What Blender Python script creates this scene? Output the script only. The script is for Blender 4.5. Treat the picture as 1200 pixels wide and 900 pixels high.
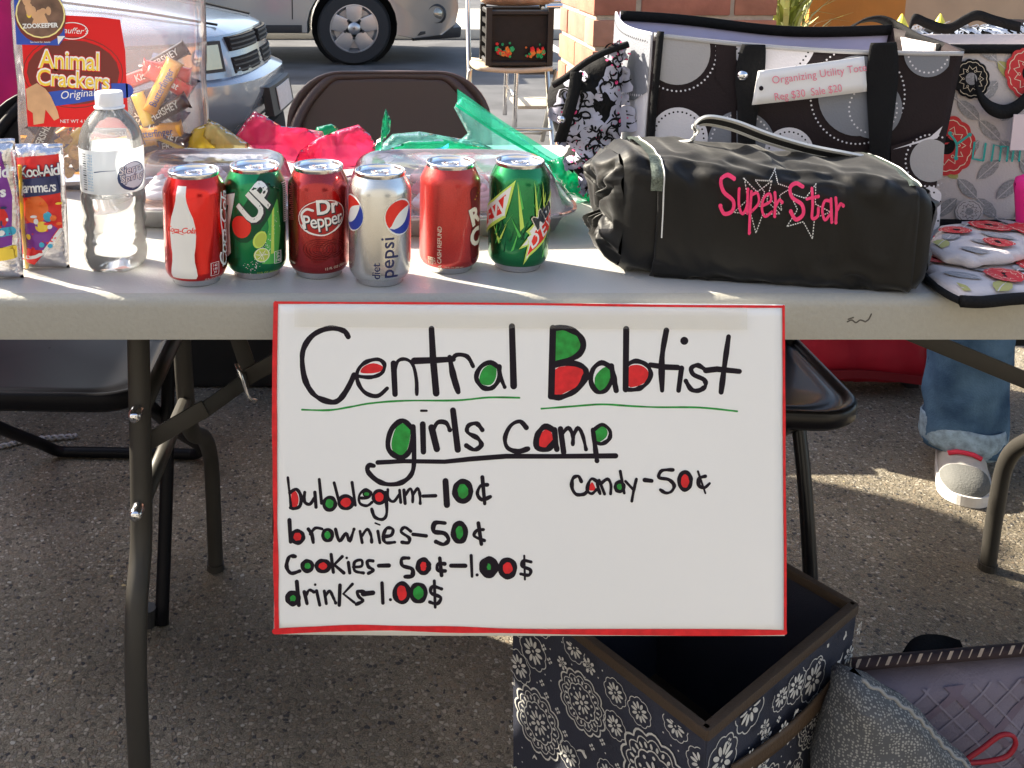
import bpy, bmesh, math, random
from mathutils import Vector, Matrix, noise
R = math.radians
random.seed(7)
S = bpy.context.scene
for o in list(bpy.data.objects): bpy.data.objects.remove(o)

# ------------------------------------------------------------------ camera
CAMZ, PITCH, FPX, CX, CY = 1.11, R(10), 1200.0, 430.0, 130.0   # principal point: the photograph is a crop
cam = bpy.data.cameras.new('camera'); camo = bpy.data.objects.new('camera', cam)
S.collection.objects.link(camo); S.camera = camo
cam.sensor_width = 36; cam.lens = 36.0 * FPX / 1200; cam.clip_end = 500; cam.clip_start = .05
cam.shift_x = (600 - CX) / 1200; cam.shift_y = -(450 - CY) / 1200
camo.location = (0, 0, CAMZ); camo.rotation_euler = (math.pi / 2 - PITCH, 0, 0)

# ------------------------------------------------------------------ light
SUN_EL, SUN_AZ = R(33), math.atan2(.50, -.87)          # from behind and the left
w = bpy.data.worlds.new('World'); S.world = w; w.use_nodes = True
nt = w.node_tree; bg = nt.nodes['Background']
sky = nt.nodes.new('ShaderNodeTexSky'); sky.sky_type = 'NISHITA'; sky.sun_disc = False
sky.sun_elevation = SUN_EL; sky.sun_rotation = math.pi / 2 - SUN_AZ
sky.dust_density = 3.0; sky.air_density = 1.0; sky.ozone_density = .4
nt.links.new(sky.outputs[0], bg.inputs[0]); bg.inputs[1].default_value = .105
sl = bpy.data.lights.new('sun', 'SUN'); sl.energy = 5.0; sl.angle = R(.5); sl.color = (1, .91, .74)
so = bpy.data.objects.new('sun', sl); S.collection.objects.link(so)
sd = Vector((math.cos(SUN_AZ) * math.cos(SUN_EL), math.sin(SUN_AZ) * math.cos(SUN_EL), math.sin(SUN_EL)))
so.rotation_euler = sd.to_track_quat('Z', 'Y').to_euler()
S.view_settings.view_transform = 'Standard'; S.view_settings.look = 'None'
S.view_settings.exposure = 1.93; S.view_settings.gamma = 1
S.cycles.max_bounces = 10; S.cycles.transparent_max_bounces = 24; S.cycles.transmission_bounces = 8

FW = Vector((0, math.cos(PITCH), -math.sin(PITCH))); UP = Vector((0, math.sin(PITCH), math.cos(PITCH)))
def ray(px, py): return FW + Vector(((px - CX) / FPX, 0, 0)) + UP * (-(py - CY) / FPX)
C0 = Vector((0, 0, CAMZ))
def P(px, py, y): r = ray(px, py); return C0 + r * (y / r.y)
def G(px, py, z): r = ray(px, py); return C0 + r * ((z - CAMZ) / r.z)

# ------------------------------------------------------------------ materials
MATS = {}
def pm(name, col, rough=.5, metal=0, var=0, vs=20, bump=0, bs=60, coat=0, trans=0, ior=1.45, col2=None, sheen=0, spec=.5, detail=4):
    if name in MATS: return MATS[name]
    m = bpy.data.materials.new(name); m.use_nodes = True; n = m.node_tree.nodes; l = m.node_tree.links
    b = n['Principled BSDF']
    b.inputs['Base Color'].default_value = (*col, 1); b.inputs['Roughness'].default_value = rough
    b.inputs['Metallic'].default_value = metal; b.inputs['Coat Weight'].default_value = coat
    b.inputs['Coat Roughness'].default_value = .08
    b.inputs['Transmission Weight'].default_value = trans; b.inputs['IOR'].default_value = ior
    b.inputs['Sheen Weight'].default_value = sheen; b.inputs['Specular IOR Level'].default_value = spec
    tc = n.new('ShaderNodeTexCoord')
    if var or col2:
        t = n.new('ShaderNodeTexNoise'); t.inputs['Scale'].default_value = vs; t.inputs['Detail'].default_value = detail
        l.new(tc.outputs['Object'], t.inputs['Vector'])
        c = n.new('ShaderNodeValToRGB'); c.color_ramp.elements[0].position = .3; c.color_ramp.elements[1].position = .7
        a = col2 or tuple(x * (1 - var) for x in col)
        c.color_ramp.elements[0].color = (*a, 1); c.color_ramp.elements[1].color = (*(min(1, x * (1 + var)) for x in col), 1)
        l.new(t.outputs['Fac'], c.inputs[0]); l.new(c.outputs[0], b.inputs['Base Color'])
        mr = n.new('ShaderNodeMapRange'); mr.inputs[3].default_value = max(0, rough - .06); mr.inputs[4].default_value = min(1, rough + .08)
        l.new(t.outputs['Fac'], mr.inputs[0]); l.new(mr.outputs[0], b.inputs['Roughness'])
    if bump:
        t2 = n.new('ShaderNodeTexNoise'); t2.inputs['Scale'].default_value = bs; t2.inputs['Detail'].default_value = 5
        l.new(tc.outputs['Object'], t2.inputs['Vector'])
        bp = n.new('ShaderNodeBump'); bp.inputs['Strength'].default_value = bump; bp.inputs['Distance'].default_value = .002
        l.new(t2.outputs['Fac'], bp.inputs['Height']); l.new(bp.outputs[0], b.inputs['Normal'])
    MATS[name] = m; return m

def film(name, col, body=.25, bodycol=None, rough=.06, bump=.3, bs=40, ior=1.5):
    """thin plastic film: see-through tint + gloss + a little translucent body"""
    if name in MATS: return MATS[name]
    m = bpy.data.materials.new(name); m.use_nodes = True; n = m.node_tree.nodes; l = m.node_tree.links
    n.remove(n['Principled BSDF']); out = n['Material Output']
    tr = n.new('ShaderNodeBsdfTransparent'); tr.inputs[0].default_value = (*col, 1)
    tl = n.new('ShaderNodeBsdfTranslucent'); df = n.new('ShaderNodeBsdfDiffuse'); gl = n.new('ShaderNodeBsdfGlossy')
    bc = bodycol or col
    tl.inputs[0].default_value = (*bc, 1); df.inputs[0].default_value = (*bc, 1); gl.inputs['Roughness'].default_value = rough
    m1 = n.new('ShaderNodeMixShader'); m2 = n.new('ShaderNodeMixShader'); m3 = n.new('ShaderNodeMixShader')
    l.new(tl.outputs[0], m1.inputs[1]); l.new(df.outputs[0], m1.inputs[2])
    m2.inputs[0].default_value = body; l.new(tr.outputs[0], m2.inputs[1]); l.new(m1.outputs[0], m2.inputs[2])
    fr = n.new('ShaderNodeFresnel'); fr.inputs[0].default_value = ior
    l.new(fr.outputs[0], m3.inputs[0]); l.new(m2.outputs[0], m3.inputs[1]); l.new(gl.outputs[0], m3.inputs[2])
    if bump:
        tc = n.new('ShaderNodeTexCoord'); t2 = n.new('ShaderNodeTexNoise'); t2.inputs['Scale'].default_value = bs
        l.new(tc.outputs['Object'], t2.inputs['Vector'])
        bp = n.new('ShaderNodeBump'); bp.inputs['Strength'].default_value = bump; bp.inputs['Distance'].default_value = .004
        l.new(t2.outputs['Fac'], bp.inputs['Height'])
        for q in (gl, df, tl, fr): l.new(bp.outputs[0], q.inputs['Normal'])
    l.new(m3.outputs[0], out.inputs[0]); MATS[name] = m; return m

def aggregate():
    m = bpy.data.materials.new('exposed_aggregate'); m.use_nodes = True; n = m.node_tree.nodes; l = m.node_tree.links
    b = n['Principled BSDF']; b.inputs['Roughness'].default_value = .75
    tc = n.new('ShaderNodeTexCoord')
    v = n.new('ShaderNodeTexVoronoi'); v.inputs['Scale'].default_value = 165; l.new(tc.outputs['Object'], v.inputs['Vector'])
    ve = n.new('ShaderNodeTexVoronoi'); ve.feature = 'DISTANCE_TO_EDGE'; ve.inputs['Scale'].default_value = 165; l.new(tc.outputs['Object'], ve.inputs['Vector'])
    sx = n.new('ShaderNodeSeparateColor'); l.new(v.outputs['Color'], sx.inputs[0])
    cr = n.new('ShaderNodeValToRGB'); cr.color_ramp.interpolation = 'CONSTANT'
    el = cr.color_ramp.elements; el[0].color = (.27, .225, .165, 1); el[1].position = .16; el[1].color = (.19, .17, .13, 1)
    for p, c in ((.34, (.36, .32, .26)), (.5, (.24, .22, .19)), (.64, (.44, .40, .33)), (.74, (.13, .115, .09)), (.84, (.27, .21, .15)), (.91, (.05, .05, .055)), (.975, (.50, .48, .43))):
        e = el.new(p); e.color = (*c, 1)
    l.new(sx.outputs[0], cr.inputs[0])
    mr = n.new('ShaderNodeMapRange'); mr.inputs[1].default_value = .02; mr.inputs[2].default_value = .16
    l.new(ve.outputs['Distance'], mr.inputs[0])
    # how many cells are actual stones (others stay mortar)
    gt = n.new('ShaderNodeMath'); gt.operation = 'GREATER_THAN'; gt.inputs[1].default_value = .32; l.new(sx.outputs[1], gt.inputs[0])
    mu = n.new('ShaderNodeMath'); mu.operation = 'MULTIPLY'; l.new(mr.outputs[0], mu.inputs[0]); l.new(gt.outputs[0], mu.inputs[1])
    no = n.new('ShaderNodeTexNoise'); no.inputs['Scale'].default_value = 2.2; no.inputs['Detail'].default_value = 6; l.new(tc.outputs['Object'], no.inputs['Vector'])
    nf = n.new('ShaderNodeTexNoise'); nf.inputs['Scale'].default_value = 420; l.new(tc.outputs['Object'], nf.inputs['Vector'])
    cm = n.new('ShaderNodeValToRGB'); cm.color_ramp.elements[0].position = .35; cm.color_ramp.elements[1].position = .68
    cm.color_ramp.elements[0].color = (.115, .096, .072, 1); cm.color_ramp.elements[1].color = (.33, .295, .225, 1); l.new(nf.outputs['Fac'], cm.inputs[0])
    mx = n.new('ShaderNodeMix'); mx.data_type = 'RGBA'; l.new(mu.outputs[0], mx.inputs[0]); l.new(cm.outputs[0], mx.inputs[6]); l.new(cr.outputs[0], mx.inputs[7])
    st = n.new('ShaderNodeValToRGB'); st.color_ramp.elements[0].position = .36; st.color_ramp.elements[0].color = (.50, .47, .43, 1)
    st.color_ramp.elements[1].position = .62; st.color_ramp.elements[1].color = (1, 1, 1, 1); l.new(no.outputs['Fac'], st.inputs[0])
    m2 = n.new('ShaderNodeMix'); m2.data_type = 'RGBA'; m2.blend_type = 'MULTIPLY'; m2.inputs[0].default_value = 1
    l.new(mx.outputs[2], m2.inputs[6]); l.new(st.outputs[0], m2.inputs[7]); l.new(m2.outputs[2], b.inputs['Base Color'])
    bp = n.new('ShaderNodeBump'); bp.inputs['Strength'].default_value = .8; bp.inputs['Distance'].default_value = .0035
    l.new(mu.outputs[0], bp.inputs['Height']); l.new(bp.outputs[0], b.inputs['Normal'])
    return m

def asphalt_mat():
    m = pm('asphalt', (.075, .075, .08), .85, var=.35, vs=3, detail=10, bump=.6, bs=90); return m

# ------------------------------------------------------------------ mesh helpers
COL = S.collection
def tag(o, label=None, cat=None, group=None, kind=None):
    if label: o['label'] = label
    if cat: o['category'] = cat
    if group: o['group'] = group
    if kind: o['kind'] = kind
    return o
def empty(name, loc, label, cat, rz=0, group=None):
    o = bpy.data.objects.new(name, None); COL.objects.link(o); o.location = loc; o.rotation_euler.z = rz
    o.empty_display_size = .02
    return tag(o, label, cat, group)
def link_mesh(name, me, parent, local=True):
    o = bpy.data.objects.new(name, me); COL.objects.link(o)
    if parent: o.parent = parent
    return o
def copy_tree(o, parent=None):
    c = o.copy(); COL.objects.link(c)
    if parent: c.parent = parent
    for ch in [q for q in bpy.data.objects if q.parent == o]:
        k = ch.copy(); COL.objects.link(k); k.parent = c
        for g in [q for q in bpy.data.objects if q.parent == ch]:
            h = g.copy(); COL.objects.link(h); h.parent = k
    return c

class MB:
    """collects shapes into one mesh; org = world position of the parent so that points may be given in world space"""
    def __init__(s, org=(0, 0, 0)): s.v = []; s.f = []; s.mi = []; s.o = Vector(org); s.m = 0
    def add(s, vs, fs):
        k = len(s.v); s.v += [Vector(x) - s.o for x in vs]; s.f += [tuple(i + k for i in f) for f in fs]; s.mi += [s.m] * len(fs); return s
    def box(s, a, b):
        (x0, y0, z0), (x1, y1, z1) = a, b
        vs = [(x0, y0, z0), (x1, y0, z0), (x1, y1, z0), (x0, y1, z0), (x0, y0, z1), (x1, y0, z1), (x1, y1, z1), (x0, y1, z1)]
        return s.add(vs, [(3, 2, 1, 0), (4, 5, 6, 7), (0, 1, 5, 4), (1, 2, 6, 5), (2, 3, 7, 6), (3, 0, 4, 7)])
    def hexa(s, p): return s.add(p, [(3, 2, 1, 0), (4, 5, 6, 7), (0, 1, 5, 4), (1, 2, 6, 5), (2, 3, 7, 6), (3, 0, 4, 7)])
    def tube(s, pts, r, n=10, closed=False, flat=1.0, up=None):
        pts = [Vector(p) for p in pts]; N = len(pts); rs = r if isinstance(r, (list, tuple)) else [r] * N
        rings = []; prev = None
        for i, p in enumerate(pts):
            if closed: t = pts[(i + 1) % N] - pts[i - 1]
            else: t = pts[min(i + 1, N - 1)] - pts[max(i - 1, 0)]
            t.normalize()
            if up is not None: a = Vector(up) - t * Vector(up).dot(t); a.normalize()
            elif prev is None:
                a = Vector((0, 0, 1)) if abs(t.z) < .9 else Vector((1, 0, 0)); a = a - t * a.dot(t); a.normalize()
            else: a = prev - t * prev.dot(t); a.normalize()
            prev = a; b = t.cross(a)
            rings.append([p + (a * math.cos(q) * flat + b * math.sin(q)) * rs[i] for q in (2 * math.pi * k / n for k in range(n))])
        vs = [v for rg in rings for v in rg]; fs = []
        M = N if closed else N - 1
        for i in range(M):
            j = (i + 1) % N
            for k in range(n):
                k2 = (k + 1) % n; fs.append((i * n + k, i * n + k2, j * n + k2, j * n + k))
        if not closed: fs += [tuple(range(n))[::-1], tuple((N - 1) * n + k for k in range(n))]
        return s.add(vs, fs)
    def lathe(s, prof, c=(0, 0, 0), n=32, cap0=True, cap1=True, axis='Z', sx=1, sy=1):
        c = Vector(c); vs = []; fs = []
        for r, z in prof:
            for k in range(n):
                q = 2 * math.pi * k / n; p = (r * math.cos(q) * sx, r * math.sin(q) * sy, z)
                if axis == 'Y': p = (p[0], p[2], p[1])
                if axis == 'X': p = (p[2], p[0], p[1])
                vs.append(c + Vector(p))
        for i in range(len(prof) - 1):
            for k in range(n):
                k2 = (k + 1) % n; fs.append((i * n + k, i * n + k2, (i + 1) * n + k2, (i + 1) * n + k))
        if cap0: fs.append(tuple(range(n))[::-1])
        if cap1: fs.append(tuple((len(prof) - 1) * n + k for k in range(n)))
        return s.add(vs, fs)
    def grid(s, fn, nu, nv, wrapu=False):
        vs = [fn(i / nu, j / nv) for j in range(nv + 1) for i in range(nu + (0 if wrapu else 1))]
        W = nu if wrapu else nu + 1; fs = []
        for j in range(nv):
            for i in range(nu):
                i2 = (i + 1) % W if wrapu else i + 1
                fs.append((j * W + i, j * W + i2, (j + 1) * W + i2, (j + 1) * W + i))
        return s.add(vs, fs)
    def prism(s, pts, y0, y1):
        """outline in (x,z), extruded along y"""
        n = len(pts); vs = [(x, y0, z) for x, z in pts] + [(x, y1, z) for x, z in pts]
        fs = [tuple(range(n)), tuple(range(n, 2 * n))[::-1]] + [(i, i + n, (i + 1) % n + n, (i + 1) % n) for i in range(n)]
        return s.add(vs, fs)
    def build(s, name, mats, parent=None, smooth=False, bevel=0, solid=0, auto=None):
        me = bpy.data.meshes.new(name); me.from_pydata([tuple(v) for v in s.v], [], s.f)
        if not isinstance(mats, (list, tuple)): mats = [mats]
        for m in mats: me.materials.append(m)
        me.polygons.foreach_set('material_index', s.mi)
        bm = bmesh.new(); bm.from_mesh(me); bmesh.ops.recalc_face_normals(bm, faces=bm.faces); 
        if bevel:
            bmesh.ops.bevel(bm, geom=[e for e in bm.edges if len(e.link_faces) == 2 and e.calc_face_angle() > R(30)], offset=bevel, segments=2, affect='EDGES', profile=.6)
            smooth = True; auto = 40
        if smooth:
            for f in bm.faces: f.smooth = True
            if auto:
                for e in bm.edges:
                    if len(e.link_faces) == 2 and e.calc_face_angle() > R(auto): e.smooth = False
        bm.to_mesh(me); bm.free(); me.update()
        o = link_mesh(name, me, parent)
        if parent is None: o.location = s.o
        if solid:
            md = o.modifiers.new('solid', 'SOLIDIFY'); md.thickness = solid; md.offset = 0
        return o

def smooth_path(pts, per=6, closed=False):
    pts = [Vector(p) for p in pts]; n = len(pts)
    if n < 3 and not closed: return pts
    out = []
    for i in range(n if closed else n - 1):
        if closed: p0, p1, p2, p3 = pts[i - 1], pts[i], pts[(i + 1) % n], pts[(i + 2) % n]
        else: p0, p1, p2, p3 = pts[max(i - 1, 0)], pts[i], pts[i + 1], pts[min(i + 2, n - 1)]
        for k in range(per):
            t = k / per
            out.append(.5 * ((2 * p1) + (p2 - p0) * t + (2 * p0 - 5 * p1 + 4 * p2 - p3) * t * t + (3 * p1 - p0 - 3 * p2 + p3) * t ** 3))
    if not closed: out.append(pts[-1])
    return out

# ---- flat print: shapes drawn in 2D, cut on a grid, then laid on a surface through fn(u, v, height)
class Print:
    LAYER = 4e-5; WOB = 0
    def __init__(s): s.bm = bmesh.new(); s.k = 0
    def _face(s, pts, mi, z=None):
        h = s.k * s.LAYER if z is None else z
        vs = [s.bm.verts.new((p[0], p[1], h)) for p in pts]
        f = s.bm.faces.new(vs); f.material_index = mi; f.normal_update()
        if f.normal.z < 0: f.normal_flip()
        return f
    def poly(s, pts, mi):
        s.k += 1
        if len(pts) >= 3: s._face(pts, mi)
        return s
    def ell(s, x, y, rx, ry=None, mi=0, rot=0, n=20):
        ry = ry or rx; c, q = math.cos(rot), math.sin(rot)
        return s.poly([(x + rx * math.cos(a) * c - ry * math.sin(a) * q, y + rx * math.cos(a) * q + ry * math.sin(a) * c) for a in (2 * math.pi * i / n for i in range(n))], mi)
    def stroke(s, pts, w, mi, smooth=True, closed=False, w1=None, caps=True, per=5):
        s.k += 1
        pp = [Vector((p[0], p[1])) for p in pts]
        if smooth and len(pp) > 2: pp = smooth_path(pp, per, closed)
        n = len(pp); L = []; Rr = []
        for i, p in enumerate(pp):
            if closed: t = pp[(i + 1) % n] - pp[i - 1]
            else: t = pp[min(i + 1, n - 1)] - pp[max(i - 1, 0)]
            if t.length < 1e-9: t = Vector((1, 0))
            t.normalize(); nn = Vector((-t.y, t.x)); ww = (w if w1 is None else w + (w1 - w) * i / max(1, n - 1)) / 2 * (1 + s.WOB * noise.noise(Vector((i * .35, s.k * 7.7, 0))))
            L.append(p + nn * ww); Rr.append(p - nn * ww)
        h = s.k * s.LAYER; dz = s.LAYER * .9 / max(n, 1); V = []
        for i in range(n):
            z = h + dz * i
            V.append((s.bm.verts.new((L[i].x, L[i].y, z)), s.bm.verts.new((Rr[i].x, Rr[i].y, z))))
        for i in range(n if closed else n - 1):
            a, b = V[i], V[(i + 1) % n]
            try:
                f = s.bm.faces.new((a[0], a[1], b[1], b[0])); f.material_index = mi
            except ValueError: pass
        if caps and not closed:
            for i, sg in ((0, -1), (n - 1, 1)):
                t = (pp[1] - pp[0]) if i == 0 else (pp[-1] - pp[-2])
                if t.length < 1e-9: continue
                t.normalize(); c = pp[i]; r = (L[i] - c); z = h + dz * i
                arc = [s.bm.verts.new((*(c + (r * math.cos(a) + t * sg * r.length * math.sin(a))), z)) for a in (math.pi * q / 6 for q in range(1, 6))]
                f = s.bm.faces.new([V[i][0]] + arc + [V[i][1]]); f.material_index = mi
        return s
    def ring(s, x, y, r, w, mi, ry=None, n=28, rot=0):
        ry = ry or r; c, q = math.cos(rot), math.sin(rot)
        return s.stroke([(x + r * math.cos(a) * c - ry * math.sin(a) * q, y + r * math.cos(a) * q + ry * math.sin(a) * c) for a in (2 * math.pi * i / n for i in range(n))], w, mi, smooth=False, closed=True)
    def dots(s, pts, r, mi, gap):
        pp = smooth_path([Vector((p[0], p[1])) for p in pts], 8); acc = 0; s.k += 1
        for a, b in zip(pp, pp[1:]):
            d = (b - a).length; acc += d
            while acc >= gap:
                acc -= gap; p = b - (b - a) * (acc / d if d else 0)
                s._face([(p.x + r * math.cos(q), p.y + r * math.sin(q)) for q in (math.pi * 2 * i / 6 for i in range(6))], mi)
        return s
    def text(s, txt, x, y, size, mi, rot=0, shear=0, bold=0, align='CENTER', sx=1.0, space=1.0):
        s.k += 1
        cu = bpy.data.curves.new('t', 'FONT'); cu.body = txt; cu.size = size; cu.align_x = align; cu.align_y = 'CENTER'
        cu.shear = shear; cu.offset = bold; cu.resolution_u = 3; cu.space_character = space
        ob = bpy.data.objects.new('t', cu); me = bpy.data.meshes.new_from_object(ob)
        c, q = math.cos(rot), math.sin(rot); h = s.k * s.LAYER
        vs = [s.bm.verts.new((x + v.co.x * sx * c - v.co.y * q, y + v.co.x * sx * q + v.co.y * c, h)) for v in me.vertices]
        for p in me.polygons:
            try:
                f = s.bm.faces.new([vs[i] for i in p.vertices]); f.material_index = mi
            except ValueError: pass
        bpy.data.objects.remove(ob); bpy.data.curves.remove(cu); bpy.data.meshes.remove(me)
        return s
    def build(s, name, fn, mats, parent=None, cut=None, clip=None, org=(0, 0, 0), smooth=True):
        bm = s.bm
        bmesh.ops.triangulate(bm, faces=[f for f in bm.faces if len(f.verts) > 4])
        def bis(co, no, clear):
            bmesh.ops.bisect_plane(bm, geom=bm.verts[:] + bm.edges[:] + bm.faces[:], plane_co=co, plane_no=no, clear_outer=clear, dist=1e-7)
        if clip:                       # convex outline, counter-clockwise
            n = len(clip)
            for i in range(n):
                a, b = Vector(clip[i]), Vector(clip[(i + 1) % n]); d = b - a
                bis((a.x, a.y, 0), (d.y, -d.x, 0), True)
        if cut and bm.verts:
            cu, cv = cut if isinstance(cut, tuple) else (cut, None)
            for ax, st in ((0, cu), (1, cv)):
                if not st: continue
                lo = min(v.co[ax] for v in bm.verts); hi = max(v.co[ax] for v in bm.verts)
                k = math.floor(lo / st) + 1
                while k * st < hi:
                    bis((k * st, 0, 0) if ax == 0 else (0, k * st, 0), (1, 0, 0) if ax == 0 else (0, 1, 0), False); k += 1
        org = Vector(org)
        bmesh.ops.triangulate(bm, faces=[f for f in bm.faces if len(f.verts) > 4])
        for v in bm.verts: v.co = Vector(fn(v.co.x, v.co.y, v.co.z + 1e-4)) - org
        me = bpy.data.meshes.new(name)
        for f in bm.faces: f.smooth = smooth
        bm.to_mesh(me); bm.free()
        for m in (mats if isinstance(mats, (list, tuple)) else [mats]): me.materials.append(m)
        return link_mesh(name, me, parent)

def pdist(x, y, poly):
    best = 1e9; n = len(poly)
    for i in range(n):
        ax, ay = poly[i]; bx, by = poly[(i + 1) % n]; dx, dy = bx - ax, by - ay
        t = max(0, min(1, ((x - ax) * dx + (y - ay) * dy) / (dx * dx + dy * dy + 1e-12)))
        d = (x - ax - t * dx) ** 2 + (y - ay - t * dy) ** 2
        if d < best: best = d
    return math.sqrt(best)

def puffy(name, outline, O, A, B, N, thick, mat, parent=None, res=.012, edge=None, wr=0, ws=20, back=1.0, org=None, seed=0, round_=True, fold=None, sheet=False):
    """soft filled shape: outline (a,b) in the plane O + a*A + b*B, swelling along N. returns object and surface function"""
    O, A, B, N = Vector(O), Vector(A), Vector(B), Vector(N)
    org = Vector(org) if org is not None else (Vector(parent.location) if parent else O.copy())
    if round_: outline = [tuple(p) for p in smooth_path([Vector(p) for p in outline], 4, True)]
    edge = edge or thick
    def h(a, b):
        d = min(pdist(a, b, outline) / edge, 1); q = math.sqrt(max(0, 1 - (1 - d) ** 2))
        z = thick * q
        if wr: z += wr * q * (noise.noise(Vector((a * ws + seed, b * ws, seed * 1.7))) + .5 * noise.noise(Vector((a * ws * 2.3, b * ws * 2.3 + seed, 3.1))))
        if sheet:      # sharp crossing creases of thin film
            q2 = min(1, d * 2.5 + .25)
            for f_, am in ((1.0, 1.0), (2.1, .5), (4.6, .22)):
                z += wr * am * (.6 - 2.2 * abs(noise.noise(Vector((a * ws * f_ + b * 9 + seed * 3.1, b * ws * f_ * .7 - a * 6, seed + f_))))) * q2
        if fold: z += fold(a, b) * q
        return z
    bm = bmesh.new(); f = bm.faces.new([bm.verts.new((p[0], p[1], 0)) for p in outline]); f.normal_update()
    if f.normal.z < 0: f.normal_flip()
    bmesh.ops.triangulate(bm, faces=bm.faces[:])
    for ax in (0, 1):
        lo = min(p[ax] for p in outline); hi = max(p[ax] for p in outline); k = math.floor(lo / res) + 1
        while k * res < hi:
            c = [0, 0, 0]; c[ax] = k * res; nn = [0, 0, 0]; nn[ax] = 1
            bmesh.ops.bisect_plane(bm, geom=bm.verts[:] + bm.edges[:] + bm.faces[:], plane_co=c, plane_no=nn, dist=1e-7); k += 1
    bmesh.ops.remove_doubles(bm, verts=bm.verts[:], dist=res * .08)
    # relax the inner vertices so that no long slivers stay
    bmesh.ops.triangulate(bm, faces=bm.faces[:])
    bm.verts.ensure_lookup_table(); bm.verts.index_update()
    bnd = {v.index for v in bm.verts if v.is_boundary}
    co = [(v.co.x, v.co.y) for v in bm.verts]; faces = [tuple(v.index for v in f.verts) for f in bm.faces]; bm.free()
    vs = []; idx_b = {}
    for i, (a, b) in enumerate(co):
        hh = 0 if i in bnd else h(a, b); vs.append(O + A * a + B * b + N * hh - org)
    for i, (a, b) in enumerate(co):
        if i in bnd: idx_b[i] = i
        else: idx_b[i] = len(vs); vs.append(O + A * a + B * b - N * h(a, b) * back - org)
    fs = faces + [tuple(idx_b[i] for i in f[::-1]) for f in faces]
    me = bpy.data.meshes.new(name); me.from_pydata([tuple(v) for v in vs], [], fs); me.materials.append(mat)
    for p in me.polygons: p.use_smooth = True
    bm = bmesh.new(); bm.from_mesh(me); bmesh.ops.recalc_face_normals(bm, faces=bm.faces); bm.to_mesh(me); bm.free()
    o = link_mesh(name, me, parent)
    if parent is None: o.location = org
    def surf(a, b, e=0): return O + A * a + B * b + N * (h(a, b) + e)
    return o, surf
X, Y, Z = Vector((1, 0, 0)), Vector((0, 1, 0)), Vector((0, 0, 1))
def outl(pix, y):           # silhouette at its real distance y
    q = []
    for a, b in pix: p = P(a, b, y); q.append((p.x, p.z))
    return q

# common colours
M_black = pm('black_ink', (.012, .008, .014), .6, spec=.2); M_white = pm('white_print', (.8, .8, .78), .4); M_red = pm('red_print', (.75, .02, .015), .4)
M_green = pm('green_marker', (.015, .36, .05), .5, vs=130, col2=(.006, .19, .02), detail=8); M_redm = pm('red_marker', (.78, .014, .022), .5, vs=110, col2=(.55, .006, .012), detail=8)
M_chrome = pm('chrome', (.7, .7, .72), .18, 1); M_alu = pm('aluminium', (.78, .78, .8), .24, 1)

# ================================================================== SETTING
ground = MB(); ground.box((-80, -30, -1.0), (80, 160, -.10)); tag(ground.build('asphalt_lot', asphalt_mat()), kind='structure')
AGG = aggregate()
MB().box((-9, -6, -.099), (9, 3.7, 0)).build('pavement', AGG, bevel=.008); tag(bpy.data.objects['pavement'], kind='structure')
M_conc = pm('pale_concrete', (.42, .40, .36), .85, var=.15, vs=5, bump=.4, bs=120)
tag(MB().box((-9, 3.702, -.099), (9, 3.85, .004)).build('kerb', M_conc, bevel=.012), kind='structure')
tag(MB().box((-30, 11.5, -.099), (40, 14.5, .02)).build('far_pavement', M_conc, bevel=.02), kind='structure')
for xj in (-2.4, .62 - 3.9, 3.1):
    tag(MB().box((xj, -6, .0005), (xj + .008, 3.69, .0015)).build('paving_joint', pm('joint_grime', (.06, .052, .042), .9)), kind='structure')
lf = MB(); rl = random.Random(4)
for i in range(260):
    x_, y_ = rl.uniform(-1.2, 1.9), rl.uniform(1.15, 3.2); q_ = rl.uniform(.001, .0035); a_ = rl.random() * 6
    lf.m = i % 3; lf.add([(x_ + q_ * math.cos(a_ + k) * rl.uniform(.6, 1.6), y_ + q_ * math.sin(a_ + k) * rl.uniform(.6, 1.3), .0022 + .0015 * rl.random()) for k in (0, 1.3, 2.6, 3.9, 5.2)], [(0, 1, 2, 3, 4)])
tag(lf.build('floor_litter', [pm('litter_straw', (.42, .34, .18), .8), pm('litter_brown', (.12, .07, .04), .8), pm('litter_pale', (.5, .48, .42), .8)]), 'crumbs and bits of dry leaf scattered on the pebbled paving', 'litter', kind='stuff')
M_stain = pm('damp_stain', (.11, .09, .07), .6, var=.3, vs=30)
M_line = pm('road_paint', (.7, .7, .66), .7, var=.15, vs=12)
for px0, px1 in ((345, 372), ):
    a = G(470, 150, -.096); b = G(560, 92, -.096)
for x0 in (-3.3, 1.9, 4.6):
    tag(MB().box((x0, 5.2, -.099), (x0 + .1, 11, -.096)).build('parking_line', M_line), kind='structure')

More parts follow.
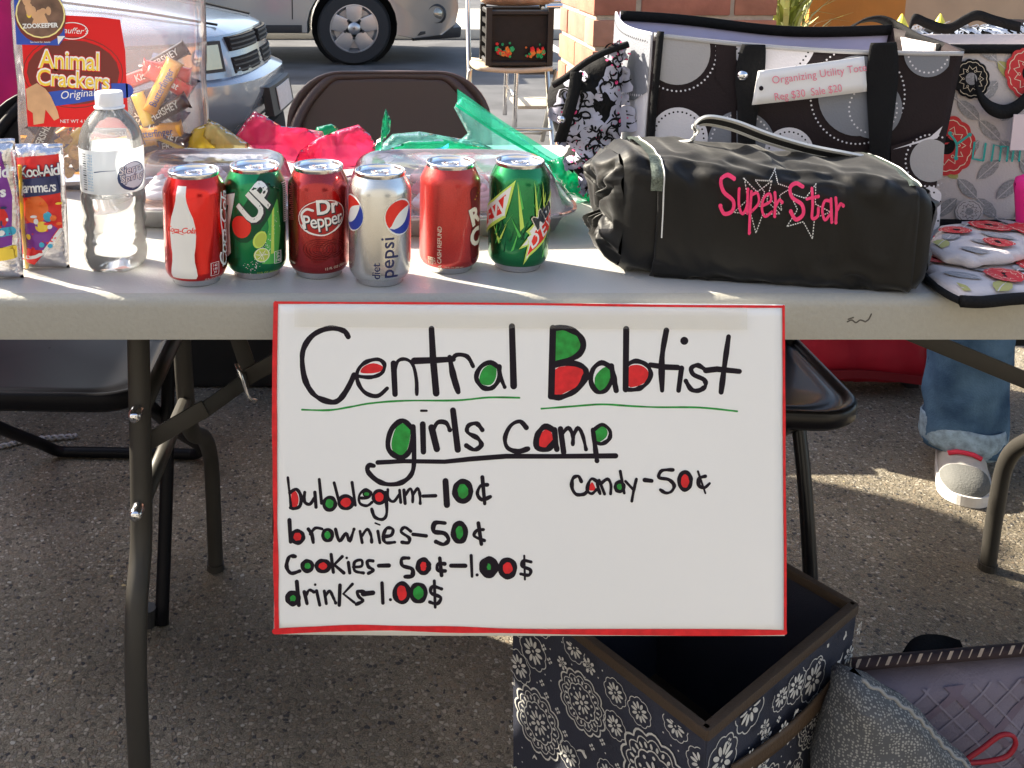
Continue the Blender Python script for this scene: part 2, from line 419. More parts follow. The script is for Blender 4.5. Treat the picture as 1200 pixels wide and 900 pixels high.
# ---- brick column, each brick a part
def brick_block(name, x0, x1, y0, y1, z0, z1, label, cat, nx, ny, mortar, bmats, course=.0705, joint=.0105, off=0):
    t = empty(name, ((x0 + x1) / 2, (y0 + y1) / 2, z0), label, cat); org = t.location
    core = MB(org).box((x0 + .006, y0 + .006, z0), (x1 - .006, y1 - .006, z1)).build('mortar', mortar, t)
    Lx = (x1 - x0 - (nx - 1) * joint) / nx; Ly = (y1 - y0 - (ny - 1) * joint) / ny; D = .095
    meshes = []
    def bmesh_of(sx, sy, sz, m):
        mb = MB().box((-sx / 2, -sy / 2, -sz / 2), (sx / 2, sy / 2, sz / 2)); o = mb.build('brick', m, None, bevel=.0035)
        me = o.data; bpy.data.objects.remove(o); return me
    var = [[bmesh_of(Lx, D, course - joint, m) for m in bmats], [bmesh_of(D, Ly, course - joint, m) for m in bmats], [bmesh_of(Lx / 2 - joint / 2, D, course - joint, m) for m in bmats]]
    n = int((z1 - z0) / course)
    for c in range(n):
        z = z0 + course * (c + .5); odd = (c + off) % 2
        spots = []
        if not odd:
            for i in range(nx):
                xx = x0 + Lx / 2 + i * (Lx + joint); spots += [(0, xx, y0 + D / 2), (0, xx, y1 - D / 2)]
            for j in range(max(0, ny)):
                if (y1 - y0) > .3:
                    pass
            # end faces between the two rows
            spots += [(3, x0 + D / 2, (y0 + y1) / 2), (3, x1 - D / 2, (y0 + y1) / 2)]
        else:
            for j in range(ny):
                yy = y0 + Ly / 2 + j * (Ly + joint); spots += [(1, x0 + D / 2, yy), (1, x1 - D / 2, yy)]
            spots += [(4, (x0 + x1) / 2, y0 + D / 2), (4, (x0 + x1) / 2, y1 - D / 2)]
        for k, xx, yy in spots:
            if k in (0, 1): me = random.choice(var[k])
            else:
                key = (k, random.randrange(len(bmats)))
                if key not in CACHE:
                    if k == 3: CACHE[key] = bmesh_of(D, y1 - y0 - 2 * D - 2 * joint, course - joint, bmats[key[1]])
                    else: CACHE[key] = bmesh_of(x1 - x0 - 2 * D - 2 * joint, D, course - joint, bmats[key[1]])
                me = CACHE[key]
            o = link_mesh('brick', me, t); o.location = Vector((xx, yy, z)) - org + Vector((random.uniform(-.0012, .0012), random.uniform(-.0012, .0012), 0))
    CACHE.clear()
    return t
CACHE = {}
BR = [pm('brick_%s' % c, col, .85, var=.22, vs=14, detail=8, bump=.9, bs=70) for c, col in (('orange', (.38, .16, .10)), ('rust', (.35, .135, .09)), ('pale', (.42, .21, .145)), ('dull', (.32, .145, .105)))]
M_mortar = pm('mortar', (.42, .36, .29), .9, var=.15, vs=60, bump=.8, bs=120)
brick_block('brick_column', .51, .92, 2.3, 2.71, 0, 2.75, 'square orange brick porch column with its left face in the sun', 'column', 2, 2, M_mortar, BR)
# unseen walls added at the left, stepped to shade the floor, not the table
def low_wall(x0, x1, y0, y1, h, label):
    t = empty('brick_wall', ((x0 + x1) / 2, (y0 + y1) / 2, 0), label, 'wall')
    MB(t.location).box((x0, y0, 0), (x1, y1, h)).build('masonry', BR[1], t)
    MB(t.location).box((x0 - .02, y0 - .02, h), (x1 + .02, y1 + .02, h + .06)).build('coping', M_conc, t, bevel=.008)
WALLX = -2.2
low_wall(WALLX - .2, WALLX, .4, 2.93, 1.72, 'unseen brick wall added left of the table to keep sun off the floor')
low_wall(WALLX - .2, WALLX, 3.0, 3.66, 2.42, 'taller unseen brick wall added behind the first to shade more of the floor')

M_cream = pm('grey_stucco', (.27, .265, .25), .9, var=.06, vs=4, bump=.3, bs=60)
t = empty('added_shopfront', (0, -3.4, 0), 'grey stucco front added behind the camera to bounce sunlight onto the poster', 'added building')  # unseen front, added to bounce sunlight back at the poster
MB(t.location).box((-9, -3.7, 0), (-5.2, -3.4, 3.9)).build('wall', M_cream, t); MB(t.location).box((-3.2, -3.7, 0), (1.4, -3.4, 3.9)).build('wall', M_cream, t); MB(t.location).box((3.4, -3.7, 0), (9, -3.4, 3.9)).build('wall', M_cream, t)
for x0 in (-5.2, 1.4):
    MB(t.location).box((x0, -3.7, 2.3), (x0 + 2, -3.4, 3.9)).build('wall', M_cream, t); MB(t.location).box((x0, -3.7, 0), (x0 + 2, -3.4, .5)).build('wall', M_cream, t)
    f_ = MB(t.location).box((x0, -3.6, .5), (x0 + 2, -3.55, 2.3)).build('window', pm('shop_glass', (.03, .035, .04), .05, coat=1), t)
    for q in (0, .97, 1.94): MB(t.location).box((x0 + q, -3.549, .5), (x0 + q + .06, -3.48, 2.3)).build('frame', pm('window_frame', (.1, .09, .08), .5), f_).matrix_parent_inverse.identity()

# orange pier and tan wall, dark bench behind the totes
M_orange = pm('orange_stucco', (.50, .19, .035), .8, var=.12, vs=8, bump=.4, bs=60)
p0 = P(947, 20, 3.1); p1 = P(1062, 20, 3.1)
t = empty('stucco_planter', ((p0.x + p1.x) / 2, 3.3, 0), 'tall orange stucco planter box behind the dotted tote', 'planter')
MB(t.location).box((p0.x, 3.1, 0), (p1.x, 3.55, 1.22)).build('planter_body', M_orange, t, bevel=.015)
MB(t.location).box((p0.x - .015, 3.085, 1.221), (p1.x + .015, 3.565, 1.27)).build('rim', M_orange, t, bevel=.01)
M_tan = pm('tan_stucco', (.42, .30, .20), .85, var=.1, vs=6, bump=.3, bs=60)
t = empty('low_wall', (2.6, 4.35, 0), 'low tan stucco wall behind the orange planter', 'wall')
MB(t.location).box((1.55, 4.2, 0), (4.6, 4.4, .87)).build('masonry', M_tan, t, bevel=.01)
MB(t.location).box((1.53, 4.18, .871), (4.62, 4.42, .93)).build('coping', pm('dark_coping', (.03, .025, .022), .6), t, bevel=.01)

# plant between column and planter
M_leafy = pm('yellow_green_blade', (.22, .26, .06), .5, var=.3, vs=20); M_leafp = pm('pale_blade', (.42, .44, .22), .5, var=.2, vs=20)
c = P(922, 20, 2.95); t = empty('potted_grass_plant', (c.x, 2.95, 0), 'spiky yellow green potted plant between the brick column and orange planter', 'plant')
mb = MB((0, 0, 0)).lathe([(.11, 0), (.15, .25), (.16, .30), (.14, .30), (.13, .27)], n=20, cap1=True); o = mb.build('pot', pm('clay_pot', (.33, .14, .08), .8, var=.15), t, smooth=True, auto=40)
for k, mt in enumerate((M_leafy, M_leafp)):
    mb = MB()
    for i in range(130):
        a = random.uniform(0, 6.283); zb = random.uniform(.5, 1.0); sp = random.uniform(.03, .16); L = random.uniform(.12, .3)
        d = Vector((math.cos(a), math.sin(a), 0)); b0 = d * random.uniform(.0, .05) + Z * zb
        pts = [b0 + d * sp * q ** 1.6 + Z * (L * q - .1 * q * q) for q in (0, .35, .7, 1)]
        sd_ = Vector((-d.y, d.x, 0)); ww = (.006, .007, .005, .0006)
        vs = [p + sd_ * s_ * q for p, q in zip(pts, ww) for s_ in (-1, 1)]
        mb.add(vs, [(0, 1, 3, 2), (2, 3, 5, 4), (4, 5, 7, 6)])
    o = mb.build('foliage', mt, t); o['kind'] = 'stuff'
MB().tube([(0, 0, .25), (.01, 0, .6), (0, .01, 1.0)], [.02, .016, .008]).build('stem', pm('stem_brown', (.16, .10, .06), .8), t, smooth=True)

# ================================================================== CARS
M_silver = pm('silver_paint', (.27, .27, .26), .32, .55, coat=1); M_silverb = pm('pale_blue_silver_paint', (.24, .29, .35), .26, .5, coat=1)
M_tyre = pm('tyre_rubber', (.018, .018, .02), .75, bump=.4, bs=200); M_trim = pm('black_trim', (.02, .02, .022), .5)
M_glassd = pm('dark_car_glass', (.02, .025, .03), .05, 0, coat=1); M_lens = pm('lamp_lens', (.30, .27, .22), .08, .6, coat=1)
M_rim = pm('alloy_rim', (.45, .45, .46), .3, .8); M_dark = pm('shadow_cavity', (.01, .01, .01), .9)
def wheel(parent, c, rad, face, wd=.2):
    """wheel on axle along local y; face = -1 outer side towards -y"""
    t = MB().lathe([(rad * .66, -wd / 2), (rad * .93, -wd / 2), (rad, -wd * .32), (rad, wd * .32), (rad * .93, wd / 2), (rad * .66, wd / 2)], axis='Y', n=40, cap0=False, cap1=False)
    o = t.build('wheel', M_tyre, parent, smooth=True, auto=35); o.location = c
    y = face * wd * .42
    r = MB().lathe([(rad * .67, y + face * .012), (rad * .63, y + face * .014), (rad * .60, y - face * .02), (rad * .55, y - face * .06), (rad * .01, y - face * .06)], axis='Y', n=40, cap0=False, cap1=False)
    r.build('rim', M_rim, o, smooth=True, auto=30)
    for k in range(5):
        s = MB(); a = R(90 + 72 * k); d = Vector((math.cos(a), 0, math.sin(a))); q = Vector((-d.z, 0, d.x)); yy = Vector((0, y + face * .004, 0)); bk = Vector((0, -face * .03, 0))
        w0, w1 = rad * .17, rad * .23
        p = [d * rad * .04 - q * w0 + yy, d * rad * .04 + q * w0 + yy, d * rad * .62 + q * w1 + yy, d * rad * .62 - q * w1 + yy]
        s.hexa(p + [v + bk for v in p]); s.build('spoke', M_rim, o, bevel=.006)
    s = MB(); s.lathe([(.01, y + face * .016), (rad * .16, y + face * .014), (rad * .19, y - face * .01)], axis='Y', n=24, cap0=False, cap1=False)
    s.build('hub_cap', M_rim, o, smooth=True)
    for k in range(5):
        nb = MB(); a = R(126 + 72 * k); nb.lathe([(.001, y + face * .022), (.012, y + face * .02), (.014, y)], c=(math.cos(a) * rad * .26, 0, math.sin(a) * rad * .26), axis='Y', n=10, cap0=False, cap1=False)
        nb.build('wheel_nut', M_trim, o)
    return o

# silver suv, side on: +x is its nose
wb = G(415, 77, -.1); suv = empty('silver_suv', (wb.x, wb.y, -.1), 'silver suv with five spoke front wheel parked side on behind the brown chair', 'car')
rw = .335; 
def arc(cx, cz, r, a0, a1, n=14): return [(cx + r * math.cos(R(a0 + (a1 - a0) * i / n)), cz + r * math.sin(R(a0 + (a1 - a0) * i / n))) for i in range(n + 1)]
prof = [(.92, .36), (.95, .50), (.93, .72), (.88, .88), (.70, 1.0), (.10, 1.06), (-.25, 1.10), (-.75, 1.62), (-1.1, 1.72), (-2.9, 1.70), (-3.25, 1.5), (-3.4, 1.0), (-3.42, .45), (-3.35, .36)]
prof += arc(-2.62, .33, .42, 184, 0)[0:] + [(-2.1, .30), (-.6, .29)]
prof += arc(0, .34, .415, 187, -10) + [(.55, .24), (.80, .27)]
n0 = prof
body = MB(); W = 1.78
def ins(pts, k, c=(-1.2, .8)): return [(c[0] + (x - c[0]) * k, c[1] + (z - c[1]) * (1 - (1 - k) * 2)) for x, z in pts]
rows = [(0.0, .985), (.03, .996), (.08, 1.0), (W - .08, 1.0), (W - .03, .996), (W, .985)]
vs = []; n = len(prof)
for yy, k in rows:
    for (x, z) in prof:
        tuck = .13 * max(0, (z - 1.05)) / .6 if z > 1.05 else 0
        nose = .10 * max(0, (x - .4) / .5) ** 2
        y_ = min(max(yy, tuck + nose), W - tuck - nose) if yy in (0.0, W) or yy < .1 or yy > W - .1 else yy
        q = (-1.2 + (x + 1.2) * k, y_ + (yy - min(max(yy, 0), W)), .8 + (z - .8) * (1 - (1 - k) * 1.5)); vs.append(q)
fs = [tuple(range(n)), tuple(range((len(rows) - 1) * n, len(rows) * n))[::-1]]
for r_ in range(len(rows) - 1):
    for i in range(n): fs.append((r_ * n + i, (r_ + 1) * n + i, (r_ + 1) * n + (i + 1) % n, r_ * n + (i + 1) % n))
body.add(vs, fs); body.build('body', M_silver, suv, smooth=True, auto=38)
for wx in (0, -2.62):
    for yy, fc in ((.12, -1), (W - .12, 1)):
        wheel(suv, (wx, yy, rw), rw, fc, .22)
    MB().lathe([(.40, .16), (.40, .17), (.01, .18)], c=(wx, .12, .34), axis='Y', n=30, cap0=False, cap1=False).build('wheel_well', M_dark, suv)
for x0, x1 in ((-1.35, -.62), (-2.3, -1.42)):
    MB().hexa([(x0, -.0045, 1.12), (x1, -.0045, 1.12), (x1 - (.28 if x1 > -1 else 0), .085, 1.58), (x0, .085, 1.58), (x0, .02, 1.12), (x1, .02, 1.12), (x1 - (.28 if x1 > -1 else 0), .12, 1.58), (x0, .12, 1.58)]).build('window', M_glassd, suv)
for xx in (-.56, -1.38, -2.25):
    MB().box((xx, -.0028, .42), (xx + .009, .004, 1.08)).build('door_gap', M_dark, suv)
MB().box((-2.1, -.012, .30), (-.47, .02, .37)).build('sill_trim', M_trim, suv, bevel=.006)
MB().lathe([(.001, -.055), (.062, -.05), (.075, -.03), (.078, .02)], c=(.74, .12, .46), axis='Y', n=22, cap0=False, cap1=False).build('fog_lamp', M_lens, suv, smooth=True)
MB().lathe([(.076, -.056), (.096, -.048), (.10, .0)], c=(.74, .12, .46), axis='Y', n=22, cap0=False, cap1=False).build('fog_lamp_ring', M_trim, suv, smooth=True)
MB().hexa([(.58, -.002, .76), (.86, .09, .74), (.84, .09, .86), (.56, -.002, .90), (.58, .06, .76), (.86, .2, .74), (.84, .2, .86), (.56, .06, .90)]).build('headlight', M_lens, suv, bevel=.015)
MB().hexa([(.52, .02, .22), (.98, .16, .24), (.985, .16, .34), (.60, .02, .31), (.52, 1.7, .22), (.98, 1.6, .24), (.985, 1.6, .34), (.60, 1.7, .31)]).build('bumper_valance', M_trim, suv, bevel=.02)

# silver blue sedan, nose towards the right and the camera
nose = P(322, 96, 5.1); yaw = R(-6)
sed = empty('silver_sedan', (nose.x - 2.42 * math.cos(yaw), nose.y - 2.42 * math.sin(yaw), -.1), 'pale blue silver sedan nose with split grille parked left behind the clear jug', 'car', rz=yaw)
def plan(a, b, n=44, e=3.4):
    q = []
    for i in range(n):
        t_ = 2 * math.pi * i / n; c_, s_ = math.cos(t_), math.sin(t_)
        q.append((a * abs(c_) ** (2 / e) * (1 if c_ >= 0 else -1), b * abs(s_) ** (2 / e) * (1 if s_ >= 0 else -1)))
    return q
lv = [(.17, 2.20, .84), (.22, 2.30, .88), (.34, 2.40, .91), (.46, 2.43, .93), (.52, 2.42, .93), (.545, 2.36, .925), (.66, 2.33, .92), (.735, 2.30, .915), (.765, 2.24, .90), (.785, 2.14, .87), (.84, 1.85, .83), (.90, 1.42, .78), (.94, 1.22, .76), (1.38, .62, .60), (1.43, .48, .52), (1.44, .02, .02)]
N_ = 64; vs = [(x, y, z) for z, a, b in lv for x, y in plan(a, b, N_)]
fs = [(i * N_ + k, i * N_ + (k + 1) % N_, (i + 1) * N_ + (k + 1) % N_, (i + 1) * N_ + k) for i in range(len(lv) - 1) for k in range(N_)] + [tuple(range(N_))]
MB().add(vs, fs).build('body', M_silverb, sed, smooth=True, auto=40)
def nosex(y, a=2.345, b=.922, e=3.4): return a * (max(0, 1 - (abs(y) / b) ** e)) ** (1 / e)
# grille halves, cross bar, slats
def frontpatch(y0, y1, z0, z1, off, m, name, d=.03, n=6, lean=.02):
    mb = MB(); 
    F = lambda u, v, k: (nosex(y0 + (y1 - y0) * u) + off - (z0 + (z1 - z0) * v - .6) * .18 + k, y0 + (y1 - y0) * u, z0 + (z1 - z0) * v)
    mb.grid(lambda u, v: F(u, v, 0), n, 2); k = len(mb.v)
    mb.grid(lambda u, v: F(u, v, -d), n, 2)
    ring_ = [(i) for i in range(n + 1)] + [(n + 1) * j + n for j in (1, 2)] + [2 * (n + 1) + i for i in range(n - 1, -1, -1)] + [(n + 1)]
    for a, b in zip(ring_, ring_[1:] + ring_[:1]): mb.f.append((a, b, b + k, a + k)); mb.mi.append(0)
    return mb.build(name, m, sed)
for s_ in (-1, 1):
    a, b = sorted((s_ * .035, s_ * .40))
    for z0, z1 in ((.555, .63), (.66, .725)):
        frontpatch(a, b, z0, z1, .003, M_dark, 'grille_opening')
        for k in range(3):
            zz = z0 + (z1 - z0) * (k + .5) / 3; frontpatch(a + .004, b - .004, zz - .004, zz + .004, .008, M_trim, 'grille_slat')
    a, b = sorted((s_ * .47, s_ * .80)); frontpatch(a, b, .575, .715, .010, M_trim, 'headlight_bezel'); 
    a, b = sorted((s_ * .49, s_ * .78)); frontpatch(a, b, .59, .70, .014, M_lens, 'headlight')
    for q in (.57, .69):
        MB().lathe([(.001, .055), (.03, .05), (.045, .01)], c=(nosex(q) - .03, s_ * q, .645), axis='X', n=18, cap0=False, cap1=False).build('headlight_reflector', M_chrome, sed, smooth=True)
frontpatch(-.26, .26, .33, .47, .085, M_trim, 'plate_holder', d=.04)
frontpatch(-.16, .16, .345, .455, .092, pm('pale_plate', (.55, .53, .52), .5, var=.1, vs=60), 'number_plate', d=.004)
frontpatch(-.62, .62, .19, .27, .02, M_dark, 'lower_intake', d=.05)
for wx in (1.45, -1.45):
    for s_ in (-1, 1):
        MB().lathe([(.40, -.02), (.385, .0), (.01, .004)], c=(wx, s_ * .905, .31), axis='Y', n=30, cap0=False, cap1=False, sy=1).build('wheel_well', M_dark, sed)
        wheel(sed, (wx, s_ * .83, .32), .32, s_, .2)
for s_ in (-1, 1):
    MB().hexa([(-.9, s_ * .765, .96), (.95, s_ * .765, .96), (.5, s_ * .62, 1.34), (-.55, s_ * .62, 1.34), (-.9, s_ * .74, .96), (.95, s_ * .74, .96), (.5, s_ * .6, 1.34), (-.55, s_ * .6, 1.34)]).build('window', M_glassd, sed)
MB().hexa([(1.16, -.62, .97), (1.16, .62, .97), (.72, .48, 1.33), (.72, -.48, 1.33), (1.1, -.62, .96), (1.1, .62, .96), (.66, .48, 1.33), (.66, -.48, 1.33)]).build('windscreen', M_glassd, sed)
for s_ in (-1, 1):
    MB().tube([(2.22, s_ * .34, .775), (1.9, s_ * .42, .835), (1.3, s_ * .6, .925)], .006, n=6).build('bonnet_seam', M_dark, sed)

# ================================================================== FAR CHAIR, BASKET, WALKER
M_tube = pm('tube_steel', (.55, .54, .5), .28, .9); M_beige = pm('beige_vinyl', (.50, .40, .28), .55, var=.1, vs=20)
c = G(598, 76, .44); fy = c.y
ch = empty('metal_folding_chair', (c.x, fy, 0), 'steel tube folding chair with beige seat standing by the brick column', 'chair')
mb = MB((0, 0, 0)); 
seat = []
MB().grid(lambda u, v: ((u - .5) * .40 * (1 - .1 * (2 * v - 1) ** 2), (v - .5) * .38, .445 - .012 * math.cos((u - .5) * 3) * 1), 8, 8).build('seat', M_beige, ch, smooth=True, solid=.02)
for s_ in (-1, 1):
    MB().tube(smooth_path([(s_ * .2, .24, .86), (s_ * .2, .16, .6), (s_ * .2, .02, .3), (s_ * .2, -.18, 0)], 4), .0125).build('leg', M_tube, ch, smooth=True)
    MB().tube([(s_ * .215, -.12, .43), (s_ * .215, .24, 0)], .0125).build('leg', M_tube, ch, smooth=True)
MB().tube([(-.2, -.12, .13), (.2, -.12, .13)], .009).build('stretcher', M_tube, ch, smooth=True)
MB().tube([(-.215, .2, .05), (.215, .2, .05)], .009).build('stretcher', M_tube, ch, smooth=True)
bk = empty('dark_basket', (c.x + .02, fy - .02, .456), 'black slatted basket of red and orange flowers on the steel chair seat', 'basket')
M_bask = pm('black_basket', (.015, .014, .014), .5)
org = (0, 0, 0)
for z in (.01, .26):
    MB().tube([(-.15, -.13, z), (.15, -.13, z), (.15, .13, z), (-.15, .13, z)], .014, n=6, closed=True).build('slat', M_bask, bk)
for x_, y_ in ((-.15, -.13), (.15, -.13), (.15, .13), (-.15, .13)): MB().box((x_ - .014, y_ - .014, 0), (x_ + .014, y_ + .014, .285)).build('corner_post', M_bask, bk)
for z in (.06, .11, .16, .21):
    for s_ in (-1, 1): MB().box((s_ * .15 - .006, -.12, z - .012), (s_ * .15 + .006, .12, z + .012)).build('slat', M_bask, bk)
MB().box((-.14, -.12, .004), (.14, .12, .25)).build('liner', pm('dark_liner', (.010, .007, .006), .7, var=.5, vs=30), bk)
fl = MB()
for i in range(60):
    a, b = random.uniform(-.12, .12), .045 + abs(random.gauss(0, .035))
    if abs(a) < .03: continue
    fl.m = i % 3
    q_ = random.uniform(.004, .013); fl.lathe([(.001, -.006), (q_, random.uniform(-.012, -.004)), (q_ * 1.3, 0)], c=(a, -.137, b), axis='Y', n=5, sx=random.uniform(.5, 1.2), cap0=False)
fl.build('flowers', [pm('flower_red', (.7, .02, .02), .6), pm('flower_orange', (.75, .2, .03), .6), pm('flower_green', (.02, .35, .12), .6)], bk)['kind'] = 'stuff'
cl, _ = puffy('cloth_bundle', [(-.16, 0), (.15, 0), (.17, .06), (.08, .12), (-.1, .13), (-.17, .08)], (c.x + .03, fy, .745), X, Z, -Y, .07, pm('peach_cloth', (.52, .33, .22), .8, var=.15, vs=15, bump=.5, bs=40), wr=.03, ws=12, res=.02)
tag(cl, 'crumpled peach cloth bundle lying on top of the black basket', 'cloth')
f0 = G(603, 150, 0); wk = empty('chrome_rail_frame', (f0.x, f0.y, 0), 'bent chrome tube frame standing beside the steel folding chair', 'frame')
zt = P(620, 8, f0.y).z
for k, dy in enumerate((0, .42)):
    MB().tube(smooth_path([(0, dy, 0), (.005, dy, .4), (.01, dy, zt - .06), (.04, dy, zt - .012), (.09, dy, zt), (.5, dy, zt), (.55, dy, zt - .06), (.56, dy, 0)], 5), .014).build('tube_arch', M_chrome, wk, smooth=True)
for z in (.18, .42): MB().tube([(0.003, 0, z), (.003, .42, z)], .01).build('side_rail', M_chrome, wk, smooth=True); MB().tube([(.555, 0, z), (.555, .42, z)], .01).build('side_rail', M_chrome, wk, smooth=True)
MB().box((.02, .05, .30), (.54, .37, .33)).build('shelf', pm('dark_shelf', (.06, .055, .05), .5), wk, bevel=.004)
MB().box((.02, .05, .10), (.54, .37, .12)).build('shelf', pm('pale_shelf', (.4, .36, .28), .5), wk, bevel=.004)

# ================================================================== FOLDING CHAIRS BY THE TABLE
M_brown = pm('brown_enamel', (.050, .026, .020), .5, .0, coat=.15, var=.1, vs=6); M_blackg = pm('black_enamel', (.008, .0075, .009), .3, .0, coat=.12, spec=.35, var=.15, vs=5)
def rrect(w, h, r, n=8):
    q = []
    for cx_, cy_, a0 in ((w / 2 - r, h - r, 0), (-w / 2 + r, h - r, 90), (-w / 2 + r, r, 180), (w / 2 - r, r, 270)):
        q += [(cx_ + r * math.cos(R(a0 + 90 * i / n)), cy_ + r * math.sin(R(a0 + 90 * i / n))) for i in range(n + 1)]
    return q
def panel(pts, P3, depth, bulge, name, m, parent, edge=.02):
    """plate with a rolled rim and a recessed bead, from an outline around its centre"""
    n = len(pts); cx_ = sum(p[0] for p in pts) / n; cy_ = sum(p[1] for p in pts) / n
    mb = MB(); vs = []
    def ringpts(k, d): return [P3(cx_ + (a - cx_) * k, cy_ + (b - cy_) * k, d) for a, b in pts]
    seq = [(.97, -depth), (1.0, -depth * .7), (1.0, 0), (.985, .004), (.96, .004), (.93, -.001), (.90, -.004), (.87, -.001), (.8, bulge * .3), (.5, bulge * .8), (.2, bulge), (.01, bulge)]
    for k, d in seq: vs += ringpts(k, d)
    fs = [(i * n + j, i * n + (j + 1) % n, (i + 1) * n + (j + 1) % n, (i + 1) * n + j) for i in range(len(seq) - 1) for j in range(n)] + [tuple(range(n))]
    return mb.add(vs, fs).build(name, m, parent, smooth=True, auto=70)
def folding_chair(loc, label, mat, bw=.43):
    t = empty('folding_chair', loc, label, 'chair', group='folding chairs behind the table')
    # backrest leans back
    a = R(14); o3 = Vector((0, .200, .575)); uu = Vector((0, math.sin(a), math.cos(a))); nn = Vector((0, -math.cos(a), math.sin(a)))
    panel(rrect(bw, .255, .112, 10), lambda x, y, d: o3 + X * x + uu * y + nn * d, .016, -.006, 'backrest', mat, t)
    panel([(x, y - .2) for x, y in rrect(.40, .40, .07, 7)], lambda x, y, d: Vector((x * (1 - .12 * (y / .2) * .5), y, .44 + d)), .026, -.010, 'seat', mat, t)
    hw = bw / 2 - .012
    path = [(-hw - .012, -.10, 0), (-hw - .01, -.02, .22), (-hw, .07, .42), (-hw, .17, .62), (-hw + .01, .225, .72), (-hw + .07, .262, .80), (-.07, .268, .81)]
    path = path + [(-x, y, z) for x, y, z in path[::-1]]
    MB().tube(smooth_path(path, 5), .0115, n=12).build('front_frame', mat, t, smooth=True)
    hb = hw - .016
    path = [(-hb, -.13, .425), (-hb, .14, .22), (-hb, .37, .06), (-hb + .02, .42, .016), (-hb + .07, .425, .0125)]
    path = path + [(-x, y, z) for x, y, z in path[::-1]]
    MB().tube(smooth_path(path, 5), .0115, n=12).build('rear_frame', mat, t, smooth=True)
    for s_ in (-1, 1): MB().lathe([(.0145, 0), (.0145, .03)], c=(s_ * (hw - .01), -.10, -.0), n=12).build('foot_cap', M_trim, t)
    for s_ in (-1, 1): MB().lathe([(.001, -.006), (.008, -.004), (.008, .004), (.001, .006)], c=(s_ * (hw + .012), .075, .43), axis='X', n=10, cap0=False, cap1=False).build('rivet', M_chrome, t, smooth=True)
    return t
bc = P(460, 80, 2.05)
folding_chair((bc.x - .005, 1.85, -.0), 'brown metal folding chair whose rounded back rises behind the pink bags', M_brown, .425)
folding_chair((-.525, 1.60, 0), 'black folding chair under the table at its left end', pm('dull_black_enamel', (.006, .006, .008), .42, 0, spec=.12, var=.15, vs=5), .39).rotation_euler.z = R(-2)  # duller copy of the black enamel, so this seat reflects less sky
folding_chair((G(1000, 490, .44).x - .162, 1.55, 0), 'black folding chair with glossy seat under the table right of the poster', M_blackg, .385).rotation_euler.z = R(-5)

# black tub behind, red bag, black crate
M_blkp = pm('black_plastic', (.012, .012, .013), .45, var=.2)
t = empty('storage_tub', (-.30, 2.65, 0), 'long black plastic storage tub on the floor behind the left chair', 'tub')
MB(t.location).hexa([(-1.05, 2.36, 0), (.40, 2.36, 0), (.40, 2.78, 0), (-1.05, 2.78, 0), (-1.09, 2.32, .42), (.44, 2.32, .42), (.44, 2.82, .42), (-1.09, 2.82, .42)]).build('tub_body', M_blkp, t, bevel=.02)
MB(t.location).box((-1.11, 2.30, .421), (.46, 2.84, .455)).build('lid', M_blkp, t, bevel=.012)
ro = outl([(905, 400), (960, 330), (1050, 325), (1106, 360), (1100, 452), (1000, 452), (925, 451)], 2.36)
M_redc = pm('red_nylon', (.50, .01, .03), .5, var=.2, vs=8, bump=.4, bs=25)
t = empty('red_duffel_bag', (1.2, 2.5, 0), 'crimson fabric bag lying on the floor beyond the table, left of the jeans', 'bag')
rb, rs = puffy('bag_body', [(a, max(b, .0)) for a, b in ro], (0, 2.40, 0), X, Z, -Y, .10, M_redc, t, wr=.02, ws=9, res=.03, round_=False)
c0, c1 = P(1065, 400, 2.4), P(1078, 447, 2.4)
MB(t.location).grid(lambda u, v: (c0.x + (u - .5) * .035 + .02 * v, rs(c0.x, c0.z).y - .006, c0.z + .15 - v * .24), 2, 6).build('strap', M_redc, t, solid=.004)
MB(t.location).grid(lambda u, v: (1.0 + .42 * u, 2.40 - .108 - .004 * math.sin(u * 9), .05 + .02 * v + .01 * math.sin(u * 5)), 12, 1).build('seam_piping', pm('dark_red', (.22, .005, .012), .6), t, solid=.004)
k0 = P(1180, 410, 2.0)
t = empty('black_crate', (k0.x + .2, 2.2, 0), 'black crate on the floor at the right edge beside the jeans', 'crate')
MB(t.location).box((k0.x, 2.05, .24), (k0.x + .4, 2.4, .62)).build('crate_body', M_blkp, t, bevel=.01)
for x_ in (k0.x + .02, k0.x + .38):
    for y_ in (2.07, 2.38): MB(t.location).box((x_ - .015, y_ - .015, 0), (x_ + .015, y_ + .015, .239)).build('leg', M_blkp, t)
# twisted cord on the floor
mb = MB(); cpts = smooth_path([G(-60, 532, .006), G(0, 524, .006), G(30, 517, .006), G(60, 514, .006), G(90, 512, .006)], 14)
for ph in (0, math.pi):
    mb.tube([p + Vector((math.sin(i * .9 + ph) * .003, math.cos(i * .9 + ph) * .004, .004 * math.sin(i * .9 + ph) + .002)) for i, p in enumerate(cpts)], .0032, n=6)
tag(mb.build('twisted_cord', pm('grey_cord', (.28, .27, .28), .6), smooth=True), 'twisted grey cord lying on the floor at the left edge', 'cord')

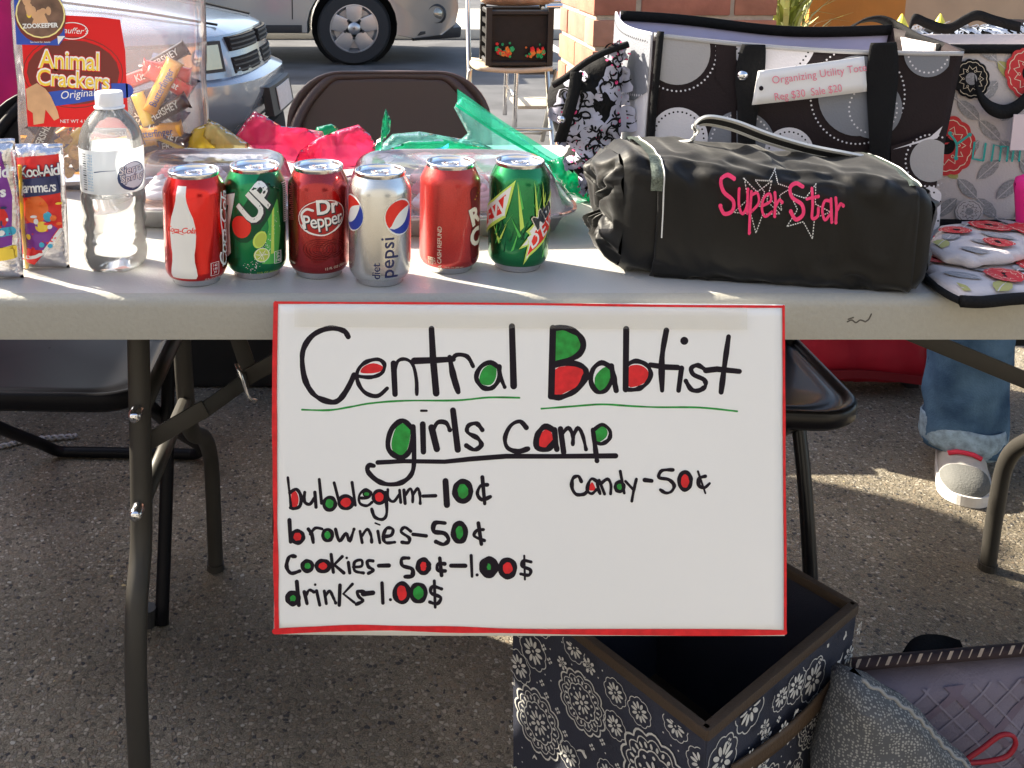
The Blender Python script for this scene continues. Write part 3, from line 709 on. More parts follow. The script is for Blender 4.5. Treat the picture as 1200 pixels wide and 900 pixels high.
# ================================================================== PEOPLE
def skinbody(name, verts, edges, radii, mat, parent, root=0, sub=2):
    me = bpy.data.meshes.new(name); me.from_pydata(verts, edges, []); o = link_mesh(name, me, parent)
    md = o.modifiers.new('skin', 'SKIN'); md.use_smooth_shade = True
    if not me.skin_vertices: 
        me.attributes.new('x', 'FLOAT', 'POINT')
    bm = bmesh.new(); bm.from_mesh(me); ly = bm.verts.layers.skin.verify()
    bm.verts.ensure_lookup_table()
    for i, r_ in enumerate(radii):
        bm.verts[i][ly].radius = r_ if isinstance(r_, tuple) else (r_, r_); bm.verts[i][ly].use_root = (i == root)
    bm.to_mesh(me); bm.free()
    me.materials.append(mat)
    md2 = o.modifiers.new('sub', 'SUBSURF'); md2.levels = sub; md2.render_levels = sub
    return o
M_skin = pm('skin', (.50, .28, .19), .5, var=.06, vs=12); M_pink = pm('pink_knit', (.80, .02, .22), .75, var=.12, vs=9, bump=.4, bs=30)
M_mag = pm('magenta_knit', (.42, .005, .14), .75, var=.15, vs=9, bump=.4, bs=30); M_hair = pm('brown_hair', (.05, .03, .02), .6, var=.3, vs=80)
def denim():
    m = pm('denim', (.085, .155, .25), .9, var=.35, vs=13, detail=10, bump=.8, bs=260, col2=(.022, .055, .12), spec=.1); return m
M_shoe = pm('grey_shoe', (.42, .40, .38), .6, var=.1, vs=20, bump=.3, bs=120); M_sole = pm('pale_sole', (.62, .60, .58), .6); M_lace = pm('red_lace', (.65, .03, .07), .6)
def person(loc, rz, label, shirt, sp=.117, dx=0, folded=False, hem=.90):
    t = empty('person', loc, label, 'person', rz)
    # facing local -y ; skin: head, neck, arms, hands
    v = [(dx, 0, 1.36), (dx, 0, 1.44), (dx, -.01, 1.50), (dx, -.025, 1.58), (dx, -.02, 1.66)]
    e = [(0, 1), (1, 2), (2, 3), (3, 4)]; r_ = [.055, .05, .062, (.078, .092), .06]
    skinbody('head', v, e, r_, M_skin, t)
    fc = MB(); fc.lathe([(.001, -.118), (.012, -.112), (.016, -.095)], c=(dx, -.02, 1.565), axis='Y', n=8); fc.build('nose', M_skin, t, smooth=True)
    for s_ in (-1, 1):
        MB().lathe([(.001, -.008), (.008, -.004), (.009, .004)], c=(dx + s_ * .03, -.105, 1.60), axis='Y', n=10).build('eye', M_white, t, smooth=True)
        MB().lathe([(.001, -.006), (.016, -.003), (.022, 0), (.001, .006)], c=(dx + s_ * .085, -.01, 1.585), axis='X', n=10).build('ear', M_skin, t, smooth=True)
    MB().tube([(dx - .022, -.107, 1.525), (dx, -.114, 1.523), (dx + .022, -.107, 1.525)], [.002, .005, .002]).build('mouth', pm('lips', (.4, .1, .09), .5), t, smooth=True)
    h = MB(); h.lathe([(.085, -.15), (.104, -.05), (.108, .03), (.098, .075), (.06, .108), (.005, .118)], c=(dx, .042, 1.622), n=20, sy=.92); h.build('hair', M_hair, t, smooth=True)
    for s_ in (-1, 1):
        if folded:      # forearms held in front of the waist
            el = Vector((dx + s_ * .205, -.03, 1.07)); wr_ = Vector((dx + s_ * .05, -.24, 1.10 + .03 * s_)); dr = (wr_ - el).normalized()
        else:
            el = Vector((s_ * .252, 0, 1.06)); wr_ = Vector((s_ * .262, -.06, .80)); dr = (wr_ - el).normalized()
        pm_ = wr_ + dr * .045; kn = wr_ + dr * .085
        sd2 = Vector((0, -1, 0)) if not folded else Vector((0, 0, 1)); sd2 = (sd2 - dr * sd2.dot(dr)).normalized()
        v = [tuple(el + dr * .03), tuple(el.lerp(wr_, .5)), tuple(wr_), tuple(pm_), tuple(kn)]
        skinbody('forearm', v, [(0, 1), (1, 2), (2, 3), (3, 4)], [.040, .036, .024, .024, .020], M_skin, t)
        nrm_ = dr.cross(sd2)
        for q, L in ((-.027, .058), (-.009, .070), (.009, .074), (.026, .064)):
            b0 = kn + sd2 * q - dr * .01
            MB().tube([b0, b0 + dr * L * .55 + nrm_ * s_ * -.004, b0 + dr * L * .95 + nrm_ * s_ * -.018], [.009, .008, .006], n=8).build('finger', M_skin, t, smooth=True)
        b0 = wr_ + dr * .02 + sd2 * .018
        MB().tube([b0, b0 + sd2 * .026 + dr * .028, b0 + sd2 * .032 + dr * .055], [.011, .009, .007], n=8).build('thumb', M_skin, t, smooth=True)
    ea = (.205, -.03, 1.07) if folded else (.252, 0, 1.06)
    v = [(dx * .3, 0, hem), (dx * .6, 0, 1.02), (dx, .0, 1.16), (dx, .0, 1.30), (dx, .0, 1.37)]
    for s_ in (1, -1): v += [(dx + s_ * .15, 0, 1.35), (dx + s_ * .19, 0, 1.22), (dx + s_ * ea[0], ea[1], ea[2])]
    e = [(0, 1), (1, 2), (2, 3), (3, 4), (3, 5), (5, 6), (6, 7), (3, 8), (8, 9), (9, 10)]
    skinbody('shirt', v, e, [(.18, .145) if hem > .7 else (.24, .2), (.155, .115), (.17, .12), (.16, .11), .07, .068, .060, .054, .068, .060, .054], shirt, t)
    v = [(0, 0, .90), (0, .01, .84)]
    for s_ in (1, -1): v += [(s_ * .10, 0, .78), (s_ * (sp - .01), -.005, .47), (s_ * (sp - .006), .01, .30), (s_ * sp, .01, .16), (s_ * sp, .0, .07)]
    e = [(0, 1), (1, 2), (2, 3), (3, 4), (4, 5), (5, 6), (1, 7), (7, 8), (8, 9), (9, 10), (10, 11)]
    DN = denim()
    v = v[:3] + [v[7]]; e = [(0, 1), (1, 2), (1, 3)]
    skinbody('jeans', v, e, [(.14, .11), (.145, .11), .088, .088], DN, t)
    for s_ in (-1, 1):
        def leg_(u, v_):
            a = 2 * math.pi * u; z = .050 + .80 * v_; k_ = .090 - .018 * (1 - v_) ** .6 + .004 * max(0, 1 - v_ * 5) 
            k_ += .009 * noise.noise(Vector((math.cos(a) * 1.2, math.sin(a) * 1.2, z * 9 + s_ * 5))) + .005 * noise.noise(Vector((math.cos(a) * 2.5, math.sin(a) * 2.5, z * 26))) * (.4 + max(0, 1 - v_ * 2.2) * 2)
            ox = s_ * (.085 + (sp - .085) * min(1, (1 - v_) * 1.6)); kk = max(0, 1 - abs(v_ - .5) * 3) * -.012
            return (ox + k_ * math.cos(a), .005 + kk + k_ * 1.02 * math.sin(a), z)
        MB().grid(leg_, 40, 60, wrapu=True).build('trouser_leg', DN, t, smooth=True, solid=.003)
        MB().tube([leg_(i / 30, .012) for i in range(30)], .0035, n=6, closed=True).build('trouser_hem', DN, t, smooth=True)
        def cuff_(u, v_):
            a = 2 * math.pi * u; z = .050 + .060 * v_; k_ = .073 + .004 * math.sin(v_ * math.pi) + .005 * noise.noise(Vector((math.cos(a) * 2, math.sin(a) * 2, z * 30 + 9)))
            b_ = leg_(u, max(0, (z - .05) / .8)); c0_ = s_ * sp
            return (c0_ + k_ * 1.06 * math.cos(a), .004 + k_ * 1.08 * math.sin(a), z + .006 * math.sin(a * 2))
        MB().grid(cuff_, 40, 8, wrapu=True).build('frayed_cuff', pm('pale_denim', (.26, .36, .46), .9, var=.4, vs=60, detail=10, bump=.8, bs=260), t, smooth=True, solid=.003)
        MB().tube([Vector(leg_(0.0 if s_ > 0 else .5, i / 40)) * 1 for i in range(41)], .0022, n=5).build('side_seam', DN, t, smooth=True)
        cx_ = s_ * sp; sh = MB()
        def sw(u): return .045 * (.74 + .26 * math.sin(min(1, u / .72) * math.pi / 2)) * (math.sqrt(max(0, 1 - ((u - .80) / .20) ** 2)) if u > .80 else 1) * (math.sqrt(max(0, 1 - ((.12 - u) / .12) ** 2)) if u < .12 else 1) + .0006
        def shp(u, v_):
            yy = .095 - .275 * u; w_ = sw(u); top = .100 if u < .35 else .100 - .048 * min(1, (u - .35) / .35); top *= (max(0, 1 - ((u - .80) / .20) ** 2) ** .35 if u > .80 else 1); top *= (max(0.05, 1 - ((.10 - u) / .10) ** 2) ** .3 if u < .10 else 1)
            a = math.pi * v_; cc, sc2 = math.cos(a), math.sin(a)
            return (cx_ + w_ * abs(cc) ** .8 * (1 if cc > 0 else -1), yy, .012 + max(.002, top - .012) * sc2 ** .75)
        sh.grid(shp, 28, 18); sh.build('shoe', M_shoe, t, smooth=True)
        tc2 = MB(); tc2.grid(lambda u, v_: Vector(shp(.74 + .26 * u, .08 + .84 * v_)) + Vector((0, -.0012, .0014)), 10, 12); tc2.build('toe_cap', pm('mesh_grey_toe', (.11, .11, .105), .8, bump=.6, bs=300), t, smooth=True)
        so_ = MB(); pts = [(sw(u) + .003, .098 - .281 * u) for u in (math.sin(i / 24 * math.pi / 2) for i in range(25))]
        loop = [(cx_ + a, b) for a, b in pts] + [(cx_ - a, b) for a, b in pts[::-1]]; n = len(loop)
        so_.add([(a, b, 0.001) for a, b in loop] + [(a, b, .022) for a, b in loop], [tuple(range(n))[::-1], tuple(range(n, 2 * n))] + [(i, (i + 1) % n, (i + 1) % n + n, i + n) for i in range(n)])
        so_.build('sole', M_sole, t)
        MB().grid(lambda u, v_: Vector(shp(.36 + .20 * u, .30 + .40 * v_)) + Vector((0, 0, .0035)), 6, 8).build('tongue', M_lace, t, smooth=True, solid=.002)
        for k in range(4):
            u_ = .44 + .065 * k; MB().tube([Vector(shp(u_ + .015 * (1 if q in (0, 1) else 0) , q)) + Vector((0, 0, .004)) for q in (.30, .42, .5, .58, .70)], .0052, n=6).build('lace', M_lace, t, smooth=True)
    return t
f = G(1133, 590, 0)
person((f.x + .155 * math.cos(R(26)) + .07, f.y + .15 - .155 * math.sin(R(26)), 0), R(-26), 'person in pink top, blue jeans and grey shoes with red laces behind the right totes', M_pink, sp=.155, dx=.09, folded=True, hem=.82)
person((-1.19, 3.0, 0), R(10), 'person in a dark magenta top standing at the far left behind the table', M_mag, hem=.50)

# ================================================================== TABLE
TZ, TF = .74, 1.0
M_table = pm('speckled_grey_plastic', (.40, .39, .37), .42, var=.06, vs=3, bump=.25, bs=350)
M_apron = pm('beige_table_edge', (.34, .325, .28), .45, var=.03, vs=260, bump=.3, bs=260, detail=2)
M_leg = pm('grey_powder_coat', (.034, .031, .027), .5, .1, var=.1, vs=8)
TX0, TX1 = -.52, 1.33; TB = TF + .765
table = empty('folding_table', ((TX0 + TX1) / 2, (TF + TB) / 2, 0), 'long grey plastic folding table with bent dark steel legs', 'table'); to = table.location
mb = MB(to)
def tt(u, v, z, k): return (TX0 + k + (TX1 - TX0 - 2 * k) * u, TF + k + (TB - TF - 2 * k) * v, z)
def rr(k, z, r=.03):
    x0, x1, y0, y1 = TX0 + k, TX1 - k, TF + k, TB - k; r = max(.004, r - k); q = []
    for cx_, cy_, a0 in ((x1 - r, y1 - r, 0), (x0 + r, y1 - r, 90), (x0 + r, y0 + r, 180), (x1 - r, y0 + r, 270)):
        q += [(cx_ + r * math.cos(R(a0 + 15 * i)), cy_ + r * math.sin(R(a0 + 15 * i)), z) for i in range(7)]
    return q
seq = [rr(.004, TZ - .0475), rr(0, TZ - .046), rr(-.0, TZ - .012), rr(.0015, TZ - .0055), rr(.0055, TZ - .0015), rr(.012, TZ)]
n = len(seq[0]); vs = [p for s_ in seq for p in s_]; fs = []
for i in range(len(seq) - 1):
    for k in range(n): fs.append((i * n + k, i * n + (k + 1) % n, (i + 1) * n + (k + 1) % n, (i + 1) * n + k))
mb.m = 1; mb.add(vs, fs); mb.m = 0; b = len(mb.v); mb.add(rr(.012, TZ), [tuple(range(n))]); mb.m = 1
mb.add(rr(.004, TZ - .0475) + rr(.02, TZ - .0475) + rr(.022, TZ - .02), [(i * n + k, i * n + (k + 1) % n, (i + 1) * n + (k + 1) % n, (i + 1) * n + k) for i in range(2) for k in range(n)] + [tuple(range(2 * n, 3 * n))[::-1]])
# merge top face smoothly: shading kept flat on top
mb.build('tabletop', [M_table, M_apron], table, smooth=True, auto=60)
# marker scribble on the edge of the table
pr = Print(); 
for st in ([(993, 377), (998, 375), (1003, 378), (1008, 375), (1014, 377)], [(1014, 377), (1018, 374), (1021, 368)], [(994, 374), (1000, 372)]):
    pr.stroke([(P(a, b_, TF).x, P(a, b_, TF).z) for a, b_ in st], .0016, 0)
pr.build('scuff_mark', lambda u, v, h: Vector((u, TF - h, v)), [pm('dark_scuff', (.08, .07, .06), .7)], table, org=to)
def leg_path(x, pts): return smooth_path([(x, y, z) for y, z in pts], 5)
LX0, LX1 = -.267, 1.095
for x in (LX0, LX1):
    MB(to).tube(leg_path(x, [(1.14, .715), (1.13, .62), (1.12, .5), (1.105, .40), (1.07, .34), (1.052, .26), (1.05, .1), (1.05, .0)]), .0133, n=14).build('leg', M_leg, table, smooth=True)
    MB(to).tube(leg_path(x, [(1.37, .715), (1.39, .60), (1.41, .44), (1.45, .36), (1.56, .29), (1.62, .22), (1.635, .12), (1.64, .0)]), .0133, n=14).build('leg', M_leg, table, smooth=True)
    MB(to).tube([(x, 1.12, .55), (x, 1.40, .55)], .010, n=10).build('cross_tube', M_leg, table, smooth=True)
    MB(to).tube([(x, 1.11, .44), (x, 1.41, .43)], .010, n=10).build('cross_tube', M_leg, table, smooth=True)
    for y in (1.05, 1.64): MB(to).lathe([(.0155, 0), (.0155, .012)], c=(x, y, 0.0), n=14).build('foot_cap', M_leg, table)
    for q in ((1.1 - .002, .445), (1.112, .56)):
        MB(to).lathe([(.001, -.020), (.006, -.019), (.008, -.014), (.008, 0)], c=(x, q[0], q[1]), axis='Y', n=12, cap0=False, cap1=False).build('bolt', M_chrome, table, smooth=True)
    s_ = 1 if x < .4 else -1
    def bar(a, b_, w_=.022, d=.005):
        a, b_ = Vector(a), Vector(b_); t_ = (b_ - a).normalized(); nrm = t_.cross(Y).normalized()
        p = [a - nrm * w_ / 2, b_ - nrm * w_ / 2, b_ + nrm * w_ / 2, a + nrm * w_ / 2]
        MB(to).hexa([v_ + Vector((0, -d / 2, 0)) for v_ in p] + [v_ + Vector((0, d / 2, 0)) for v_ in p]).build('brace', M_leg, table, bevel=.0015)
    j = P(292, 437, 1.26); j = j if s_ > 0 else P(1236, 459, 1.25); jx = j.x; je = Vector((jx + .28, 1.25, .70)) if s_ > 0 else P(1050, 383, 1.25)
    bar((x - s_ * .0, 1.15, .50), (x + s_ * .07, 1.17, .535)); bar((x + s_ * .065, 1.17, .53), (jx, 1.24, j.z)); bar((jx - s_ * .01, 1.245, j.z - .004), je)
    bar((x, 1.365, .655), (x + s_ * .06, 1.36, .672)); bar((x + s_ * .05, 1.355, .672), (jx, 1.25, j.z + .012))
    MB(to).tube(smooth_path([(jx - .012, 1.225, j.z + .028), (jx - .006, 1.215, j.z + .02), (jx + .004, 1.215, j.z - .012), (jx + .012, 1.225, j.z - .022)], 4), .0028, n=8).build('lock_ring', M_chrome, table, smooth=True)
MB(to).box((LX0 - .03, 1.12, .69), (LX0 + .03, 1.40, .719)).build('mount_plate', M_leg, table); MB(to).box((LX1 - .03, 1.12, .69), (LX1 + .03, 1.40, .719)).build('mount_plate', M_leg, table)
for y in (1.06, 1.70): MB(to).box((TX0 + .06, y, .693), (TX1 - .06, y + .02, .7195)).build('side_rail', M_leg, table)

# ================================================================== CANS
def metal(name, col, rough=.22): return pm(name, col, rough, .85, coat=.6)
M_rime = pm('can_end_metal', (.72, .72, .74), .2, 1); M_wh = pm('can_white', (.78, .78, .76), .3, .1); M_bk = pm('can_black', (.015, .02, .03), .35)
CR, CH = .0333, .122
CPROF = [(.0235, .0), (.0255, .0012), (.026, .004), (.0295, .008), (.0322, .012), (CR, .017), (CR, .099), (.0327, .103), (.0300, .109), (.0272, .1145), (.0262, .1165)]
def crad(v):
    for (r0, z0), (r1, z1) in zip(CPROF, CPROF[1:]):
        if z0 <= v <= z1: return r0 + (r1 - r0) * (v - z0) / max(1e-9, z1 - z0)
    return CPROF[-1][0]
def on_can(u, v, h):
    a = u / CR; r = crad(v) + h * .6 + .00012; return Vector((r * math.sin(a), -r * math.cos(a), v))
def can(px, py, label, bodym, bodyc2=None, lean=0):
    p = G(px, py, TZ); p.y += .0255; p.x *= p.y / (p.y - .0255)
    t = empty('soda_can', (p.x, p.y, TZ), label, 'soda can', math.atan2(-p.x, p.y), group='soda cans in a row on the table')
    MB().lathe([c for c in CPROF if c[1] >= .008], n=56, cap0=False, cap1=False).build('body', bodym, t, smooth=True)
    MB().lathe([(.0235, .001), (.0245, 0), (.0255, .0012), (.026, .004), (.0297, .0082)], n=48, cap0=False, cap1=False).build('bottom_rim', M_rime, t, smooth=True)
    MB().lathe([(.0262, .1163), (.0268, .1185), (.0271, .1205), (.0266, .1217), (.0258, .1218), (.0252, .1205), (.0249, .117), (.0235, .1158), (.0205, .1162), (.001, .1164)], n=48, cap0=False, cap1=False).build('lid', M_rime, t, smooth=True)
    tb = MB(); tb.tube([(.0075 * math.cos(a), -.006 + .0085 * math.sin(a) * 1.1, .1192) for a in (2 * math.pi * i / 20 for i in range(20))], .0016, n=6, closed=True); 
    tb.box((-.005, -.001, .1180), (.005, .005, .1196)); tb.lathe([(.001, .1204), (.003, .1202), (.0034, .1165)], c=(0, .0, 0), n=12)
    tb.build('pull_tab', M_rime, t, smooth=True, auto=40)
    MB().tube([(.0095 * math.cos(a), .0125 + .007 * math.sin(a), .1166) for a in (2 * math.pi * i / 20 for i in range(20))], .0006, n=6, closed=True).build('mouth_score', M_rime, t, smooth=True)
    return t
def band(pr, mi, rows, n=1): pass
M_coke = metal('can_red', (.66, .012, .01), .22); M_7g = metal('can_green', (.006, .22, .075), .28); M_drp = metal('can_maroon', (.36, .022, .024), .22)
M_sil = metal('can_silver', (.62, .62, .60), .26); M_spr = pm('can_brick_red', (.45, .035, .03), .34, .7, coat=.5, var=.15, vs=900, bump=.15, bs=900); M_dew = metal('can_deep_green', (.01, .20, .06), .25)
P_g2 = pm('print_bright_green', (.10, .50, .10), .35, .3); P_lime = pm('print_lime', (.55, .72, .12), .4, .1); P_red = pm('print_can_red', (.75, .03, .02), .35, .2)
P_blue = pm('print_blue', (.02, .05, .35), .35, .2); P_navy = pm('print_navy', (.012, .02, .09), .4); P_dkg = pm('print_dark_green', (.004, .07, .03), .35, .4); P_dkr = pm('print_dark_red', (.14, .008, .01), .4, .3)
P_cream = pm('print_cream', (.72, .66, .52), .4)
def nutri(pr, u, v, mi, w=.010, h=.014):
    pr.stroke([(u - w / 2, v - h / 2), (u + w / 2, v - h / 2), (u + w / 2, v + h / 2), (u - w / 2, v + h / 2)], .0008, mi, smooth=False, closed=True)
    for i in range(3):
        pr.text(random.choice(['140', '39', '180']), u, v + h * (.28 - .28 * i), .0042, mi)

# coke
t = can(231, 337, 'bright red soda can with a white bottle silhouette, leftmost of the row', M_coke)
pr = Print(); hw_ = [(.0055, .1105), (.0055, .101), (.0062, .095), (.0085, .087), (.0125, .077), (.0146, .067), (.0150, .058), (.0142, .047), (.0128, .038), (.0130, .030), (.0146, .022), (.0155, .015), (.0140, .0115)]
u0 = -.0145
pr.poly([(u0 - w_, v) for w_, v in hw_] + [(u0 + w_, v) for w_, v in hw_[::-1]], 0)
pr.text('Coca-Cola', u0 - .003, .064, .0088, 1, shear=.35, bold=.00015, space=.9)
pr.stroke([(u0 - .012, .0595), (u0 - .006, .0612), (u0 + .002, .0598)], .0007, 1)
pr.text('Coca-Cola', .0375, .058, .021, 0, rot=R(86), shear=.4, bold=.0002, space=.9); pr.stroke([(.0325, .02), (.0335, .05), (.0305, .075), (.0325, .1)], .0016, 0)
nutri(pr, .0205, .020, 0); pr.text('12 FL OZ (355 mL)', .020, .0095, .0028, 0)
pr.build('print', on_can, [M_wh, P_red], t, cut=(.003, .004))
# 7up
t = can(301, 328, 'dark green soda can with a red dot and slanted white UP lettering', M_7g)
pr = Print()
pr.poly([(.006, .02), (.024, .018), (.030, .055), (.026, .088), (.010, .098), (.014, .06)], 2)
pr.poly([(.016, .03), (.020, .03), (.021, .095), (.019, .095)], 4)
pr.stroke([(-.0145, .058), (-.006, .068), (.004, .082), (.016, .105)], .030, 6, w1=.030); 
pr.ell(-.0165, .0600, .0135, .0142, 6); pr.ell(-.0165, .0605, .0115, .0122, 3)
pr.text('UP', .0025, .0832, .038, 1, rot=R(50), shear=.15, bold=.0022, sx=.92, space=.95); pr.text('UP', .0008, .0846, .038, 0, rot=R(50), shear=.15, bold=.0012, sx=.92, space=.95)
for k, (sx_, m_) in enumerate(((0, 1), (.0012, 0))):
    pr.poly([(-.0415 + sx_, .092), (-.024 + sx_, .098 - sx_), (-.0255, .084), (-.0325, .060), (-.0315, .028 + sx_), (-.0395, .020 + sx_ * 2), (-.041, .055), (-.034, .082), (-.0415, .080)], m_)
pr.ell(.004, .047, .0068, .0098, 4, rot=R(-25)); pr.ell(.0045, .0468, .0054, .008, 5, rot=R(-25)); pr.ell(.006, .030, .0088, .0075, 4); pr.ell(.006, .030, .0070, .0058, 5); pr.ring(.006, .030, .0076, .0007, 0)
for i in range(6): pr.stroke([(.006, .030), (.006 + .0062 * math.cos(i), .030 + .0052 * math.sin(i))], .0006, 0)
for i in range(90):
    a = random.random(); x_ = random.gauss(0, .003); pr.ell(-.010 + .034 * a + x_, .016 + .062 * a * a + random.gauss(0, .004), random.uniform(.0002, .0006), mi=0, n=6)
for i in range(20): pr.stroke([(.0315, .105 - .0022 * i), (random.uniform(.036, .041), .105 - .0022 * i)], .0007, 0, caps=False)
nutri(pr, .0225, .026, 0, .008, .013); pr.text('12 FL OZ (355 mL)', .012, .0105, .0030, 4)
pr.build('print', on_can, [M_wh, M_bk, P_g2, P_red, P_lime, pm('print_yellow_green', (.45, .55, .08), .4), P_dkg], t, cut=(.003, .004))
# dr pepper
t = can(374, 328, 'maroon soda can with white oval Dr Pepper lettering', M_drp)
pr = Print(); cx_, cy_ = .004, .071
pr.ell(cx_, cy_, .0275, .0195, 2, rot=R(8)); pr.ell(cx_, cy_ + .0005, .0262, .0182, 3, rot=R(8)); pr.ring(cx_, cy_, .0268, .0009, 0, ry=.0188, rot=R(8))
pr.stroke([(cx_ - .022, cy_ - .009), (cx_ - .015, cy_ - .016), (cx_ + .002, cy_ - .019), (cx_ + .017, cy_ - .012), (cx_ + .024, cy_ - .002)], .0022, 0, w1=.0008)
pr.text('Dr', cx_ + .0060, cy_ + .0105, .0215, 1, rot=R(4), bold=.0014); pr.text('Dr', cx_ + .0052, cy_ + .0112, .0215, 0, rot=R(4), bold=.0007)
pr.text('Pepper', cx_ + .0018, cy_ - .0042, .0205, 1, rot=R(7), bold=.0009, space=.88, sx=.85); pr.text('Pepper', cx_ + .001, cy_ - .0035, .0205, 0, rot=R(7), bold=.0002, space=.90, sx=.84)
pr.stroke([(cx_ - .019, cy_ - .010), (cx_ - .023, cy_ + .002), (cx_ - .017, cy_ + .009), (cx_ - .010, cy_ + .008)], .0026, 0)
for k in range(5): pr.ring(cx_ - .003, .036, .0045 + .0035 * k, .0005, 2, ry=(.0045 + .0035 * k) * .62)
for k in range(3): pr.ring(cx_ + .012, .036, .0085 + .0035 * k, .0005, 2, ry=(.0085 + .0035 * k) * .62)
pr.text('12 FL OZ (355 mL)', .022, .0155, .0040, 4, rot=R(6)); pr.text('SINCE 1885', -.036, .018, .003, 4); nutri(pr, .040, .03, 4, .006, .012)
pr.build('print', on_can, [M_wh, M_bk, P_dkr, pm('print_oval_red', (.38, .03, .03), .35, .6), P_cream], t, cut=(.003, .004))
# diet pepsi
t = can(445, 337, 'silver soda can with round red, white and blue emblems and upright lettering', M_sil)
pr = Print()
def globe(u, v, r):
    pr.ell(u, v, r * 1.05, r * 1.12, 0, n=36)
    def half(sg, mi, c1, c2):
        pts = []
        for i in range(13):
            a = math.pi * i / 12; pts.append((r * math.cos(a) * sg, r * 1.06 * math.sin(a) * sg))
        low = [( -r * sg + 2 * r * sg * i / 10, sg * (c1 + c2 * math.sin(math.pi * 1.15 * i / 10 - .4)) * r) for i in range(11)]
        pts = pts[:]; q = pts + low[1:-1]
        ro_ = R(38); pr.poly([(u + x * math.cos(ro_) - y * math.sin(ro_), v + x * math.sin(ro_) + y * math.cos(ro_)) for x, y in q], mi)
    half(1, 2, .02, .26); half(-1, 3, .18, .30)
globe(.0235, .0770, .0175); globe(-.0360, .0790, .0175)
pr.text('pepsi', .0088, .0345, .0215, 4, rot=R(90), bold=.0001, space=1.02); pr.text('diet', -.0035, .0200, .0125, 4, rot=R(90), space=.95)
pr.build('print', on_can, [M_wh, M_bk, P_red, P_blue, P_navy], t, cut=(.003, .004))
# sparkling red can
t = can(526, 322, 'speckled brick red soda can with upright refund text, turned sideways', M_spr)
pr = Print()
pr.text('CA CASH REFUND', -.0105, .0300, .0066, 0, rot=R(90), bold=.00005, space=.95)
pr.text('CRV', -.0165, .0165, .004, 0, rot=R(90)); nutri(pr, -.022, .016, 0, .006, .008)
pr.stroke([(.030, .092), (.0345, .062), (.0325, .04), (.035, .018)], .013, 1, w1=.016)
pr.poly([(.0275, .058), (.044, .068), (.046, .030), (.036, .022), (.031, .038)], 1)
pr.text('R', .0325, .0640, .027, 1, rot=R(18), bold=.0022); pr.text('R', .0318, .0645, .027, 0, rot=R(18), bold=.0012)
pr.text('C', .0350, .0400, .027, 1, rot=R(14), bold=.0022); pr.text('C', .0342, .0405, .027, 0, rot=R(14), bold=.0012)
for i in range(5): pr.ell(.031 + .003 * i, .084 + .003 * i, .0008, mi=2, n=6)
pr.text('12 FL OZ (355 mL)', .006, .0100, .0028, 0)
pr.build('print', on_can, [P_cream, P_dkr, pm('print_yellow', (.7, .5, .05), .4)], t, cut=(.003, .004))
# dew
t = can(606, 320, 'green soda can with jagged lime shards and red slanted lettering, rightmost of the row', M_dew)
pr = Print()
for i in range(60):
    u, v = random.uniform(-.05, .05), random.uniform(.014, .085); L = random.uniform(.012, .032); a = R(random.choice([100, 70, 115, 62, 80]) + random.uniform(-8, 8)); w_ = random.uniform(.0012, .0045)
    d = (math.cos(a) * L, math.sin(a) * L); pr.poly([(u, v), (u + w_, v + .002), (u + d[0], min(.108, v + d[1]))], random.choice([2, 2, 5, 5, 4]))
for b, w_ in ((.020, .0016), (.030, .0014), (.002, .0013)): pr.poly([(b, .05), (b + .004, .055), (b - .004, .105)], 4)
def shard(ox, oy, k, mi): pr.poly([(ox + x * k, oy + y * k) for x, y in ((-.026, -.028), (-.012, .002), (-.022, .006), (.024, .040), (.014, .008), (.022, .006), (-.002, -.016), (-.012, -.024))], mi)
pr.poly([(-.052, .036), (-.045, .072), (-.030, .082), (-.004, .106), (-.009, .082), (-.014, .064), (-.032, .050)], 4)
pr.poly([(-.050, .041), (-.044, .070), (-.030, .079), (-.008, .100), (-.0115, .082), (-.016, .066), (-.034, .053)], 0)
pr.poly([(-.049, .045), (-.043, .066), (-.030, .074), (-.014, .090), (-.0135, .082), (-.018, .068), (-.036, .056)], 3)
pr.text('W', -.0245, .0700, .026, 0, rot=R(30), shear=.3, bold=.0005); pr.text('E', -.040, .060, .020, 0, rot=R(30), shear=.3)
pr.poly([(.001, .030), (.012, .046), (.008, .050), (.024, .066), (.044, .092), (.048, .060), (.030, .036), (.012, .022), (.006, .012), (.010, .034)], 4)
pr.poly([(.004, .0335), (.014, .046), (.0115, .050), (.025, .064), (.043, .085), (.046, .062), (.029, .040), (.013, .026), (.0085, .018), (.012, .036)], 0)
pr.poly([(.0095, .022), (.0145, .040), (.0185, .0505), (.046, .070), (.046, .054), (.030, .039), (.014, .027)], 3)
pr.text('D', .0165, .0385, .0200, 0, rot=R(38), shear=.25, bold=.0002); pr.text('E', .0285, .0480, .0200, 0, rot=R(38), shear=.25, bold=.0002); pr.text('W', .041, .057, .016, 0, rot=R(38), shear=.25)
pr.text('Mtn', .0275, .0655, .0200, 6, rot=R(44), shear=.3, bold=.0014); pr.text('Mtn', .0275, .0655, .0200, 1, rot=R(44), shear=.3, bold=.0004)
pr.build('print', on_can, [M_wh, M_bk, P_g2, P_red, P_lime, P_dkg, M_sil], t, cut=(.003, .004))

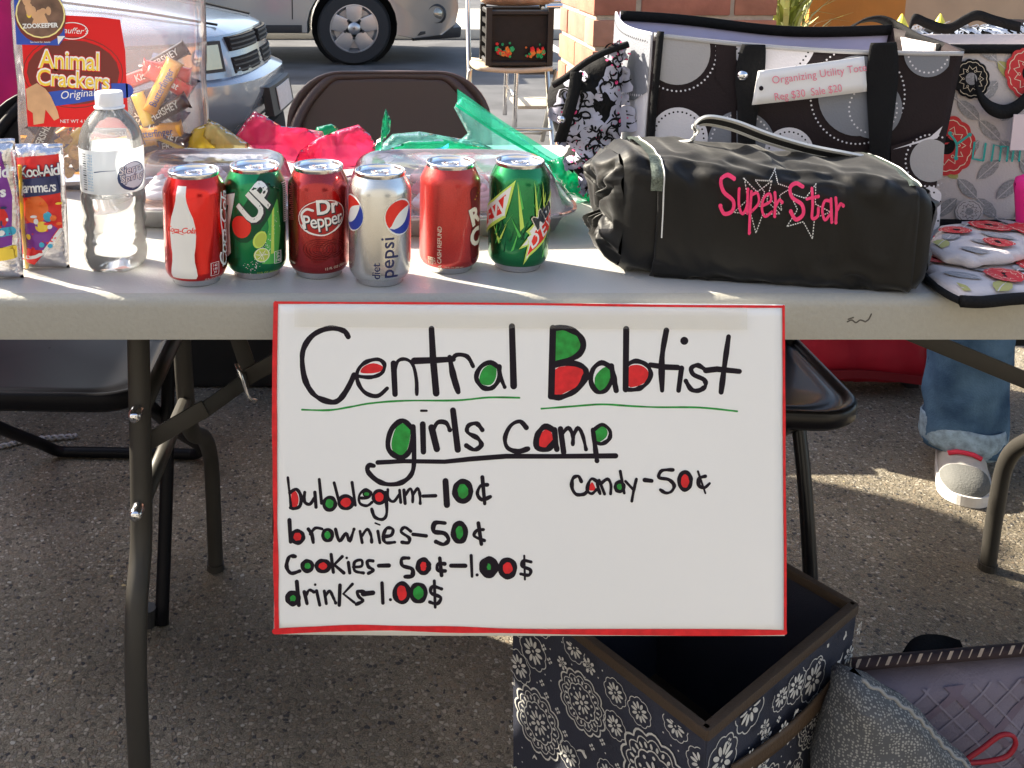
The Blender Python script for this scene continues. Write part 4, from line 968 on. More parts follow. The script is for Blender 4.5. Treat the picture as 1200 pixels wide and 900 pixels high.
# ================================================================== WATER BOTTLE
M_clearw = film('bottle_plastic', (.97, .98, .99), body=.22, bodycol=(.9, .9, .9), rough=.03, bump=.12, bs=60)
M_clear = film('clear_plastic', (.97, .98, .99), body=.03, bodycol=(.9, .9, .9), rough=.03, bump=.12, bs=60)
M_water = pm('water', (.97, .985, .99), .0, 0, trans=1, ior=1.33)
M_cap = pm('white_cap', (.82, .82, .84), .35); M_label = film('water_label', (.8, .85, .9), body=.86, bodycol=(.80, .84, .88), rough=.2, bump=0)
p = G(128, 322, TZ); p.y += .033
bot = empty('water_bottle', (p.x, p.y, TZ), 'clear plastic water bottle with white cap and pale label beside the juice pouches', 'bottle', math.atan2(-p.x, p.y))
BP = [(.0, .004), (.022, .003), (.029, .001), (.0325, .006), (.0345, .012), (.0350, .020), (.0328, .027), (.0352, .034), (.0326, .044), (.0352, .053), (.0324, .063), (.0350, .073), (.0352, .084), (.0338, .088), (.0345, .092), (.0345, .136), (.0350, .141), (.0335, .150), (.0300, .160), (.0240, .169), (.0170, .176), (.0135, .180), (.0130, .184)]
def bottle(prof, amp, n=56):
    mb = MB()
    vs = []; 
    for r_, z in prof:
        for k in range(n):
            a = 2 * math.pi * k / n; wv = amp * math.sin(3 * a + 1) * max(0, 1 - abs(z - .045) / .04)
            dd = (.0012 * math.cos(5 * a)) if z < .016 else 0
            vs.append((r_ * math.cos(a), r_ * math.sin(a), z + wv - (dd if r_ > .02 else 0)))
    fs = [(i * n + k, i * n + (k + 1) % n, (i + 1) * n + (k + 1) % n, (i + 1) * n + k) for i in range(len(prof) - 1) for k in range(n)]
    return mb.add(vs, fs)
bottle(BP[1:], .0035).build('bottle_wall', M_clearw, bot, smooth=True)
wp = [(max(0, r_ - .0009), z + .0006) for r_, z in BP if z < .088]; mbw = bottle(wp[1:], .0035)
k_ = len(wp) - 1; mbw.add([], []); n = 56
mbw.f.append(tuple(range(n))[::-1]); mbw.mi.append(0); mbw.f.append(tuple((k_ - 1) * n + i for i in range(n))); mbw.mi.append(0)
mbw.build('water', M_water, bot, smooth=True, auto=60)
MB().lathe([(.0146, .182), (.0150, .184), (.0150, .1955), (.0140, .1975), (.001, .1978)], n=40, cap0=True, cap1=False).build('cap', M_cap, bot, smooth=True, auto=40)
MB().lathe([(.0165, .1795), (.0165, .1815), (.0135, .182)], n=40, cap0=False, cap1=False).build('neck_ring', M_cap, bot, smooth=True)
MB().lathe([(.0349, .090), (.0351, .0905), (.0351, .1375), (.0349, .138)], n=56, cap0=False, cap1=False).build('label', M_label, bot, smooth=True)
on_b = lambda u, v, h: Vector(((.0353 + h) * math.sin(u / .0353), -(.0353 + h) * math.cos(u / .0353), v))
pr = Print()
for i in range(16): pr.stroke([(-.036, .0945 + i * .0026), (-.0305, .0945 + i * .0026)], random.choice([.0008, .0014, .0005]), 0, caps=False)
for j in range(4):
    for i in range(13): pr.stroke([(-.0275 + j * .0022, .094 + i * .0032), (-.0275 + j * .0022, .094 + i * .0032 + random.uniform(.001, .0026))], .0008, 2, caps=False)
pr.ell(.021, .1085, .0165, .0155, 1); pr.ell(.0225, .1105, .0155, .0145, 3)
pr.ring(.0215, .1095, .0150, .0008, 1); 
pr.text('Sierra', .019, .1165, .0115, 1, shear=.25, bold=.0007, rot=R(6)); pr.text('Sierra', .019, .1165, .0115, 4, shear=.25, bold=.0001, rot=R(6))
pr.text('Springs', .022, .1080, .0105, 1, shear=.25, bold=.0007, rot=R(6)); pr.text('Springs', .022, .1080, .0105, 4, shear=.25, bold=.0001, rot=R(6))
pr.text('16.9 FL OZ', .026, .0965, .003, 3, rot=R(6)); pr.stroke([(-.018, .1155), (-.008, .1170), (.003, .1172)], .0012, 1, w1=.0003)
pr.build('print', on_b, [M_bk, pm('label_navy', (.03, .06, .16), .4), pm('label_blue', (.2, .4, .6), .4), pm('label_pale', (.7, .76, .82), .4), M_white], bot, cut=(.003, None))

# ================================================================== JUICE POUCHES
M_foil = pm('foil', (.72, .70, .72), .22, .95, bump=1.0, bs=90); M_straw = pm('yellow_straw', (.80, .50, .02), .35)
PJ = [pm('pouch_red', (.70, .03, .03), .3, .2, var=.2, vs=60), M_white, pm('pouch_navy', (.03, .04, .12), .4), pm('pouch_orange', (.80, .16, .03), .35), pm('pouch_purple', (.20, .04, .30), .3, .2), pm('pouch_yellow', (.85, .60, .06), .35), pm('pouch_blue', (.05, .40, .60), .35)]
def pouch(px0, px1, pyt, pyb, label, kind):
    b = G((px0 + px1) / 2, pyb, TZ); y0 = b.y + .012
    xl, xr = P(px0, 250, y0).x, P(px1, 250, y0).x; zt_ = P(px0, pyt, y0).z - TZ; w_ = xr - xl
    t = empty('juice_pouch', ((xl + xr) / 2, y0, TZ), label, 'juice pouch', group='foil juice pouches at the left end')
    o_ = [(-w_ / 2, .001), (w_ / 2 * .98, .0), (w_ / 2, zt_ * .5), (w_ / 2 * .97, zt_ - .004), (0, zt_), (-w_ / 2 * .98, zt_ - .002), (-w_ / 2, zt_ * .5)]
    ob, sf = puffy('pouch_body', o_, (t.location.x, y0, TZ), X, Z, -Y, .011, M_foil, t, res=.004, edge=.022, wr=.0045, ws=50, round_=False, seed=px0)
    F = lambda u, v, h: sf(u, v, h * 2.5 + .0013)
    W_ = w_ / 2; pr = Print()
    if kind == 0:
        pr.poly([(-W_ * .88, zt_ * .10), (-W_ * .3, zt_ * .05), (W_ * .6, zt_ * .25), (W_ * .86, zt_ * .34), (W_ * .86, zt_ * .93), (-W_ * .86, zt_ * .9)], 0)
        pr.stroke([(-W_ * .85, zt_ * .12), (0, zt_ * .14), (W_ * .8, zt_ * .33)], .004, 1)
        pr.poly([(-W_ * .7, zt_ * .20), (W_ * .1, zt_ * .17), (W_ * .7, zt_ * .34), (W_ * .2, zt_ * .42), (-W_ * .7, zt_ * .38)], 4)
        pr.ell(-W_ * .1, zt_ * .50, W_ * .5, zt_ * .11, 3); pr.ell(W_ * .35, zt_ * .44, .005, .006, 6); pr.ell(W_ * .1, zt_ * .36, .007, .006, 5)
        for i in range(16): pr.ell(random.uniform(-W_ * .8, W_ * .8), random.uniform(zt_ * .2, zt_ * .62), random.uniform(.001, .004), random.uniform(.001, .004), random.choice([0, 3, 5, 6, 4, 1]), n=9)
        pr.stroke([(-W_ * .85, zt_ * .66), (0, zt_ * .68), (W_ * .86, zt_ * .70)], .020, 2); pr.text('Kool-Aid', W_ * .12, zt_ * .80, .0175, 2, bold=.0011, sx=.8, rot=R(4), space=.85); pr.text('Kool-Aid', W_ * .12, zt_ * .80, .0175, 1, bold=.0003, sx=.8, rot=R(4), space=.85)
        pr.text('Jammers', W_ * .08, zt_ * .675, .0155, 1, bold=.0003, sx=.8, rot=R(2), space=.85)
    else:
        pr.poly([(-W_ * .88, zt_ * .2), (W_ * .75, zt_ * .26), (W_ * .85, zt_ * .6), (W_ * .6, zt_ * .92), (-W_ * .86, zt_ * .9)], 4)
        pr.ell(W_ * .2, zt_ * .46, W_ * .5, zt_ * .10, 0); pr.stroke([(-W_ * .8, zt_ * .33), (W_ * .75, zt_ * .36)], .010, 6); pr.stroke([(-W_ * .85, zt_ * .16), (W_ * .8, zt_ * .21)], .014, 5)
        pr.text('Kool-Aid', 0, zt_ * .78, .0175, 1, bold=.0006, sx=.8); pr.text('Jammers', 0, zt_ * .64, .0155, 1, bold=.0006, sx=.8)
        for i in range(16): pr.ell(random.uniform(-W_ * .8, W_ * .8), random.uniform(zt_ * .25, zt_ * .6), random.uniform(.001, .004), random.uniform(.001, .004), random.choice([0, 2, 6, 4, 1]), n=9)
    pr.build('print', F, PJ, t, cut=(.005, .005), org=t.location, clip=[(-W_ * .9, .004), (W_ * .9, .004), (W_ * .9, zt_ * .97), (-W_ * .9, zt_ * .97)])
    MB(t.location).grid(lambda u, v: (t.location.x + (u - .5) * w_ * .97, y0 - .0018 - .0015 * math.sin(u * 19), TZ + zt_ - .012 + .012 * v), 14, 2).build('top_seal', M_foil, t, smooth=True, solid=.0012)
    if kind == 0:
        MB(t.location).tube([sf(-W_ * .62, zt_ * q, .004) for q in (.02, .3, .6, .85)], .0021, n=10).build('straw', M_straw, t, smooth=True)
        MB(t.location).grid(lambda u, v: sf(-W_ * .95 + u * W_ * .55, zt_ * (.02 + .9 * v), .0066), 4, 12).build('straw_sleeve', M_clear, t, smooth=True)
pouch(20, 79, 168, 318, 'red foil juice pouch with a yellow straw left of the water bottle', 0)
pouch(-46, 24, 162, 330, 'purple foil juice pouch cut by the left edge, nearest the table front', 1)

# ================================================================== BAKERY TRAYS WITH CLEAR LIDS
M_lid = film('clear_lid', (.96, .96, .98), body=.20, bodycol=(.98, .90, .95), rough=.05, bump=.35, bs=30)
M_tray = pm('foil_tray', (.70, .70, .70), .32, .9, bump=.4, bs=60)
M_ice = [pm('icing_%s' % c, col, .6, bump=.5, bs=90) for c, col in (('pink', (.85, .45, .48)), ('white', (.86, .83, .83)), ('rose', (.80, .22, .25)))]
M_cake = pm('baked_crust', (.42, .22, .10), .8, var=.25, vs=60, bump=.6, bs=120)
def sup(a, b, n=48, e=5): 
    q = []
    for i in range(n):
        t_ = 2 * math.pi * i / n; c_, s_ = math.cos(t_), math.sin(t_); q.append((a * abs(c_) ** (2 / e) * (1 if c_ >= 0 else -1), b * abs(s_) ** (2 / e) * (1 if s_ >= 0 else -1)))
    return q
def stack(mb, a, b, seq, n=64, e=5, top=True, bot=False, rip=0):
    k0 = len(mb.v); vs = []
    for da, z in seq:
        for i, (x, y) in enumerate(sup(a + da, b + da, n, e)):
            f_ = 1 + rip * (.006 if i % 2 else -.006); vs.append((x * f_, y * f_, z))
    m_ = len(seq); fs = [(j * n + i, j * n + (i + 1) % n, (j + 1) * n + (i + 1) % n, (j + 1) * n + i) for j in range(m_ - 1) for i in range(n)]
    if top: fs.append(tuple((m_ - 1) * n + i for i in range(n)))
    if bot: fs.append(tuple(range(n))[::-1])
    return mb.add(vs, fs)
def tray(px0, px1, y0, y1, h, label, glab, rz=0, seed=1):
    rnd = random.Random(seed); ym = (y0 + y1) / 2; a = (P(px1, 270, y0).x - P(px0, 270, y0).x) / 2; b = (y1 - y0) / 2; cx_ = (P(px1, 270, y0).x + P(px0, 270, y0).x) / 2 + .004
    t = empty('bakery_tray', (cx_, ym, TZ), label, 'food tray', rz, group='bakery trays with clear lids behind the cans')
    mb = MB(); stack(mb, a, b, [(-.022, .0005), (-.018, .002), (-.008, .024), (-.004, .027), (.0, .0265), (.001, .029), (-.004, .030), (-.008, .0285), (-.020, .006), (-.024, .004)], top=True, bot=True, rip=1)
    mb.build('tray_pan', M_tray, t, smooth=True, auto=50)
    mb = MB(); stack(mb, a, b, [(.006, .0300), (.006, .0315), (-.006, .032), (-.011, .036), (-.020, h - .012), (-.026, h - .004), (-.036, h), (-.042, h - .001), (-.050, h - .004)], top=True)
    mb.build('lid', M_lid, t, smooth=True, auto=60, solid=0)
    mb = MB(); mb.add([(x, y, .0325) for x, y in sup(a + .006, b + .006)] + [(x, y, .0325) for x, y in sup(a + .002, b + .002)], [(i, (i + 1) % 48, 48 + (i + 1) % 48, 48 + i) for i in range(48)])
    mb.build('lid_flange', M_lid, t, solid=.0012)
    nx, ny = max(2, int(a * 2 / .062)), max(2, int(b * 2 / .066)); k = 0; first = {}
    for i in range(nx):
        for j in range(ny):
            x = (i - (nx - 1) / 2) * .060; y = (j - (ny - 1) / 2) * .062
            kind = (i * 2 + j + seed) % 3
            c_ = math.cos(rz); s_ = math.sin(rz)
            loc = (cx_ + x * c_ - y * s_, ym + x * s_ + y * c_, TZ + .007)
            if kind not in first:
                e_ = empty('iced_cupcake', loc, '', 'cupcake', group=glab)
                m_ = MB(); m_.lathe([(.019, 0), (.024, .020), (.027, .023), (.026, .026)], n=28); m_.build('cake', M_cake, e_, smooth=True, auto=50)
                m_ = MB(); pts = []
                for q in range(60):
                    f_ = q / 59; rr_ = .020 * (1 - f_ * .93); pts.append((rr_ * math.cos(q * .42), rr_ * math.sin(q * .42), .026 + .026 * f_))
                m_.tube(pts, [.0075 * (1 - .45 * q / 59) for q in range(60)], n=8); m_.build('icing', M_ice[kind], e_, smooth=True); first[kind] = e_
            else: e_ = copy_tree(first[kind]); e_.location = loc
            e_.rotation_euler.z = rnd.uniform(0, 6)
            col_ = ('pink', 'white', 'rose red')[kind]; row_ = ('front', 'middle', 'back')[j] if ny == 3 else ('front', 'middle', 'back', 'rearmost')[j]
            e_['label'] = '%s iced cupcake in the %s, %s row, %s' % (col_, glab, row_, ('at the left end', 'second from the left', 'third from the left', 'fourth from the left', 'fifth from the left')[i])
    return t
tray(120, 343, 1.225, 1.40, .078, 'foil tray of pink iced cakes under a clear lid behind the bottle and left cans', 'left bakery tray', seed=1)
tray(392, 676, 1.19, 1.405, .076, 'foil tray of iced cakes under a clear lid behind the silver and green cans', 'right bakery tray', seed=2)

# ================================================================== CLEAR JUG OF CANDY
jy = 1.50; ja, jb = P(12, 100, jy - .07).x, P(229, 100, jy - .07).x; jcx = (ja + jb) / 2; jw = (jb - ja) / 2; jd = .075
jug = empty('snack_jug', (jcx, jy, TZ), 'clear square plastic jug with red animal crackers label, reused to hold candy', 'jug')
M_jug = film('jug_plastic', (.95, .95, .96), body=.17, bodycol=(.85, .80, .85), rough=.06, bump=.5, bs=14)
mb = MB(); stack(mb, jw, jd, [(-.012, .0005), (-.004, .004), (0, .012), (0, .10), (-.002, .15), (0, .20), (0, .27), (-.006, .295), (-.03, .315), (-.055, .325), (-.055, .345)], top=False, bot=True, e=7)
mb.build('jug_wall', M_jug, jug, smooth=True)
mb = MB(); mb.lathe([(.062, .338), (.066, .340), (.066, .368), (.06, .372), (.001, .372)], n=40, cap1=False); mb.build('screw_lid', pm('red_lid', (.6, .02, .02), .4), jug, smooth=True, auto=40)
JF = lambda u, v, h: Vector((u, -jd - .0012 - h * 1.5, v))
def jp(px, py): p = P(px, py, jy - jd); return (p.x - jcx, p.z - TZ)
JM = [pm('label_red', (.68, .012, .015), .4, spec=.3), M_white, pm('label_yellow', (.85, .60, .05), .4), pm('label_royal_blue', (.02, .07, .42), .4), pm('label_brown', (.17, .02, .015), .4), pm('cracker_tan', (.62, .36, .19), .6, var=.15, vs=40), pm('photo_brown', (.16, .09, .06), .5, var=.4, vs=60), pm('label_pale_yellow', (.85, .75, .30), .4), M_black]
pr = Print()
pr.poly([jp(26, 50), jp(33, 148), jp(151, 150), jp(147, 60), jp(141, 23), jp(120, 20), jp(60, 17)], 0)
x_, y_ = jp(86, 85); pr.ell(x_, y_, jp(140, 80)[0] - x_, .046, 4); pr.ring(x_, y_, jp(144, 80)[0] - x_, .0012, 4, ry=.050)
pr.stroke([jp(60, 116), jp(90, 112), jp(120, 106), jp(148, 106)], .021, 3, smooth=False); 
a_, b_ = jp(85, 36); pr.ring(a_, b_, .0215, .0012, 1, ry=.0115); pr.text("Stauffer's", a_, b_, .0120, 1, shear=.3, rot=R(-3))
for (tx, px, py, sz, rt) in (('Animal', 83, 72, .036, -3), ('Crackers', 87, 94, .033, -4)):
    a_, b_ = jp(px, py)
    pr.text(tx, a_, b_, sz, 4, bold=.0030, rot=R(rt), sx=.86, space=.98); pr.text(tx, a_ - .0008, b_ + .0008, sz, 0, bold=.0024, rot=R(rt), sx=.86, space=.98); 
    pr.text(tx, a_ - .001, b_ + .001, sz, 1, bold=.0014, rot=R(rt), sx=.86, space=.98); pr.text(tx, a_ - .001, b_ - .0002, sz * .99, 2, bold=.0003, rot=R(rt), sx=.86, space=.98)
a_, b_ = jp(91, 110); pr.text('Original', a_, b_, .0155, 1, rot=R(6), shear=.25); a_, b_ = jp(88, 142); pr.text('NET WT 4 LB', a_, b_, .0070, 1)
pr.poly([jp(*q) for q in ((31, 104), (44, 97), (54, 104), (60, 112), (68, 130), (70, 138), (64, 141), (58, 133), (54, 128), (52, 144), (40, 146), (39, 132), (33, 128))], 5)
pr.stroke([jp(q, r) for q, r in ((131, 118), (140, 114), (139, 136), (131, 138))], .0008, 1, smooth=False, closed=True)
pr.poly([jp(15, -30), jp(20, 52), jp(70, 53), jp(77, 43), jp(70, -30)], 3)
x_, y_ = jp(48, 16); pr.ell(x_, y_ - .004, .0355, .037, 4); pr.ell(x_, y_, .0345, .034, 7); pr.ell(x_, y_, .0325, .032, 6); 
pr.poly([jp(38, 28), jp(44, 12), jp(50, 10), jp(58, 28)], 5); 
for i in range(9): pr.ell(x_ + random.uniform(-.026, .026), y_ + random.uniform(-.005, .024), random.uniform(.003, .006), random.uniform(.004, .008), random.choice([5, 5, 4, 2]), n=10)
a_, b_ = jp(48, 30); pr.text('ZOOKEEPER', a_, b_, .0088, 1, bold=.0003, rot=R(2)); pr.poly([jp(68, 42), jp(77, 42), jp(69, 52)], 1); a_, b_ = jp(48, 49); pr.text('See back for details', a_, b_, .0036, 1)
o_ = pr.build('label', JF, JM, jug)
# candy in the jug: one of each kind with its parts, then copies
WR = {'orange': pm('wrapper_orange', (.80, .36, .02), .3, coat=.6, var=.1, vs=50), 'brown': pm('wrapper_brown', (.06, .025, .02), .3, coat=.6), 'red': pm('wrapper_red', (.65, .05, .03), .3, coat=.6), 'purple': pm('wrapper_dark', (.07, .05, .09), .3, coat=.5), 'yellow': pm('wrapper_yellow', (.80, .55, .05), .3, coat=.6)}
def candy(kind, txt, L, H):
    t = empty('candy_bar', (0, 0, 0), kind + ' wrapped candy bar inside the clear jug', 'candy', group='candy in the clear jug')
    z_ = [(-L / 2, -H / 2), (-L * .44, -H * .38), (L * .44, -H * .38), (L / 2, -H / 2), (L / 2, H / 2), (L * .44, H * .4), (-L * .44, H * .4), (-L / 2, H / 2)]
    ob, sf = puffy('wrapper', z_, (0, 0, 0), X, Z, -Y, .008, WR[kind], t, res=.008, wr=.002, ws=60, round_=False)
    if txt:
        pr = Print(); pr.text(txt, 0, 0, H * .52, 0, bold=.0002, sx=.78); pr.build('print', lambda u, v, h: sf(u, v, h + .0008), [pm('candy_ink_blue', (.03, .05, .22), .4) if kind in ('orange', 'yellow') else M_white], t, cut=(.006, .006))
    return t
kinds = {'orange': candy('orange', 'Butterfinger', .085, .030), 'brown': candy('brown', 'HERSHEY', .075, .028), 'red': candy('red', 'Kit Kat', .07, .028), 'purple': candy('purple', '', .06, .032), 'yellow': candy('yellow', '', .05, .026)}
spots = [('orange', 190, 102, 62, 0), ('orange', 182, 155, 8, .0), ('yellow', 168, 128, 110, 0), ('red', 200, 84, -12, .02), ('red', 172, 88, 20, .02), ('brown', 207, 130, 28, 0), ('brown', 210, 155, -20, .0), ('purple', 196, 128, -35, .01), ('purple', 215, 110, 60, .03), ('red', 216, 96, -30, .01), ('brown', 193, 70, 30, .04), ('purple', 176, 112, 15, .04), ('yellow', 205, 165, -25, .02), ('brown', 160, 150, 75, .02), ('brown', 52, 158, 62, 0), ('purple', 40, 160, -50, .02), ('orange', 150, 168, 12, .03), ('brown', 130, 170, 5, .02), ('red', 100, 172, -10, .02), ('yellow', 80, 168, 40, .01), ('brown', 215, 175, 5, .03), ('purple', 165, 175, -6, .05), ('orange', 75, 158, 35, .03)]
used = set()
for i, (k, px, py, an, dy) in enumerate(spots):
    o_ = kinds[k] if k not in used else copy_tree(kinds[k]); used.add(k)
    yy = jy - jd + .016 + dy; p = P(px, py, yy)
    hl = {'orange': .042, 'brown': .037, 'red': .035, 'purple': .03, 'yellow': .025}[k]
    p.x = min(max(p.x, jcx - jw + .03 + hl * abs(math.cos(R(an))) * .4), jcx + jw - .012 - hl * abs(math.cos(R(an)))); p.z = max(p.z, TZ + .012 + hl * abs(math.sin(R(an))))
    o_.location = (p.x, yy, p.z); o_.rotation_euler = (R(random.uniform(-12, 12)), -R(an), R(random.uniform(-12, 12)))
    o_['label'] = '%s wrapped candy %s, %s the clear jug' % (k, 'tilted steeply' if abs(an) > 40 else 'tilted' if abs(an) > 14 else 'lying level', ('resting low in', 'about halfway up', 'topmost in')[0 if py > 140 else 1 if py > 95 else 2] + (' the right side of' if px > 190 else ' the middle of' if px > 120 else ' the left side of'))
    o_['label'] = o_['label'].replace('resting low in', 'at the very bottom in') if i == 16 else o_['label']
    if i > 16: o_.location.y = jy + random.uniform(-.02, .04)
# animal crackers at the bottom of the jug
mb = MB()
for i in range(60):
    x_ = random.uniform(-jw * .8, -jw * .05); y_ = random.uniform(-jd * .75, jd * .7); z_ = random.uniform(.012, .07)
    ps = [(x_ + .008 * math.cos(a) * random.uniform(.6, 1.2), y_ + random.uniform(-.004, .004), z_ + .008 * math.sin(a) * random.uniform(.6, 1.2)) for a in (2 * math.pi * k / 7 for k in range(7))]
    mb.add(ps + [(a, b - .005, c) for a, b, c in ps], [tuple(range(7)), tuple(range(7, 14))[::-1]] + [(k, (k + 1) % 7, 7 + (k + 1) % 7, 7 + k) for k in range(7)])
ob = mb.build('cracker_crumbs', pm('golden_cracker', (.62, .36, .10), .7, var=.3, vs=80)); ob.location = jug.location
tag(ob, 'golden crackers heaped in the bottom left of the clear jug', 'crackers', kind='stuff')

# ================================================================== ZIP BAGS
F_pink = film('pink_film', (1, .32, .48), body=.38, bodycol=(1, .12, .30), rough=.1, bump=.45, bs=34, ior=1.38)
F_pinkl = film('light_pink_film', (.98, .5, .6), body=.42, bodycol=(.95, .35, .48), rough=.1, bump=.45, bs=34, ior=1.38)
F_green = film('green_film', (.25, .88, .62), body=.30, bodycol=(.04, .55, .34), rough=.08, bump=.45, bs=34, ior=1.38)
F_teal = film('pale_teal_film', (.60, .92, .88), body=.25, bodycol=(.35, .72, .68), rough=.08, bump=.45, bs=34, ior=1.38)
F_dkgr = film('deep_green_film', (.08, .62, .38), body=.42, bodycol=(.01, .42, .24), rough=.1, bump=.45, bs=34, ior=1.38)
F_yel = film('yellow_film', (.95, .82, .25), body=.45, bodycol=(.80, .60, .10), rough=.1, bump=.45, bs=34, ior=1.38)
F_yelp = film('pale_yellow_film', (.95, .88, .60), body=.40, bodycol=(.78, .68, .35), rough=.1, bump=.45, bs=34, ior=1.38)
F_blue = film('blue_film', (.1, .6, .9), body=.6, bodycol=(.02, .45, .75), rough=.1, bump=.3)
def crumple(name, pix, y, mat, label, th=.018, wr=.02, parent=None, seed=0, cat='plastic bag', group='coloured zip bags heaped behind the trays'):
    ps = [P(a, b, y) for a, b in pix]; cx_ = sum(p.x for p in ps) / len(ps); zb = max(TZ + .001, min(p.z for p in ps))
    o_ = [(p.x - cx_, p.z - zb) for p in ps]
    n = len(o_); ob, sf = puffy(name, o_, (cx_, y, zb), X, Z, -Y, th * (.35 if group else 1), mat, parent, res=.0065 if group else .01, edge=.02, wr=wr * (.62 if group else 1), ws=17, round_=False, seed=seed, sheet=bool(group), back=-.5 if group else 1, org=(cx_, y, zb) if parent is None else None)
    if parent is None: tag(ob, label, cat, group)
    return ob, sf
crumple('zip_bag', [(215, 166), (228, 150), (248, 143), (262, 158), (275, 172), (262, 181), (228, 180)], 1.44, F_yel, 'bright yellow plastic bag crumpled right of the candy jug', seed=1)
crumple('zip_bag', [(238, 160), (244, 139), (258, 146), (276, 158), (294, 170), (285, 178), (255, 176)], 1.42, F_yelp, 'pale yellow plastic bag folded to a peak right of the candy jug', seed=2)
crumple('zip_bag', [(274, 162), (288, 142), (298, 130), (312, 137), (330, 148), (358, 150), (376, 160), (378, 186), (345, 192), (310, 182)], 1.50, F_pink, 'pink plastic bag with a peaked corner, left of the two pink bags', seed=3)
crumple('zip_bag', [(344, 192), (352, 176), (372, 162), (398, 152), (420, 146), (434, 158), (441, 172), (432, 196), (390, 200)], 1.47, F_pink, 'hot pink folded plastic bag, right of the two pink bags', seed=4)
crumple('zip_bag', [(322, 160), (350, 150), (378, 154), (384, 170), (350, 178)], 1.53, F_pinkl, 'light pink plastic bag between the two hot pink bags', seed=12)
crumple('zip_bag', [(368, 158), (371, 149), (388, 145), (397, 150), (394, 158), (380, 162)], 1.54, F_dkgr, 'small green bag corner poking up behind the pink bags', th=.008, wr=.008, seed=5)
crumple('zip_bag', [(432, 196), (436, 172), (446, 160), (448, 142), (452, 127), (458, 140), (457, 154), (449, 166), (447, 182), (444, 198)], 1.45, F_green, 'narrow green bag corner standing up right of the pink bags', th=.008, wr=.012, seed=6)
crumple('zip_bag', [(444, 196), (440, 176), (460, 157), (492, 154), (525, 160), (560, 166), (578, 174), (560, 184), (540, 198), (480, 200)], 1.48, F_teal, 'pale teal bag lying flat with a blue edge between pink and green bags', seed=7)
t = empty('zip_bag', P(600, 200, 1.50), 'large clear green edged zip bag slanting down towards the patterned cloth bag', 'plastic bag', group='coloured zip bags heaped behind the trays'); t.location.z = TZ
ob, sf = crumple('bag_film', [(532, 126), (540, 112), (572, 132), (606, 158), (640, 182), (690, 210), (690, 222), (660, 226), (630, 205), (545, 200), (520, 196), (530, 172), (548, 156)], 1.49, F_teal, '', parent=t, seed=8, th=.020, wr=.018)
def strip(pa, pb, w_, y, m, name, parent, nn=14, sag=4):
    mb = MB(parent.location)
    def fn(u, v):
        px = pa[0] + (pb[0] - pa[0]) * u; py = pa[1] + (pb[1] - pa[1]) * u + sag * math.sin(math.pi * u); p = P(px, py + (v - .5) * w_, y)
        return p + Vector((0, .004 * math.sin(u * 14), 0))
    return mb.grid(fn, nn, 2).build(name, m, parent, smooth=True)
strip((536, 113), (692, 212), 17, 1.462, F_green, 'bag_hem', t); strip((534, 123), (676, 207), 4, 1.455, F_dkgr, 'zip_track', t)
crumple('zip_bag', [(452, 176), (480, 165), (520, 163), (580, 175), (560, 181), (520, 184), (470, 184)], 1.44, F_green, 'flat green bag with pointed end lying over the pale teal bag', th=.008, wr=.008, seed=9)
b_ = empty('blue_straw_strip', P(500, 178, 1.425), 'bright blue plastic strip across the pale teal bag', 'plastic strip'); 
strip((488, 186), (526, 171), 5, 1.425, F_blue, 'strip', b_, sag=0)
crumple('zip_bag', [(640, 190), (668, 180), (690, 186), (716, 200), (722, 232), (690, 236), (665, 226), (650, 208)], 1.38, F_dkgr, 'deep green crumpled bag tucked against the patterned cloth bag', th=.022, wr=.03, seed=10)

# ================================================================== POSTER (hangs from the table edge, its foot swung a little forward)
t0 = .978 / (ray(620, 356).y)
def PP(px, py, h=0): return C0 + ray(px, py) * t0 * 1.0 - FW * h
pc = PP(620, 549)
poster = empty('poster', PP(620, 354), 'white handmade price poster with red marker border taped to the table edge', 'poster')
M_paper = pm('white_poster_board', (.82, .815, .80), .38, var=.02, vs=3, bump=.12, bs=9, spec=.4)
mb = MB(poster.location)
def curl(px, py): return .0012 * math.sin((px - 320) / 120.) + .0025 * ((px - 620) / 300.) ** 2
mb.grid(lambda u, v: PP(320.5 + 599.5 * u + .8 * math.sin(v * 3), 354 + 390.5 * v + (3.5 * u) * (1 - v) + (1.5 * u) * v + .8 * math.sin(u * 6), -curl(320 + 600 * u, 354 + 390 * v)), 40, 26)
mb.build('board', M_paper, poster, smooth=True, solid=.0006)
pr = Print(); pr.WOB = .38
def T(pts, off, k): return [(off[0] + x / k, off[1] + y / k) for x, y in pts]
def st(off, k, pts, w_, mi=0, **kw): pr.stroke(T(pts, off, k), w_ / k, mi, **kw)
def fill(off, k, pts, mi): pr.poly([tuple(p) for p in smooth_path([Vector(q) for q in T(pts, off, k)], 3, True)], mi)
def el(off, k, x, y, rx, ry, mi, rot=0): pr.ell(off[0] + x / k, off[1] + y / k, rx / k, ry / k, mi, rot=rot)
def rg(off, k, x, y, rx, ry, w_): pr.ring(off[0] + x / k, off[1] + y / k, rx / k, w_ / k, 0, ry=ry / k)
def letters(off, k, L):
    for it in L:
        c = it[0]
        if c == 's': st(off, k, it[2], it[1])
        elif c == 'L': st(off, k, it[2], it[1], smooth=False)
        elif c == 'r': fill(off, k, it[1], 2)
        elif c == 'g': fill(off, k, it[1], 1)
        elif c in 'OQN':     # ring, filled red / green / nothing
            _, x, y, rx, ry, w_, fr = it
            if fr: el(off, k, x, y, (rx - w_ * .35) * fr, (ry - w_ * .35) * fr, {'O': 2, 'Q': 1, 'N': 0}[c])
            rg(off, k, x, y, rx, ry, w_)
        elif c == 'd': el(off, k, it[1], it[2], it[3], it[3], 0)
